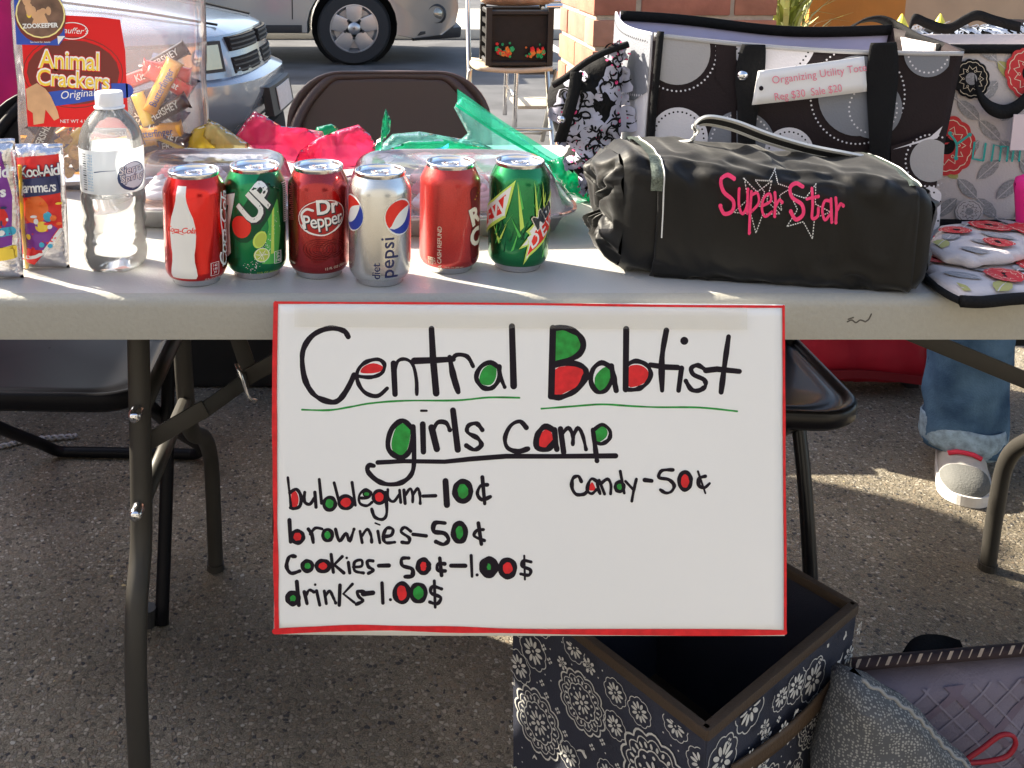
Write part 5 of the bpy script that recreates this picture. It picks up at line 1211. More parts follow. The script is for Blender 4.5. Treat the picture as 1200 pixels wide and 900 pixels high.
letters((335, 370), 4, [('r', [(350, 268), (365, 240), (410, 224), (455, 240), (445, 262), (400, 272)]), ('g', [(908, 290), (925, 250), (955, 232), (985, 240), (985, 290), (960, 325), (915, 320)]),
 ('s', 26, [(292, 100), (270, 72), (205, 60), (130, 90), (85, 150), (76, 220), (92, 310), (135, 375), (200, 405), (245, 400), (285, 350), (320, 280)]),
 ('s', 19, [(335, 285), (400, 290), (450, 270), (462, 230), (430, 206), (370, 222), (335, 265), (340, 320), (375, 365), (430, 378), (475, 342)]),
 ('L', 26, [(505, 225), (512, 370)]), ('s', 17, [(512, 260), (525, 215), (560, 205), (595, 230), (612, 300), (614, 370)]), ('L', 28, [(683, 62), (690, 200), (705, 365)]), ('L', 26, [(602, 213), (690, 210), (785, 205)]),
 ('s', 26, [(768, 195), (785, 280), (808, 358)]), ('s', 20, [(775, 215), (800, 185), (850, 192), (878, 238)]), ('s', 22, [(1000, 245), (960, 220), (915, 240), (893, 290), (920, 335), (965, 340), (998, 300), (1000, 240)]), ('s', 20, [(1000, 240), (1008, 290), (1026, 335)]), ('L', 28, [(1060, 50), (1068, 330)])])
st((335, 370), 4, [(75, 443), (200, 445), (300, 430), (400, 412), (560, 400), (800, 398), (950, 384), (1095, 385)], 9, 1)
letters((620, 370), 4, [('g', [(122, 68), (170, 70), (225, 95), (252, 140), (215, 185), (122, 218)]), ('r', [(118, 255), (200, 235), (245, 245), (268, 272), (240, 320), (180, 355), (115, 372)]), ('g', [(308, 290), (345, 245), (378, 245), (388, 300), (370, 342), (318, 348)]), ('r', [(465, 245), (495, 230), (530, 235), (557, 260), (553, 302), (510, 328), (463, 328)]),
 ('L', 30, [(112, 58), (104, 375)]), ('s', 28, [(112, 60), (170, 57), (232, 88), (254, 140), (222, 190), (120, 230)]), ('s', 28, [(120, 230), (200, 222), (256, 242), (266, 282), (225, 345), (150, 382), (103, 378)]),
 ('s', 24, [(385, 242), (340, 220), (300, 250), (290, 310), (320, 356), (360, 348), (390, 300)]), ('s', 26, [(385, 235), (398, 300), (408, 350)]), ('L', 27, [(455, 62), (452, 345)]), ('s', 22, [(455, 230), (500, 212), (550, 230), (570, 275), (545, 322), (500, 345), (450, 345)]),
 ('s', 28, [(643, 68), (622, 200), (623, 350)]), ('L', 24, [(568, 230), (640, 240), (696, 242)]), ('L', 28, [(714, 245), (700, 350)]), ('d', 727, 117, 19), ('s', 22, [(825, 252), (790, 232), (760, 245), (770, 275), (820, 300), (825, 330), (795, 350), (760, 345), (734, 305)]), ('s', 27, [(935, 98), (915, 240), (900, 358)]), ('L', 26, [(828, 256), (880, 250), (986, 261)])])
st((620, 370), 4, [(58, 436), (200, 425), (340, 415), (480, 423), (600, 428), (800, 430), (975, 448)], 9, 1)
letters((420, 470), 3.75, [('g', [(145, 190), (165, 120), (200, 98), (228, 110), (224, 180), (200, 242), (160, 235)]), ('r', [(797, 150), (832, 122), (852, 150), (848, 208), (797, 206)]), ('g', [(1036, 135), (1070, 110), (1094, 130), (1087, 160), (1050, 180)]),
 ('s', 23, [(235, 120), (195, 88), (150, 120), (130, 180), (140, 225), (190, 250), (230, 210), (240, 120)]), ('s', 20, [(240, 115), (245, 250), (235, 320), (190, 360), (130, 368), (80, 350), (42, 312), (45, 285), (68, 287)]), ('L', 26, [(283, 103), (286, 225)]), ('L', 11, [(276, 44), (300, 44)]),
 ('L', 26, [(322, 118), (345, 212)]), ('s', 19, [(330, 125), (350, 95), (385, 97), (402, 128)]), ('L', 26, [(416, 42), (437, 215)]), ('s', 20, [(545, 128), (520, 100), (485, 108), (480, 138), (525, 165), (540, 195), (510, 215), (475, 197)]), ('s', 20, [(738, 117), (710, 90), (670, 108), (645, 160), (655, 205), (700, 222), (745, 210)]),
 ('s', 24, [(862, 130), (820, 112), (787, 150), (785, 203), (830, 212), (862, 178)]), ('s', 24, [(862, 125), (866, 170), (872, 212)]), ('L', 22, [(888, 122), (902, 225)]), ('s', 17, [(895, 145), (922, 118), (942, 150), (942, 190)]), ('s', 17, [(942, 155), (965, 118), (985, 150), (1000, 212)]), ('s', 22, [(1030, 125), (1040, 200), (1048, 262)]), ('s', 18, [(1030, 130), (1070, 103), (1104, 128), (1102, 165), (1070, 187), (1040, 180)]), ('L', 22, [(85, 272), (200, 266), (380, 268), (500, 255), (650, 243), (850, 243), (1130, 240)])])
letters((325, 545), 4.286, [('r', [(70, 140), (92, 135), (106, 170), (100, 207), (75, 212)]), ('s', 14, [(52, 66), (60, 140), (68, 215)]), ('s', 17, [(62, 142), (95, 125), (118, 160), (113, 208), (85, 222), (65, 218)]), ('s', 17, [(137, 140), (135, 185), (162, 200), (188, 165)]), ('L', 17, [(188, 140), (194, 215)]),
 ('L', 16, [(210, 75), (222, 195)]), ('Q', 262, 197, 29, 32, 18, 1), ('L', 14, [(285, 92), (308, 180)]), ('O', 344, 190, 35, 32, 18, 1), ('L', 17, [(375, 90), (392, 205)]), ('Q', 448, 148, 17, 12, 7, 1), ('s', 14, [(412, 168), (455, 166), (470, 140), (440, 126), (412, 155), (415, 195), (450, 207), (475, 190)]),
 ('O', 512, 163, 30, 32, 17, 1), ('s', 17, [(543, 140), (550, 240), (530, 275), (490, 264), (474, 224)]), ('s', 15, [(555, 125), (558, 170), (585, 185), (612, 150)]), ('L', 15, [(614, 128), (620, 190)]), ('L', 15, [(636, 128), (642, 195)]), ('s', 15, [(645, 150), (668, 120), (680, 150), (680, 188)]), ('s', 15, [(682, 150), (705, 120), (716, 150), (718, 195)]), ('L', 17, [(732, 158), (795, 156)]),
 ('L', 31, [(845, 82), (852, 202)]), ('Q', 932, 133, 40, 50, 27, 1.15), ('s', 19, [(1055, 100), (1022, 105), (1005, 145), (1028, 175), (1070, 160)]), ('L', 18, [(1030, 62), (1042, 195)]),
 ('L', 21, [(60, 280), (66, 390)]), ('O', 100, 364, 30, 30, 20, 1), ('s', 19, [(155, 325), (172, 350), (180, 392)]), ('s', 15, [(165, 350), (190, 320), (225, 324)]), ('Q', 252, 355, 24, 28, 18, .9), ('s', 17, [(292, 325), (312, 385), (345, 345), (362, 385), (385, 325)]), ('L', 17, [(415, 335), (426, 392)]), ('s', 16, [(425, 358), (452, 325), (470, 355), (474, 390)]), ('L', 17, [(505, 335), (515, 393)]), ('L', 10, [(492, 294), (515, 303)]),
 ('s', 17, [(532, 362), (572, 355), (580, 325), (550, 320), (532, 360), (545, 392), (590, 390)]), ('s', 17, [(670, 335), (640, 315), (622, 338), (662, 368), (658, 392), (626, 390)]), ('L', 19, [(682, 350), (748, 358)]), ('s', 21, [(842, 293), (792, 293), (787, 335), (840, 345), (860, 378), (835, 400), (797, 387)]), ('Q', 915, 340, 31, 46, 26, 1.1), ('s', 17, [(1035, 325), (1002, 330), (990, 358), (1040, 380)]), ('L', 17, [(1010, 293), (1025, 398)])])
letters((325, 630), 3.75, [('s', 17, [(78, 86), (52, 88), (40, 130), (60, 160), (98, 150)]), ('Q', 132, 128, 22, 22, 17, 1), ('O', 200, 128, 28, 24, 18, 1), ('L', 16, [(236, 77), (246, 155)]), ('L', 14, [(285, 86), (250, 122), (292, 158)]), ('L', 15, [(312, 112), (318, 158)]), ('d', 305, 92, 6), ('s', 14, [(335, 132), (370, 128), (370, 102), (340, 110), (340, 148), (378, 158)]), ('s', 15, [(420, 105), (396, 105), (400, 130), (422, 145), (400, 160)]), ('L', 19, [(446, 126), (490, 125)]),
 ('s', 18, [(578, 92), (548, 95), (550, 125), (592, 140), (592, 170), (562, 174)]), ('O', 642, 128, 24, 30, 20, 1), ('s', 16, [(735, 117), (706, 117), (705, 145), (738, 148)]), ('L', 14, [(714, 92), (722, 168)]), ('L', 19, [(764, 125), (826, 125)]), ('L', 15, [(852, 80), (856, 172)]), ('d', 878, 165, 7), ('Q', 930, 130, 26, 31, 34, 1.6), ('O', 1012, 135, 32, 37, 22, 1), ('s', 15, [(1115, 107), (1082, 102), (1076, 125), (1112, 142), (1105, 165), (1070, 160)]), ('L', 12, [(1085, 80), (1088, 184)]),
 ('Q', 68, 270, 24, 24, 22, .9), ('L', 17, [(85, 197), (94, 300)]), ('L', 15, [(118, 242), (130, 293)]), ('s', 14, [(124, 258), (140, 234), (160, 242)]), ('L', 14, [(172, 237), (186, 300)]), ('d', 166, 210, 6), ('L', 15, [(206, 238), (215, 293)]), ('s', 14, [(212, 258), (230, 238), (245, 265), (256, 290)]), ('L', 15, [(275, 212), (272, 300)]), ('L', 14, [(330, 207), (290, 250), (338, 288)]), ('s', 15, [(380, 240), (352, 240), (358, 262), (376, 280), (347, 296)]), ('L', 19, [(378, 250), (420, 245)]),
 ('L', 19, [(460, 202), (464, 290)]), ('d', 497, 275, 7), ('O', 547, 245, 31, 42, 19, 1), ('Q', 620, 245, 32, 38, 19, 1), ('s', 15, [(722, 227), (682, 217), (676, 245), (718, 265), (702, 293), (670, 285)]), ('L', 13, [(690, 192), (694, 308)])])
letters((650, 530), 6, [('r', [(262, 208), (286, 262), (236, 262)]), ('s', 25, [(187, 205), (165, 167), (127, 185), (122, 250), (152, 295), (205, 293), (228, 272)]), ('s', 24, [(298, 205), (262, 185), (238, 215), (230, 268), (260, 290), (292, 262)]), ('s', 24, [(298, 200), (305, 250), (318, 290)]), ('L', 22, [(312, 195), (350, 292)]), ('s', 23, [(325, 218), (370, 187), (394, 225), (392, 290)]), ('Q', 455, 240, 30, 34, 25, 1), ('L', 18, [(460, 132), (488, 285)]), ('L', 20, [(497, 202), (552, 262)]), ('s', 21, [(573, 187), (556, 260), (541, 342)]), ('L', 36, [(632, 193), (680, 199)]), ('s', 25, [(830, 122), (752, 127), (732, 175), (800, 190), (838, 230), (820, 273), (780, 284), (742, 262)]), ('O', 915, 200, 42, 62, 28, 1), ('s', 24, [(1058, 167), (1016, 182), (1012, 230), (1050, 248), (1088, 217)]), ('L', 17, [(1006, 133), (1058, 286)])])
for pts, w_ in (([(323, 356), (321.5, 450), (322, 560), (323, 650), (324, 741)], 5.5), ([(322, 741), (420, 736.5), (520, 738), (640, 740), (780, 740.5), (920, 741.5)], 6.5), ([(322, 355), (480, 355.5), (640, 356.5), (800, 358.5), (918, 359.5)], 2.8), ([(918.5, 359), (919, 450), (919.5, 560), (920.5, 650), (920.5, 741)], 3.2)):
    pr.stroke(pts, w_, 2)
pr.build('lettering', lambda u, v, h: PP(u, v, -curl(u, v) + .0004 + h * .06), [M_black, M_green, M_redm], poster, org=poster.location, cut=(14, None))
bmf = bmesh.new(); lt = poster.children[-1].data; bmf.from_mesh(lt); bmesh.ops.recalc_face_normals(bmf, faces=bmf.faces); bmf.to_mesh(lt); bmf.free()
M_tape = film('clear_tape', (1, 1, .99), body=.12, bodycol=(.86, .85, .82), rough=.25, bump=.4, bs=40, ior=1.15)
mb = MB(poster.location); mb.grid(lambda u, v: PP(345 + 530 * u, 357 + 26 * v + 3 * u, .0022 - curl(345 + 530 * u, 0)), 20, 2); mb.build('tape', M_tape, poster, smooth=True)

# ================================================================== BLACK ROLL BAG
M_satin = pm('black_satin', (.0035, .0032, .003), .5, .0, bump=.9, bs=26, sheen=.12, spec=.3)
M_bind = pm('silver_black_binding', (.10, .12, .10), .45, .5, var=.5, vs=500); M_emb = pm('pink_embroidery', (.85, .03, .16), .45, bump=.5, bs=500, coat=.2)
M_thread = pm('white_thread', (.62, .62, .60), .6); M_web = pm('black_webbing', (.015, .015, .017), .8, bump=.6, bs=300)
AL, AR = Vector((.276, 1.122, 0)), Vector((.575, 1.066, 0))
def hz(u): return .0675 - .008 * u
def rpos(u, ph, off=0, wrk=1.0):
    c_, s_ = math.cos(ph), math.sin(ph); e_ = 2 / 4.6
    cy_ = abs(c_) ** e_ * (1 if c_ >= 0 else -1); sz_ = abs(s_) ** e_ * (1 if s_ >= 0 else -1)
    end = min(u, 1 - u) ; q = 1 - .10 * max(0, 1 - end / .05) ** 2
    n_ = noise.noise(Vector((u * 5.5, ph * 1.1, 2.2))) * .005 + (.5 - abs(noise.noise(Vector((u * 9 + ph, ph * 2.0, 8))))) * .007 + noise.noise(Vector((u * 15, ph * 2.2, 5))) * .0028 * max(0, .3 + s_)
    n_ += .0035 * math.sin(u * 30 + 1.6 * math.sin(ph * 2)) * max(0, s_ - .15) * (1 - abs(2 * u - 1)) ** .3 * (.5 + noise.noise(Vector((u * 6, 1, 1))))
    h_ = hz(u); A_ = AL.lerp(AR, u)
    r_ = q + (n_ * wrk + off) / h_
    z_ = TZ + .0665 * 0 + h_ * .985 + h_ * sz_ * r_
    return Vector((A_.x, A_.y - .062 * cy_ * r_, max(TZ + .0008, z_)))
def r_inv(px, py):
    y = 1.06
    for _ in range(14):
        p = P(px, py, y); u = (p.x - AL.x) / (AR.x - AL.x); uu = min(1, max(0, u)); h_ = hz(uu)
        s_ = max(-.99, min(.99, (p.z - TZ - h_ * .985) / h_)); sp_ = abs(s_) ** (4.6 / 2) * (1 if s_ >= 0 else -1); ph = math.asin(max(-1, min(1, sp_)))
        y = .5 * y + .5 * rpos(uu, ph).y
    return u, ph
rb = empty('roll_bag', ((AL.x + AR.x) / 2, 1.11, TZ), 'black satin roll up organiser bag embroidered Super Star in pink', 'bag')
mb = MB(rb.location); mb.grid(lambda v, u: rpos(u, v * 2 * math.pi - math.pi, -.002), 56, 60, wrapu=True)
mb.build('roll_body', M_satin, rb, smooth=True)
for sd_, u_ in ((-1, 0.0), (1, 1.0)):        # gathered ends
    mb = MB(rb.location)
    def endf(v, k, sd_=sd_, u_=u_):
        ph = v * 2 * math.pi; b0 = rpos(u_, ph, -.002); A_ = (AL if u_ == 0 else AR).copy(); A_.z = TZ + hz(u_); 
        r_ = 1 - k * .95; fo = (abs(math.sin(ph * 5.5 + 1.5 * math.sin(ph * 3) + k * 2.2)) - .5) * .014 * math.sin(k * math.pi) + .010 * noise.noise(Vector((math.cos(ph) * 2.5, math.sin(ph) * 2.5, k * 4)))
        bul = .014 * math.sin(min(1, k * 1.2) * math.pi) ** .7 * (1 if sd_ < 0 else .6)
        p = A_.lerp(b0, r_); p.x += sd_ * (bul + fo); p.z = max(p.z, TZ + .001); return p
    mb.grid(endf, 90, 14, wrapu=True); mb.build('gathered_end', M_satin, rb, smooth=True)
mb = MB(rb.location); U0, U1 = .105, .945
mb.grid(lambda u, v: rpos(U0 + (U1 - U0) * u, R(140) - R(200) * v, .0016 + .0018 * (1 if v in (1.0,) else 0)), 90, 60); mb.build('flap', M_satin, rb, smooth=True, solid=.0022)
for u_, w_ in ((U0, .016), (U1 - .012, .014)):
    mb = MB(rb.location); mb.grid(lambda a, v: rpos(u_ + (a - .5) * w_ / .35 * .9 + .012 * (v - .3) * (1 if u_ > .5 else -.3), R(128) - R(118 if u_ < .5 else 84) * v, .0042 - .0015 * abs(2 * a - 1)), 4, 44)
    mb.build('binding', M_bind, rb, smooth=True)
    mb = MB(rb.location); mb.tube([rpos(u_ + (.5) * w_ / .35 * .9 + .012 * (v - .3) * (1 if u_ > .5 else -.3), R(128) - R(130 if u_ < .5 else 84) * v, .0035) for v in (i / 40 for i in range(41))], .0008, n=5); mb.build('stitching', M_thread, rb)
mb = MB(rb.location); mb.grid(lambda u, v: rpos(U0 + .01 + (U1 - U0 - .02) * u, R(-47) - R(11) * v, .0058 - .002 * abs(2 * v - 1)), 80, 4); mb.build('hem', M_satin, rb, smooth=True)
def rmap(px, py, h):
    u, ph = r_inv(px, py); return rpos(u, ph, .0040 + h)
pr = Print()
o5 = (800, 170); k5 = 5.4545
def stars(cx_, cy_, r0, rot):
    pts = [(cx_ + (r0 if i % 2 == 0 else r0 * .42) * math.sin(rot + math.pi * i / 5), cy_ - (r0 if i % 2 == 0 else r0 * .42) * math.cos(rot + math.pi * i / 5)) for i in range(11)]
    for a, b in zip(pts, pts[1:]):
        n_ = 7
        for i in range(n_):
            q0, q1 = i / n_, (i + .62) / n_; pr.stroke(T([(a[0] + (b[0] - a[0]) * q, a[1] + (b[1] - a[1]) * q) for q in (q0, q1)], o5, k5), 6 / k5, 1, smooth=False, caps=False)
stars(560, 315, 125, R(8)); stars(455, 390, 155, R(-34)); stars(765, 430, 150, R(22))
SS = [(19, [(298, 272), (255, 250), (216, 275), (235, 330), (295, 375), (290, 425), (240, 440), (212, 398)]), (14, [(330, 325), (332, 400), (355, 440), (382, 400), (385, 330)]), (14, [(385, 330), (385, 438)]), (15, [(408, 335), (402, 430), (398, 540)]), (13, [(412, 350), (446, 340), (455, 388), (412, 430)]),
      (13, [(480, 402), (530, 378), (524, 342), (490, 360), (475, 410), (495, 455), (538, 432)]), (15, [(556, 335), (560, 380), (556, 455)]), (13, [(563, 405), (585, 372), (602, 386)]), (19, [(728, 304), (690, 285), (652, 310), (665, 360), (725, 400), (735, 450), (690, 475), (656, 432)]),
      (15, [(788, 320), (794, 400), (792, 470), (826, 460), (830, 420)]), (14, [(757, 375), (828, 362)]), (14, [(905, 388), (870, 385), (855, 430), (872, 480), (905, 450)]), (15, [(908, 378), (915, 492)]), (15, [(938, 375), (944, 430), (940, 495)]), (14, [(950, 430), (968, 402), (986, 412)])]
for w_, pts in SS:
    pr.stroke(T(pts, o5, k5), (w_ + 2) / k5, 0)
for x_, y_, r_ in ((298, 274, 11), (214, 400, 12), (330, 322, 9), (385, 326, 9), (398, 535, 10), (556, 455, 9), (600, 385, 10), (730, 306, 10), (656, 434, 12), (828, 362, 9), (915, 490, 9), (940, 492, 10), (984, 410, 10), (757, 376, 8)): el(o5, k5, x_, y_, r_, r_, 0)
for a in ((806, 326, 799, 334), (818, 328, 812, 334), (829, 329, 824, 335), (975, 337, 971, 342), (985, 338, 981, 342)):
    pass
pr.build('embroidery', rmap, [M_emb, M_thread], rb, cut=(6, 5), org=rb.location)
# webbing handle standing up in an arch
hp = smooth_path([P(*q) for q in ((778, 174, 1.15), (806, 167, 1.13), (815, 156, 1.12), (816, 146, 1.115), (830, 141, 1.115), (860, 147, 1.115), (900, 162, 1.11), (945, 175, 1.105), (985, 183, 1.10), (1006, 187, 1.10))], 8)
wd_ = Vector((0, -.72, .60)) * .0105
for nm, a0, a1, m_, e_ in (('handle', -1, 1, M_web, .0006), ('handle_edge', -1.06, -.60, M_thread, .0014), ('handle_edge', .60, 1.06, M_thread, .0014)):
    mb = MB(rb.location); n_ = len(hp); vs = []
    for i, p in enumerate(hp):
        tg = (hp[min(i + 1, n_ - 1)] - hp[max(i - 1, 0)]).normalized(); wv = (wd_ - tg * wd_.dot(tg)); nn_ = tg.cross(wv).normalized(); nn_ = nn_ if nn_.y < 0 or nn_.z > 0 else -nn_
        if nn_.dot(Vector((0, -.6, .8))) < 0: nn_ = -nn_
        for sgn in (1, -1):
            vs += [p + wv * a0 + nn_ * (e_ * sgn), p + wv * a1 + nn_ * (e_ * sgn)]
    fs = []
    for i in range(n_ - 1):
        k_ = i * 4; fs += [(k_, k_ + 1, k_ + 5, k_ + 4), (k_ + 3, k_ + 2, k_ + 6, k_ + 7), (k_ + 1, k_ + 3, k_ + 7, k_ + 5), (k_ + 2, k_, k_ + 4, k_ + 6)]
    mb.add(vs, fs).build(nm, m_, rb, smooth=True, auto=50)

# ================================================================== DOTTED UTILITY TOTE
M_tb = pm('tote_brown_black', (.014, .008, .010), .65, spec=.25, bump=.3, bs=400, var=.15, vs=8); M_tg = pm('tote_grey', (.17, .18, .21), .6, bump=.3, bs=400); M_tw = pm('tote_pale', (.62, .60, .64), .6, bump=.3, bs=400); M_tgl = pm('tote_light_grey', (.34, .33, .34), .6, bump=.3, bs=400)
M_lin = pm('tote_lining', (.38, .38, .58), .7, var=.08, vs=9, bump=.3, bs=30); M_blkc = pm('black_canvas', (.007, .007, .008), .8, spec=.2, bump=.5, bs=300)
TLt, TRt = P(766, 38, 1.25), P(1128, 60, 1.19)
FT_ = [Vector((P(758, 100, 1.25).x, 1.25, TZ + .001)), Vector((P(1100, 100, 1.19).x, 1.19, TZ + .001)), TLt, TRt]   # BL BR TL TR
dB = Vector((.0, .17, .012))
tote = empty('utility_tote', (.5, 1.3, TZ), 'large dark open tote with grey and white dotted circles behind the roll bag', 'bag')
def front(u, v, h=0):
    p = FT_[0].lerp(FT_[1], u).lerp(FT_[2].lerp(FT_[3], u), v)
    b = .010 * math.sin(math.pi * min(1, max(0, u))) * math.sin(math.pi * min(1, max(0, v)) * .8) + .004 * noise.noise(Vector((u * 4, v * 3, 1)))
    sag = -.006 * math.sin(math.pi * u) * v
    return p + Vector((0, -b - h, sag))
def t_inv(px, py):
    y = 1.22; u = v = 0
    for _ in range(8):
        p = P(px, py, y); v = (p.z - FT_[0].z) / ((FT_[2].z * (1 - u) + FT_[3].z * u) - FT_[0].z)
        xl = FT_[0].x + (FT_[2].x - FT_[0].x) * v; xr = FT_[1].x + (FT_[3].x - FT_[1].x) * v; u = (p.x - xl) / (xr - xl); y = front(u, v).y
    return u, v
def tmap(px, py, h): u, v = t_inv(px, py); return front(u, v, .0022 + h)
MB(tote.location).grid(front, 40, 24).build('front_panel', M_tb, tote, smooth=True, solid=.003)
Lf = lambda u, v: front(0, v).lerp(front(0, v) + dB + Vector((-.004, 0, 0)), u) + Vector((-.010 * math.sin(math.pi * u), 0, -.004 * math.sin(math.pi * u) * v))
MB(tote.location).grid(lambda u, v: Lf(u, v) + Vector((-.001, .001, 0)), 12, 16).build('side_panel', M_tw, tote, smooth=True, solid=.003)
MB(tote.location).grid(lambda u, v: front(1, v).lerp(front(1, v) + dB, u) + Vector((.012 * math.sin(math.pi * u), 0, 0)), 12, 16).build('side_panel', M_tb, tote, smooth=True, solid=.003)
MB(tote.location).grid(lambda u, v: front(u, v) * 1 + dB + Vector((0, .016 * math.sin(math.pi * u) * v, .003 * math.sin(u * 7) * v)), 40, 16).build('back_panel', M_lin, tote, smooth=True, solid=.003)
MB(tote.location).grid(lambda u, v: front(u, 0).lerp(front(u, 0) + dB, v) + Vector((0, 0, .002)), 20, 4).build('base', M_tb, tote, smooth=True, solid=.003)
MB(tote.location).grid(lambda u, v: front(u, 1) + dB + Vector((0, .016 * math.sin(math.pi * u) - .004, .003 * math.sin(u * 7) - .012 + .014 * v)), 40, 2).build('back_rim', M_blkc, tote, smooth=True, solid=.004)
MB(tote.location).grid(lambda u, v: front(u, 1 - .022 * v, .0028), 40, 2).build('front_rim', pm('tote_rim_grey', (.40, .40, .42), .6, bump=.3, bs=300), tote, smooth=True, solid=.002)
pr = Print()
def circ(x, y, r_, m_, dm=None, dr=None, sq=1.05):
    pr.ell(x, y, r_, r_ * sq, m_, n=40)
    if dm is not None:
        n_ = int(dr * 6.28 / 5.2); pr.k += 1
        for i in range(n_):
            a = 6.2832 * i / n_; X_, Y_ = x + dr * math.cos(a), y + dr * sq * math.sin(a)
            pr._face([(X_ + 1.25 * math.cos(q), Y_ + 1.25 * math.sin(q)) for q in (1.0472 * j for j in range(6))], dm)
circ(792, 56, 40, 2, 1, 47); circ(795, 160, 34, 1, 3, 29); circ(868, 168, 40, 0, 1, 36); circ(905, 34, 52, 1, 3, 46); circ(924, 176, 29, 1, 3, 24); circ(1004, 108, 46, 0, 1, 55)
circ(1087, 58, 29, 0, 1, 24); circ(1022, 124, 34, 0, 1, 28); 
pr.poly([(838, 42), (862, 44), (862, 200), (856, 200), (856, 110), (838, 90)], 4)
for x_ in (838, 857): pass
pr.build('circle_print', tmap, [M_tg, M_tw, M_tgl, M_blkc, M_tb], tote, cut=(14, 14), clip=[(772, 245), (772, 43), (1110, 58), (1080, 245)][::1] if False else [(774, 41), (1112, 62), (1090, 245), (762, 245)], org=tote.location)
pr = Print()     # low pocket at the right
pr.poly([(1040, 168), (1096, 152), (1090, 250), (1075, 300), (1040, 300)], 4); pr.poly([(1042, 172), (1094, 160), (1100, 146), (1086, 158)], 1); circ(1086, 186, 24, 2, 1, 29); circ(1086, 242, 17, 1, 3, 13, 1.5)
pr.build('pocket', lambda a, b, h: tmap(a, b, h + .006), [M_tg, M_tw, M_tgl, M_blkc, M_tb], tote, cut=(10, 10), clip=[(1040, 140), (1104, 140), (1094, 300), (1040, 300)], org=tote.location)
pr = Print()
pr.poly([(0, .66), (.2, .62), (.5, .6), (.8, .63), (1, .7), (1, .99), (0, .99)], 0)
for i in range(26): pr.ell(.02 + i / 27, .68 - .035 * math.sin(math.pi * i / 26), .010, .0075, 1, n=6); pr.ell(.02 + i / 27, .955, .008, .005, 3, n=6)
pr.build('side_print', lambda a, b, h: Lf(1 - a, b) + Vector((-.0032 - h, -.0, 0)), [M_tg, M_tw, M_tgl, M_blkc], tote, cut=(.1, .1), org=tote.location)
for pts, w_ in (([(773, 36), (768, 90), (763, 140), (758, 190)], 8), ):
    MB(tote.location).tube([tmap(a, b, .002) for a, b in smooth_path([Vector(q) for q in pts], 6)], .0045, n=8).build('corner_binding', M_blkc, tote, smooth=True)
def strap_(px_pts, w_, h_, name='strap'):
    q = smooth_path([Vector(p) for p in px_pts], 6); n_ = len(q) - 1
    MB(tote.location).grid(lambda u, v: tmap(q[round(v * n_)].x + (u - .5) * w_ * (1 + .25 * math.sin(v * 6)), q[round(v * n_)].y, h_ + .0015 * math.sin(u * math.pi)), 4, n_).build(name, M_blkc, tote, smooth=True, solid=.0022)
strap_([(880, 46), (876, 80), (874, 110), (872, 150), (872, 215)], 27, .007); strap_([(1031, 44), (1030, 80), (1028, 130), (1026, 190), (1026, 230)], 29, .007)
MB(tote.location).lathe([(.001, -.004), (.005, -.003), (.0065, 0)], c=tmap(866, 83, .012), axis='Y', n=14, cap0=False, cap1=False).build('snap', M_chrome, tote, smooth=True)
for x_ in (1008, 1012):
    pass
# carrying handle lying over the back rim at the right
mb = MB(tote.location); q = smooth_path([P(*a) for a in ((1000, 30, 1.40), (1012, 24, 1.39), (1030, 22, 1.38), (1050, 30, 1.36), (1075, 44, 1.30), (1110, 56, 1.24), (1126, 62, 1.20))], 6)
vs = [p + Vector((0, s_ * .011, -s_ * .004)) for p in q for s_ in (-1, 1)]; mb.add(vs, [(2 * i, 2 * i + 1, 2 * i + 3, 2 * i + 2) for i in range(len(q) - 1)]); mb.build('handle', M_blkc, tote, smooth=True, solid=.003)
# price tag
tag_ = empty('price_tag', tmap(950, 95, .014), 'white price tag reading Organizing Utility Tote pinned to the dotted tote', 'tag')
tc_ = tag_.location.copy(); ty = tc_.y - .002
pr = Print()
tgf = lambda a, b, h: Vector((P(a, b, ty).x, ty - .003 * math.cos((a - 950) / 50) - h * .3, P(a, b, ty).z))
MB(tc_).grid(lambda u, v: tgf(*( (lambda p0, p1: (p0[0] + (p1[0] - p0[0]) * u, p0[1] + (p1[1] - p0[1]) * u))((888 - 7 * v, 83 + 40 * v), (1012 + 4 * v, 66 + 41 * v)) ), 0), 16, 4).build('card', pm('tag_card', (.72, .71, .72), .5, var=.02, vs=10), tag_, smooth=True, solid=.0008)
M_tpk = pm('tag_pink_ink', (.75, .22, .30), .5); r_ = math.atan2(17, 124)
class FP(Print): pass
pt = Print(); sc_ = 1
pt.text('Organizing Utility Tote', 0, 0, 12.5, 0, align='LEFT', space=1.02, sx=.94); pt.text('Reg $30  Sale $20', 0, -19.5, 12.5, 0, align='LEFT', sx=.88)
pt.build('lettering', lambda a, b, h: tgf(903 + a * math.cos(r_) - b * math.sin(r_) * 1, 94 - a * math.sin(r_) - b, .006 + h * .2), [M_tpk], tag_, cut=(20, None), org=tc_)
pt = Print(); pt.ell(891, 103, 2.6, 2.8, 0, n=14); pt.build('punch_hole', lambda a, b, h: tgf(a, b, .006), [M_black], tag_, org=tc_)

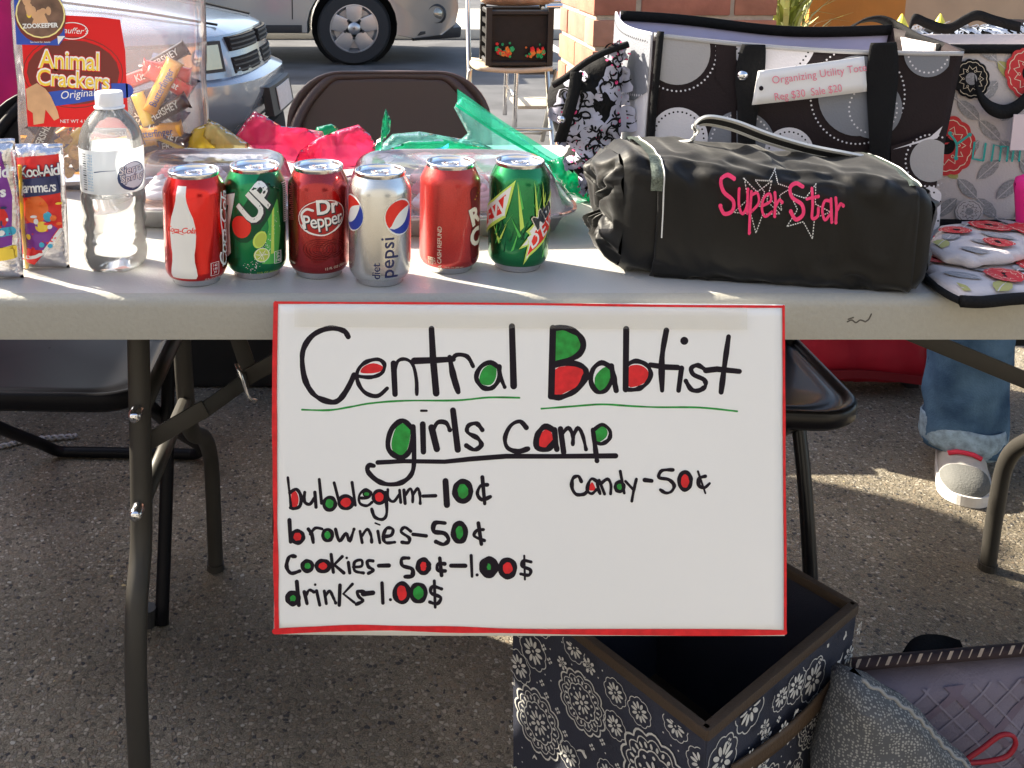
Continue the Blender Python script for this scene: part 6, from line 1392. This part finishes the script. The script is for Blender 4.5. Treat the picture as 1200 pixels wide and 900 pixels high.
# ================================================================== DAMASK CLOTH BAG
def motif_print(pr, x, y, r_, cols, rnd, petals=8):
    """one printed flower medallion of rings and petals; cols = (ink, accent)"""
    a0 = rnd.random() * 6
    for k in range(petals):
        a = a0 + 2 * math.pi * k / petals; pr.ell(x + .74 * r_ * math.cos(a), y + .74 * r_ * math.sin(a), .26 * r_, .20 * r_, cols[0], rot=a, n=10)
    pr.ring(x, y, r_ * .50, r_ * .07, cols[0], n=20)
    for k in range(petals):
        a = a0 + .3 + 2 * math.pi * k / petals; pr.ell(x + .30 * r_ * math.cos(a), y + .30 * r_ * math.sin(a), .13 * r_, .05 * r_, cols[0], rot=a, n=8)
    pr.ell(x, y, r_ * .10, r_ * .10, cols[1], n=10)
rnd = random.Random(5)
db = empty('patterned_cloth_bag', P(690, 240, 1.30), 'floppy black bag with white and pink damask print left of the dotted tote', 'bag'); db.location.z = TZ
ol = [(728, 50), (718, 56), (700, 62), (675, 80), (648, 97), (641, 118), (646, 138), (654, 160), (668, 170), (660, 188), (676, 204), (686, 224), (702, 238), (716, 228), (726, 200), (727, 120)]
ol = [(P(a, b, 1.30).x - db.location.x, P(a, b, 1.30).z - TZ) for a, b in ol]
ob, dsf = puffy('bag_body', ol, (db.location.x, 1.30, TZ), X, Z, -Y, .030, M_blkc, db, res=.010, edge=.03, wr=.012, ws=22, round_=True)
pr = Print(); bx = [min(p[0] for p in ol), max(p[0] for p in ol), min(p[1] for p in ol), max(p[1] for p in ol)]
pts_ = []
for i in range(500):
    x_, y_ = rnd.uniform(bx[0], bx[1]), rnd.uniform(bx[2], bx[3]); r_ = rnd.choice([.030, .022, .022, .015, .010, .006])
    if pdist(x_, y_, ol) < r_ * .25 or any((x_ - a) ** 2 + (y_ - b) ** 2 < (r_ + c) ** 2 * .62 for a, b, c in pts_): continue
    ins_ = False
    for (ax, ay), (bx_, by_) in zip(ol, ol[1:] + ol[:1]):
        if (ay > y_) != (by_ > y_) and x_ < (bx_ - ax) * (y_ - ay) / (by_ - ay) + ax: ins_ = not ins_
    if not ins_: continue
    pts_.append((x_, y_, r_)); a0 = rnd.uniform(0, 6)
    pr.poly([(x_ + r_ * (.95 + .14 * math.sin(q * 5 + a0)) * math.cos(q), y_ + r_ * (.95 + .14 * math.sin(q * 5 + a0)) * math.sin(q)) for q in (6.2832 * j / 26 for j in range(26))], 0)
    if r_ >= .014:
        for k in range(4):            # swirling black fronds with petals between
            a = a0 + k * 1.5708
            pr.stroke([(x_ + r_ * q * math.cos(a + q * 1.1), y_ + r_ * q * math.sin(a + q * 1.1)) for q in (.18, .42, .66, .9)], r_ * .20, 2, w1=r_ * .05)
            pr.stroke([(x_ + r_ * q * math.cos(a + .5 - q * .9), y_ + r_ * q * math.sin(a + .5 - q * .9)) for q in (.4, .6, .8)], r_ * .10, 2, w1=r_ * .03)
            pr.ell(x_ + r_ * .62 * math.cos(a + .3), y_ + r_ * .62 * math.sin(a + .3), r_ * .12, r_ * .06, 2, rot=a, n=10)
            pr.ell(x_ + r_ * .5 * math.cos(a - .35), y_ + r_ * .5 * math.sin(a - .35), r_ * .05, r_ * .05, 1, n=8)
        pr.ell(x_, y_, r_ * .20, r_ * .20, 2, n=12); pr.ell(x_, y_, r_ * .11, r_ * .11, 1, n=8)
        if rnd.random() < .5:
            for k in range(12): a = k * .5236; pr.ell(x_ + r_ * 1.02 * math.cos(a), y_ + r_ * 1.02 * math.sin(a), .0016, .0012, 1, n=6)
    else:
        pr.stroke([(x_ + r_ * q * math.cos(a0 + q), y_ + r_ * q * math.sin(a0 + q)) for q in (-.8, -.3, .3, .8)], r_ * .22, 2, w1=.0006); pr.ell(x_, y_ + r_ * .4, .0014, .0014, 1, n=6)
for i in range(150):
    x_, y_ = rnd.uniform(bx[0], bx[1]), rnd.uniform(bx[2], bx[3]); 
    if pdist(x_, y_, ol) < .006 or not any((x_ - a) ** 2 + (y_ - b) ** 2 < c * c for a, b, c in pts_): continue
    a = rnd.random() * 6; q_ = rnd.uniform(.006, .012); pr.stroke([(x_ + q_ * r2 * math.cos(a + 3.4 * r2), y_ + q_ * r2 * math.sin(a + 3.4 * r2)) for r2 in (1, .8, .6, .4, .22)], .0030, 2, w1=.0012)
pr.build('damask_print', lambda u, v, h: dsf(u, v, .0016 + h * .15), [pm('damask_white', (.42, .42, .52), .7), pm('damask_pink', (.75, .05, .20), .6), M_blkc], db, cut=(.008, .008), org=db.location)
sp_ = P(668, 125, 1.255)
mb = MB(db.location); q = smooth_path([P(*a) for a in ((676, 84, 1.262), (672, 110, 1.258), (664, 140, 1.256), (656, 166, 1.265))], 6)
mb.add([p + Vector((s_ * .0075, 0, 0)) for p in q for s_ in (-1, 1)], [(2 * i, 2 * i + 1, 2 * i + 3, 2 * i + 2) for i in range(len(q) - 1)]); mb.build('strap', M_blkc, db, smooth=True, solid=.003)
mb = MB(db.location); mb.tube(smooth_path([P(*a) for a in ((736, 52, 1.275), (712, 60, 1.272), (688, 72, 1.27), (664, 90, 1.27), (648, 100, 1.275))], 5), .0045, n=8); mb.build('top_binding', M_blkc, db, smooth=True)
MB(db.location).lathe([(.001, -.004), (.004, -.003), (.005, 0)], c=P(658, 140, 1.249), axis='Y', n=14, cap0=False, cap1=False).build('snap', M_chrome, db, smooth=True)

# ================================================================== FLORAL TOTE (right) AND ZEBRA TRIMMED BAG
M_fl = pm('floral_canvas', (.52, .47, .47), .75, bump=.35, bs=400, var=.05, vs=6); M_fg = pm('floral_grey', (.27, .26, .27), .75, var=.3, vs=500); M_fo = pm('floral_olive', (.36, .34, .12), .75); M_fr = pm('floral_red', (.50, .025, .03), .7); M_ft = pm('teal_embroidery', (.02, .34, .32), .5); M_fp = pm('floral_cream_line', (.65, .55, .42), .7)
def floral(pr, x0, x1, y0, y1, s_, rnd):
    """leaf rosettes on a square lattice: every leaf its own lens shape"""
    nx = int((x1 - x0) / s_) + 2; ny = int((y1 - y0) / s_) + 2
    for i in range(nx):
        for j in range(ny):
            x, y = x0 + i * s_, y0 + j * s_
            for d in ((.5, 0), (0, .5)):
                a = math.atan2(d[1], d[0]) + R(45); cx_, cy_ = x + d[0] * s_, y + d[1] * s_
                m_ = 1 if rnd.random() < .14 else 0
                for sg in (1, -1):
                    dx_, dy_ = math.cos(a if sg > 0 else a + R(90)), math.sin(a if sg > 0 else a + R(90)); L_ = s_ * .36
                    px_, py_ = cx_ + dx_ * L_ * .0, cy_ + dy_ * L_ * .0
                    if (i + j + (sg > 0)) % 2: continue
                    pr.poly([(px_ + dx_ * L_ * q - dy_ * w_ * s_, py_ + dy_ * L_ * q + dx_ * w_ * s_) for q, w_ in ((-1, 0), (-.6, .12), (0, .17), (.6, .12), (1, 0), (.6, -.12), (0, -.17), (-.6, -.12))], m_)
                    pr.stroke([(px_ - dx_ * L_, py_ - dy_ * L_), (px_ + dx_ * L_, py_ + dy_ * L_)], s_ * .02, 5, smooth=False, caps=False)
def scallop(pr, x, y, r_, m_, m2, mc, sy=1.0):
    n_ = 13; pts = []
    for i in range(n_ * 6):
        a = 2 * math.pi * i / (n_ * 6); q = r_ * (1 + .07 * abs(math.sin(a * n_ / 2))); pts.append((x + q * math.cos(a), y + q * sy * math.sin(a)))
    pr.poly(pts, m_); pts2 = [(x + (a - x) * .86, y + (b - y) * .86) for a, b in pts]; pr.stroke(pts2[::2], r_ * .035, m2, closed=True, smooth=False)
    z = [(x + r_ * (.50 if i % 2 else .70) * math.cos(2 * math.pi * i / 22), y + sy * r_ * (.50 if i % 2 else .70) * math.sin(2 * math.pi * i / 22)) for i in range(22)]
    pr.stroke(z, r_ * .04, m2, closed=True, smooth=False); pr.ell(x, y, r_ * .33, r_ * .33 * sy, mc, n=18)
    for i in range(6): a = i * 1.047; pr.ring(x + r_ * .45 * math.cos(a), y + sy * r_ * .45 * math.sin(a), r_ * .055, r_ * .025, m2, n=8)
FLM = [M_fg, M_fo, M_fr, M_fp, M_ft, M_fl, M_blkc]
ft = empty('floral_tote', (.78, 1.31, TZ), 'cream floral tote with red flower and teal embroidered lettering right of the dotted tote', 'bag')
fy = 1.257; xl, xr = P(1086, 150, fy).x, P(1295, 150, fy).x; ztop = P(1150, 52, fy).z
ff = lambda u, v, h=0: Vector((xl + (xr - xl) * u, fy - .012 * math.sin(math.pi * min(1, max(0, u))) * math.sin(math.pi * min(1, max(0, v)) * .9) - .003 * noise.noise(Vector((u * 4, v * 4, 4))) - h, TZ + .001 + (ztop - TZ) * v))
MB(ft.location).grid(ff, 24, 24).build('front_panel', M_fl, ft, smooth=True, solid=.003)
MB(ft.location).grid(lambda u, v: ff(u, v) + Vector((0, .12, 0)), 24, 8).build('back_panel', M_fl, ft, smooth=True, solid=.003)
for u_ in (0, 1): MB(ft.location).grid(lambda a, v: ff(u_, v) + Vector((0, .12 * a, 0)), 6, 8).build('side_panel', M_fl, ft, smooth=True, solid=.003)
MB(ft.location).grid(lambda u, v: ff(u, 1 - .05 * v, .003), 24, 1).build('top_binding', M_blkc, ft, smooth=True, solid=.004)
MB(ft.location).grid(lambda u, v: ff(u, .035 * v, .003), 24, 1).build('bottom_binding', M_blkc, ft, smooth=True, solid=.004)
def fmap(px, py, h): p = P(px, py, fy - .008); u = (p.x - xl) / (xr - xl); v = (p.z - TZ - .001) / (ztop - TZ); return ff(u, v, .0025 + h * .4)
pr = Print(); floral(pr, 1088, 1300, 60, 270, 46, random.Random(3)); scallop(pr, 1109, 170, 30, 2, 3, 6, 1.12); scallop(pr, 1137, 92, 20, 6, 3, 0, 1.1); scallop(pr, 1204, 86, 27, 2, 3, 6, 1.1); scallop(pr, 1136, 248, 15, 5, 6, 0, .9)
pr.stroke([(1113, 157), (1120, 168), (1119, 184)], 2.6, 4); pr.stroke([(1134, 157), (1120, 169)], 2.6, 4); [pr.ell(a, b, 2.4, 2.4, 4, n=10) for a, b in ((1113, 156), (1134, 157), (1119, 185))]
for pts in ([(1139, 166), (1137, 185), (1148, 187)], [(1151, 167), (1149, 187)], [(1158, 187), (1160, 168), (1168, 170), (1167, 187)], [(1168, 170), (1176, 170), (1175, 187)], [(1181, 187), (1183, 168), (1190, 171), (1189, 187)], [(1190, 171), (1198, 170), (1197, 187)]): pr.stroke(pts, 2.4, 4, smooth=False)
pr.build('floral_print', fmap, FLM, ft, cut=(12, 12), clip=[(1086, 56), (1290, 56), (1290, 258), (1086, 258)], org=ft.location)
mb = MB(ft.location); q = smooth_path([P(*a) for a in ((1142, 95, 1.238), (1148, 112, 1.232), (1160, 126, 1.228), (1178, 131, 1.228), (1196, 122, 1.23), (1212, 100, 1.235), (1216, 70, 1.24))], 6)
mb.add([p + Vector((0, s_ * .002, s_ * .0085)) for p in q for s_ in (-1, 1)], [(2 * i, 2 * i + 1, 2 * i + 3, 2 * i + 2) for i in range(len(q) - 1)]); mb.build('handle', M_blkc, ft, smooth=True, solid=.003)
tg2 = MB(); a = P(1188, 134, 1.222); b = P(1222, 176, 1.222); tg2 = MB(((a.x + b.x) / 2, 1.222, b.z)); tg2.box((a.x, 1.2215, b.z), (b.x, 1.2225, a.z)); o_ = tg2.build('price_tag', pm('tag_card_pink', (.62, .52, .55), .6)); tag(o_, 'plain pinkish price tag cut by the right edge on the floral tote', 'tag')
crumple('pink_pouch', [(1189, 215), (1200, 205), (1225, 200), (1230, 290), (1205, 292), (1192, 262)], 1.17, M_pink, 'bright pink fabric pouch cut by the right edge in front of the floral tote', th=.02, wr=.01, cat='pouch', group=None)
zb = empty('zebra_trim_bag', (.78, 1.45, TZ), 'black bag with white swirl trim behind the floral tote', 'bag')
zo = [(P(a, b, 1.45).x - .78, P(a, b, 1.45).z - TZ) for a, b in ((1062, 60), (1066, 36), (1100, 30), (1140, 32), (1180, 22), (1230, 24), (1260, 60), (1250, 130), (1070, 130))]
zo[-2] = (zo[-2][0], 0); zo[-1] = (zo[-1][0], 0)
ob, zsf = puffy('bag_body', zo, (.78, 1.45, TZ), X, Z, -Y, .03, M_blkc, zb, res=.014, wr=.006, round_=False)
pr = Print(); rnd = random.Random(9)
for i in range(70):
    x_, y_ = rnd.uniform(1072, 1250), rnd.uniform(33, 44) - 4 * (rnd.random() < .2); p = P(x_, y_, 1.42); pr.stroke([(p.x - .78 + q * .009, p.z - TZ + .005 * math.sin(q * 2 + i)) for q in (-1, -.3, .4, 1)], rnd.uniform(.0015, .0045), 0, w1=.001)
pr.build('swirl_trim', lambda u, v, h: zsf(u, v, .002 + h * .2), [pm('swirl_white', (.55, .60, .68), .6)], zb, cut=(.01, .01), org=zb.location)
for pts in (((1066, 32, 1.40), (1072, 22, 1.40), (1088, 28, 1.40), (1110, 34, 1.40), (1130, 24, 1.40), (1145, 18, 1.40), (1165, 24, 1.40), (1195, 32, 1.40)),):
    mb = MB(zb.location); q = smooth_path([P(*a) for a in pts], 6); mb.add([p + Vector((0, 0, s_ * .007)) for p in q for s_ in (-1, 1)], [(2 * i, 2 * i + 1, 2 * i + 3, 2 * i + 2) for i in range(len(q) - 1)]); mb.build('handle', M_blkc, zb, smooth=True, solid=.004)
M_yt = pm('yellow_tip', (.80, .70, .08), .5)
for px_, lab in ((1056, 'small yellow pointed ornament standing behind the dotted tote rim'), (1101, 'small yellow pointed ornament nearer the right, above the black bag trim')):
    p = P(px_, 30, 1.56); mb = MB((p.x, 1.56, TZ)); mb.lathe([(.016, TZ + 0), (.014, p.z - .02), (.010, p.z), (.004, p.z + .012), (.001, p.z + .018)], c=(p.x, 1.56, 0), n=12); o_ = mb.build('yellow_ornament', M_yt, smooth=True); tag(o_, lab, 'ornament')

# ================================================================== FOLDED FLORAL CLOTH
def flatcloth(name, pix, z, th, label, seed, parent=None):
    o_ = [tuple(G(a, b, z).xy) for a, b in pix]; cx_ = sum(p[0] for p in o_) / len(o_); cy_ = sum(p[1] for p in o_) / len(o_)
    return puffy(name, [(a - cx_, b - cy_) for a, b in o_], (cx_, cy_, z), X, Y, Z, th, M_fl, parent, res=.012, edge=th * 1.5, wr=.003, ws=22, back=.6, round_=False, seed=seed)
fc = empty('folded_cloth', (0, 0, 0), 'folded cream floral cloth with black edge at the front right corner of the table', 'cloth'); c_ = G(1150, 320, TZ); fc.location = (c_.x, c_.y, TZ)
for k, (pix, z, th) in enumerate((([(1074, 312), (1110, 276), (1150, 268), (1230, 262), (1240, 348), (1180, 350), (1128, 353), (1095, 336)], TZ + .007, .009), ([(1084, 292), (1100, 268), (1235, 262), (1240, 292), (1190, 306), (1140, 312), (1105, 306)], TZ + .022, .008))):
    ob, fsf = flatcloth('cloth_layer', pix, z, th, '', 20 + k, fc)
    ox, oy = (lambda o_: (sum(p[0] for p in o_) / len(o_), sum(p[1] for p in o_) / len(o_)))([tuple(G(a, b, z).xy) for a, b in pix])
    cl_ = [(G(a, b, z).x - ox, G(a, b, z).y - oy) for a, b in ([(1079, 312), (1130, 351), (1238, 346), (1228, 265), (1112, 278)] if k == 0 else [(1090, 292), (1108, 303), (1140, 309), (1235, 290), (1230, 265), (1102, 270)])]
    pr = Print(); floral(pr, -.14, .14, -.12, .12, .052, random.Random(4 + k))
    scallop(pr, *( (-.055, -.012) if k == 0 else (.03, .045)), .022, 2, 3, 6); scallop(pr, *((.045, -.045) if k == 0 else (.075, .03)), .030, 2, 3, 6)
    for sx2, sy2, r2 in (((-.085, .02, .020), (-.02, -.07, .018), (.09, .0, .024)) if k == 0 else ((-.02, .03, .016), (.0, -.02, .015), (-.07, .02, .018))): scallop(pr, sx2, sy2, r2, 2, 3, 6)
    pr.build('floral_print', lambda u, v, h: fsf(u, v, .0012 + h * .3), FLM, fc, cut=(.01, .01), clip=cl_, org=fc.location)
mb = MB(fc.location); q = smooth_path([G(*a) for a in ((1126, 353, TZ + .007), (1150, 354, TZ + .007), (1180, 351, TZ + .008), (1210, 349, TZ + .009), (1240, 348, TZ + .009))], 5); mb.tube(q, .0065, n=8); mb.build('black_edge', M_blkc, fc, smooth=True)
mb = MB(fc.location); q = smooth_path([G(*a) for a in ((1074, 312, TZ + .006), (1085, 325, TZ + .006), (1105, 342, TZ + .006), (1126, 353, TZ + .006))], 5); mb.tube(q, .004, n=8); mb.build('black_edge', M_blkc, fc, smooth=True)

# ================================================================== PRINTED FABRIC BOX ON THE FLOOR
bzt = .30; N0, R0, L0 = G(829, 859, bzt), G(1005, 710, bzt), G(600, 682, bzt); F0 = R0 + L0 - N0
M_navy = pm('navy_box_fabric', (.028, .031, .050), .8, bump=.4, bs=500, var=.12, vs=7); M_bxw = pm('box_print_white', (.56, .55, .52), .8, var=.1, vs=60); M_bxb = pm('brown_box_trim', (.055, .035, .022), .7, bump=.4, bs=400)
box = empty('fabric_storage_box', ((N0 + F0) / 2).xy.to_3d(), 'open navy fabric storage box with white medallion print on the floor under the poster', 'box')
def wall(a, b, name, th=.006):
    d = (b - a).normalized(); nrm = Vector((-d.y, d.x, 0)); c = ((N0 + F0) / 2).xy.to_3d(); m_ = ((a + b) / 2).xy.to_3d()
    if nrm.dot(c - m_) < 0: nrm = -nrm
    p = []
    for z_, k_ in ((.002, .96), (bzt, 1)):
        for w_, off in ((a, 0), (b, 0), (b, th), (a, th)):
            q = c + (w_.xy.to_3d() - c) * k_; p.append(Vector((q.x, q.y, z_)) + nrm * off)
    mb = MB(box.location); mb.hexa(p[:4] + p[4:]); return mb.build(name, [M_navy], box)
for a, b in ((N0, R0), (R0, F0), (F0, L0), (L0, N0)):
    wall(a + (b - a) * .004, b - (b - a) * .004, 'side_wall')
mb = MB(box.location); c = box.location; mb.add([(c + (q.xy.to_3d() - c) * .94) + Z * .02 for q in (N0, R0, F0, L0)], [(0, 1, 2, 3)]); mb.build('floor_board', M_bxb, box, solid=.006)
mb = MB(box.location)
for a, b in ((N0, R0), (R0, F0), (F0, L0), (L0, N0)):
    d = (b - a).normalized(); nrm = Vector((-d.y, d.x, 0)); 
    if nrm.dot(c - ((a + b) / 2).xy.to_3d()) < 0: nrm = -nrm
    p = [a - nrm * .002, b - nrm * .002, b + nrm * .009 , a + nrm * .009]
    mb.hexa([q - Z * .010 for q in p] + [q + Z * .003 for q in p])
mb.build('rim', M_bxb, box, bevel=.002)
def face_print(a, b, seed, ink, spots, name):
    d = (b - a); W_ = d.length; c = box.location; d.normalize(); nrm = Vector((d.y, -d.x, 0))
    if nrm.dot(c - ((a + b) / 2).xy.to_3d()) > 0: nrm = -nrm
    def fm(u, v, h):
        k_ = .96 + .04 * v / bzt; q = c + ((a + d * u).xy.to_3d() - c) * k_; return Vector((q.x, q.y, v)) + nrm * (.0012 + h * .25)
    rnd = random.Random(seed); pr = Print(); pl = []
    def scal(x, y, r_, n_, am, w_):
        pr.stroke([(x + r_ * (1 - am + am * 2 * abs(math.sin(q * n_ / 2))) * math.cos(q), y + r_ * (1 - am + am * 2 * abs(math.sin(q * n_ / 2))) * math.sin(q)) for q in (2 * math.pi * i / (n_ * 5) for i in range(n_ * 5))], w_, 0, smooth=False, closed=True)
    def med(x, y, r_):
        big = r_ > .03; n_ = 13 if big else 9
        scal(x, y, r_ * .95, n_, .06, .050 * r_)
        if big:
            scal(x, y, r_ * .80, n_, .07, .028 * r_)
            for k in range(n_ * 2): aa = math.pi * (k + .5) / n_; pr.ell(x + .68 * r_ * math.cos(aa), y + .68 * r_ * math.sin(aa), .07 * r_, .038 * r_, 0, rot=aa, n=8)
            scal(x, y, r_ * .56, 9, .06, .035 * r_)
            for k in range(9): aa = 2 * math.pi * (k + .5) / 9; pr.ell(x + .44 * r_ * math.cos(aa), y + .44 * r_ * math.sin(aa), .045 * r_, .045 * r_, 0, n=8)
            q1, q2 = .24, .11
        else: q1, q2 = .46, .24
        for k in range(10): aa = 2 * math.pi * k / 10; pr.ell(x + q1 * r_ * math.cos(aa), y + q1 * r_ * math.sin(aa), q2 * r_, q2 * .42 * r_, 0, rot=aa, n=10)
        pr.ell(x, y, .07 * r_, .07 * r_, 0, n=10)
    def leaf(x, y, r_, aa):
        pr.stroke([(x, y), (x + r_ * .5 * math.cos(aa), y + r_ * .5 * math.sin(aa)), (x + r_ * math.cos(aa + .6), y + r_ * math.sin(aa + .6))], r_ * .38, 0, w1=.0006)
        for k in range(3): pr.stroke([(x + .2 * r_ * k * math.cos(aa), y + .2 * r_ * k * math.sin(aa)), (x + r_ * .5 * math.cos(aa - .9 + .2 * k), y + r_ * .5 * math.sin(aa - .9 + .2 * k))], .0016, 0, w1=.0006)
    for x, y, r_ in spots: med(x, y, r_); pl.append((x, y, r_))
    for i in range(1400):
        x, y = rnd.uniform(0, W_), rnd.uniform(.0, bzt - .012); r_ = rnd.choice([.030, .024, .018, .014, .010, .007, .004]) * (1 if i > 250 else 1.2)
        if any((x - a_) ** 2 + (y - b_) ** 2 < (r_ + c_) ** 2 * .84 for a_, b_, c_ in pl): continue
        pl.append((x, y, r_))
        if r_ >= .016: med(x, y, r_)
        elif r_ >= .008: (leaf if rnd.random() < .45 else lambda *q: motif_print(pr, q[0], q[1], q[2], (0, 0), rnd, 7))(x, y, r_, rnd.random() * 6)
        elif r_ >= .005: [pr.ell(x + .0028 * math.cos(q), y + .0028 * math.sin(q), .0017, .0017, 0, n=6) for q in (0, 1.57, 3.14, 4.71)]
        else: pr.ell(x, y, .0011, .0011, 0, n=6)
    return pr.build(name, fm, [ink], box, clip=[(0.002, .004), (W_ - .002, .004), (W_ - .002, bzt - .012), (.002, bzt - .012)], org=box.location, smooth=False), fm, W_
WL = (L0 - N0).length
_, _, _ = face_print(L0, N0, 3, M_bxw, [(WL * .17, bzt - .165, .044), (WL * .42, bzt - .085, .038), (WL * .80, bzt - .10, .050), (WL * .14, bzt - .070, .024), (WL * .36, bzt - .170, .018), (WL * .58, bzt - .185, .022)], 'medallion_print')
_, fm2, W2 = face_print(N0, R0, 8, M_bxw, [(W2_, bzt - q, r_) for W2_, q, r_ in ((.03, .05, .03), (.22, .05, .028), (.13, .15, .034))], 'medallion_print')
mb = MB(box.location)
mb.grid(lambda u, v: fm2(.045 + (W2 - .075) * u, bzt - .062 - .022 * v - .004 * math.sin(u * 3.1), 0) + (fm2(0, .2, .1) - fm2(0, .2, 0)).normalized() * (.004 + .006 * math.sin(math.pi * u)), 16, 3)
mb.build('handle', pm('brown_handle', (.075, .045, .024), .6, bump=.4, bs=300), box, smooth=True, solid=.003)
t = empty('black_pouch', (0, 0, 0), 'black leathery pouch leaning on the patterned box at the bottom', 'pouch'); c_ = G(935, 905, .10); t.location = (c_.x, c_.y, 0)
bo = [(P(a, b, c_.y).x - c_.x, max(0.001, P(a, b, c_.y).z)) for a, b in ((893, 905), (920, 872), (950, 848), (966, 818), (974, 824), (968, 860), (958, 905), (950, 1000), (890, 1000))]
puffy('pouch_body', bo, (c_.x, c_.y, 0), X, Z, -Y, .018, pm('black_leather', (.016, .018, .024), .5, bump=.5, bs=200), t, wr=.004, round_=False)

# ================================================================== BAGS ON THE FLOOR, BOTTOM RIGHT
def speckle():
    m = bpy.data.materials.new('grey_speckled_cloth'); m.use_nodes = True; n = m.node_tree.nodes; l = m.node_tree.links; b = n['Principled BSDF']; b.inputs['Roughness'].default_value = .8
    tc = n.new('ShaderNodeTexCoord'); v = n.new('ShaderNodeTexVoronoi'); v.inputs['Scale'].default_value = 290; v.inputs['Randomness'].default_value = .55; l.new(tc.outputs['Object'], v.inputs['Vector'])
    c = n.new('ShaderNodeValToRGB'); c.color_ramp.elements[0].position = .30; c.color_ramp.elements[0].color = (.30, .295, .28, 1); c.color_ramp.elements[1].position = .44; c.color_ramp.elements[1].color = (.085, .088, .095, 1)
    l.new(v.outputs['Distance'], c.inputs[0]); l.new(c.outputs[0], b.inputs['Base Color']); return m
M_pl = pm('plaid_mauve', (.17, .15, .20), .8, var=.1, vs=7, bump=.4, bs=400); M_pll = pm('plaid_pale_line', (.20, .18, .235), .8); M_pld = pm('plaid_dark_band', (.135, .105, .145), .8); M_pdk = pm('dark_plaid', (.030, .018, .022), .8)
py_ = 1.13
t = empty('plaid_bag', (P(1100, 800, py_).x, py_, 0), 'mauve plaid cloth bag with dark plaid rim and red loop at the bottom right', 'bag')
def pmf(px, py, e=0): p = P(px, py, py_); p = P(px, py, py_ - .04 * max(0, (.24 - p.z) / .2) - e); return p
po = lambda q: [(P(a, b, py_).x - t.location.x, max(.002, P(a, b, py_).z)) for a, b in q]
ob, psf = puffy('bag_body', po([(1003, 782), (1060, 776), (1130, 770), (1245, 762), (1290, 780), (1290, 1060), (1010, 1060), (985, 900)]), (t.location.x, py_, 0), X, Z, -Y, .03, M_pl, t, res=.02, wr=.010, ws=9, round_=False)
pr = Print()
for k in range(-8, 22):
    for sg in (1, -1):
        b0 = k * .034 - .2; pr.stroke([(b0 + (0 if sg > 0 else .30), 0), (b0 + (.30 if sg > 0 else 0), .30)], .0025 if k % 3 else .009, 0 if k % 3 else 1, smooth=False, caps=False)
cl_ = po([(1290, 1030), (1290, 790), (1245, 772), (1012, 792), (1000, 900), (1015, 1030)])
cl2 = [cl_[5], cl_[0], cl_[1], cl_[2], cl_[3], cl_[4]]
pr.build('plaid_print', lambda u, v, h: psf(u, v, .0014 + h * .12), [M_pll, M_pld], t, cut=(.018, .018), clip=cl2, org=t.location)
mb = MB(t.location); q = [(998, 780), (1060, 774), (1130, 768), (1200, 762), (1260, 758)]; qq = smooth_path([Vector(a) for a in q], 6)
vs = []
for a in qq:
    for dyy, dd in ((7, .034), (-5, .030), (-8, .0), (-8, -.02)): vs.append(P(a.x, a.y + dyy, py_ - dd))
mb.add(vs, [(i * 4 + k, i * 4 + k + 1, i * 4 + 5 + k, i * 4 + 4 + k) for i in range(len(qq) - 1) for k in range(3)]); mb.build('rim', M_pdk, t, smooth=True, solid=.003)
pr = Print()
for i in range(22): pr.stroke([(1002 + i * 12, 786), (1010 + i * 12, 768)], 1.5 if i % 3 else 4, 0, smooth=False, caps=False)
pr.build('rim_stripes', lambda a, b, h: P(a, b - (a - 1000) * .088, py_ - .0375 - h), [pm('rim_cream', (.32, .27, .24), .8)], t, clip=[(1003, 773), (1250, 773), (1250, 783), (1003, 783)], org=t.location)
mb = MB(t.location); q = smooth_path([P(*a) for a in ((1062, 776, 1.14), (1072, 762, 1.15), (1088, 756, 1.155), (1110, 757, 1.155), (1130, 763, 1.145))], 6); mb.add([p + Vector((0, s_ * .01, s_ * .007)) for p in q for s_ in (-1, 1)], [(2 * i, 2 * i + 1, 2 * i + 3, 2 * i + 2) for i in range(len(q) - 1)]); mb.build('strap', M_blkc, t, smooth=True, solid=.003)
lp = empty('red_loop', P(1160, 880, 1.04), 'dark red fabric loop lying against the mauve plaid bag', 'strap')
mb = MB(lp.location); q = smooth_path([P(a, b, 1.05) for a, b in ((1128, 893), (1150, 878), (1172, 862), (1186, 862), (1190, 872), (1180, 886), (1158, 892), (1135, 894), (1125, 894))], 6); mb.tube(q, .0028, n=8); mb.build('loop', pm('dark_red_cord', (.30, .012, .025), .6), lp, smooth=True)
ss, _ = puffy('speckled_bag', [(P(a, b, 1.04).x - .55, max(.002, P(a, b, 1.04).z)) for a, b in ((972, 822), (980, 798), (1000, 782), (1012, 795), (1040, 806), (1078, 832), (1102, 862), (1135, 890), (1160, 1060), (960, 1060), (950, 900))], (.55, 1.04, 0), X, Z, -Y, .045, speckle(), None, res=.018, wr=.022, ws=11, round_=False, org=(.55, 1.04, 0))
tag(ss, 'grey speckled soft cloth bag slumped between the patterned box and plaid bag', 'bag')
mb = MB((.55, 1.04, 0)); q = smooth_path([P(a, b, 1.0) for a, b in ((1010, 798), (1040, 815), (1070, 836), (1090, 856), (1110, 878), (1135, 898))], 8); mb.tube([p + Vector((0, 0, .002 * math.sin(i * 1.4))) for i, p in enumerate(q)], .0022, n=6); mb.build('seam', pm('grey_seam', (.25, .25, .25), .7), ss, smooth=True)
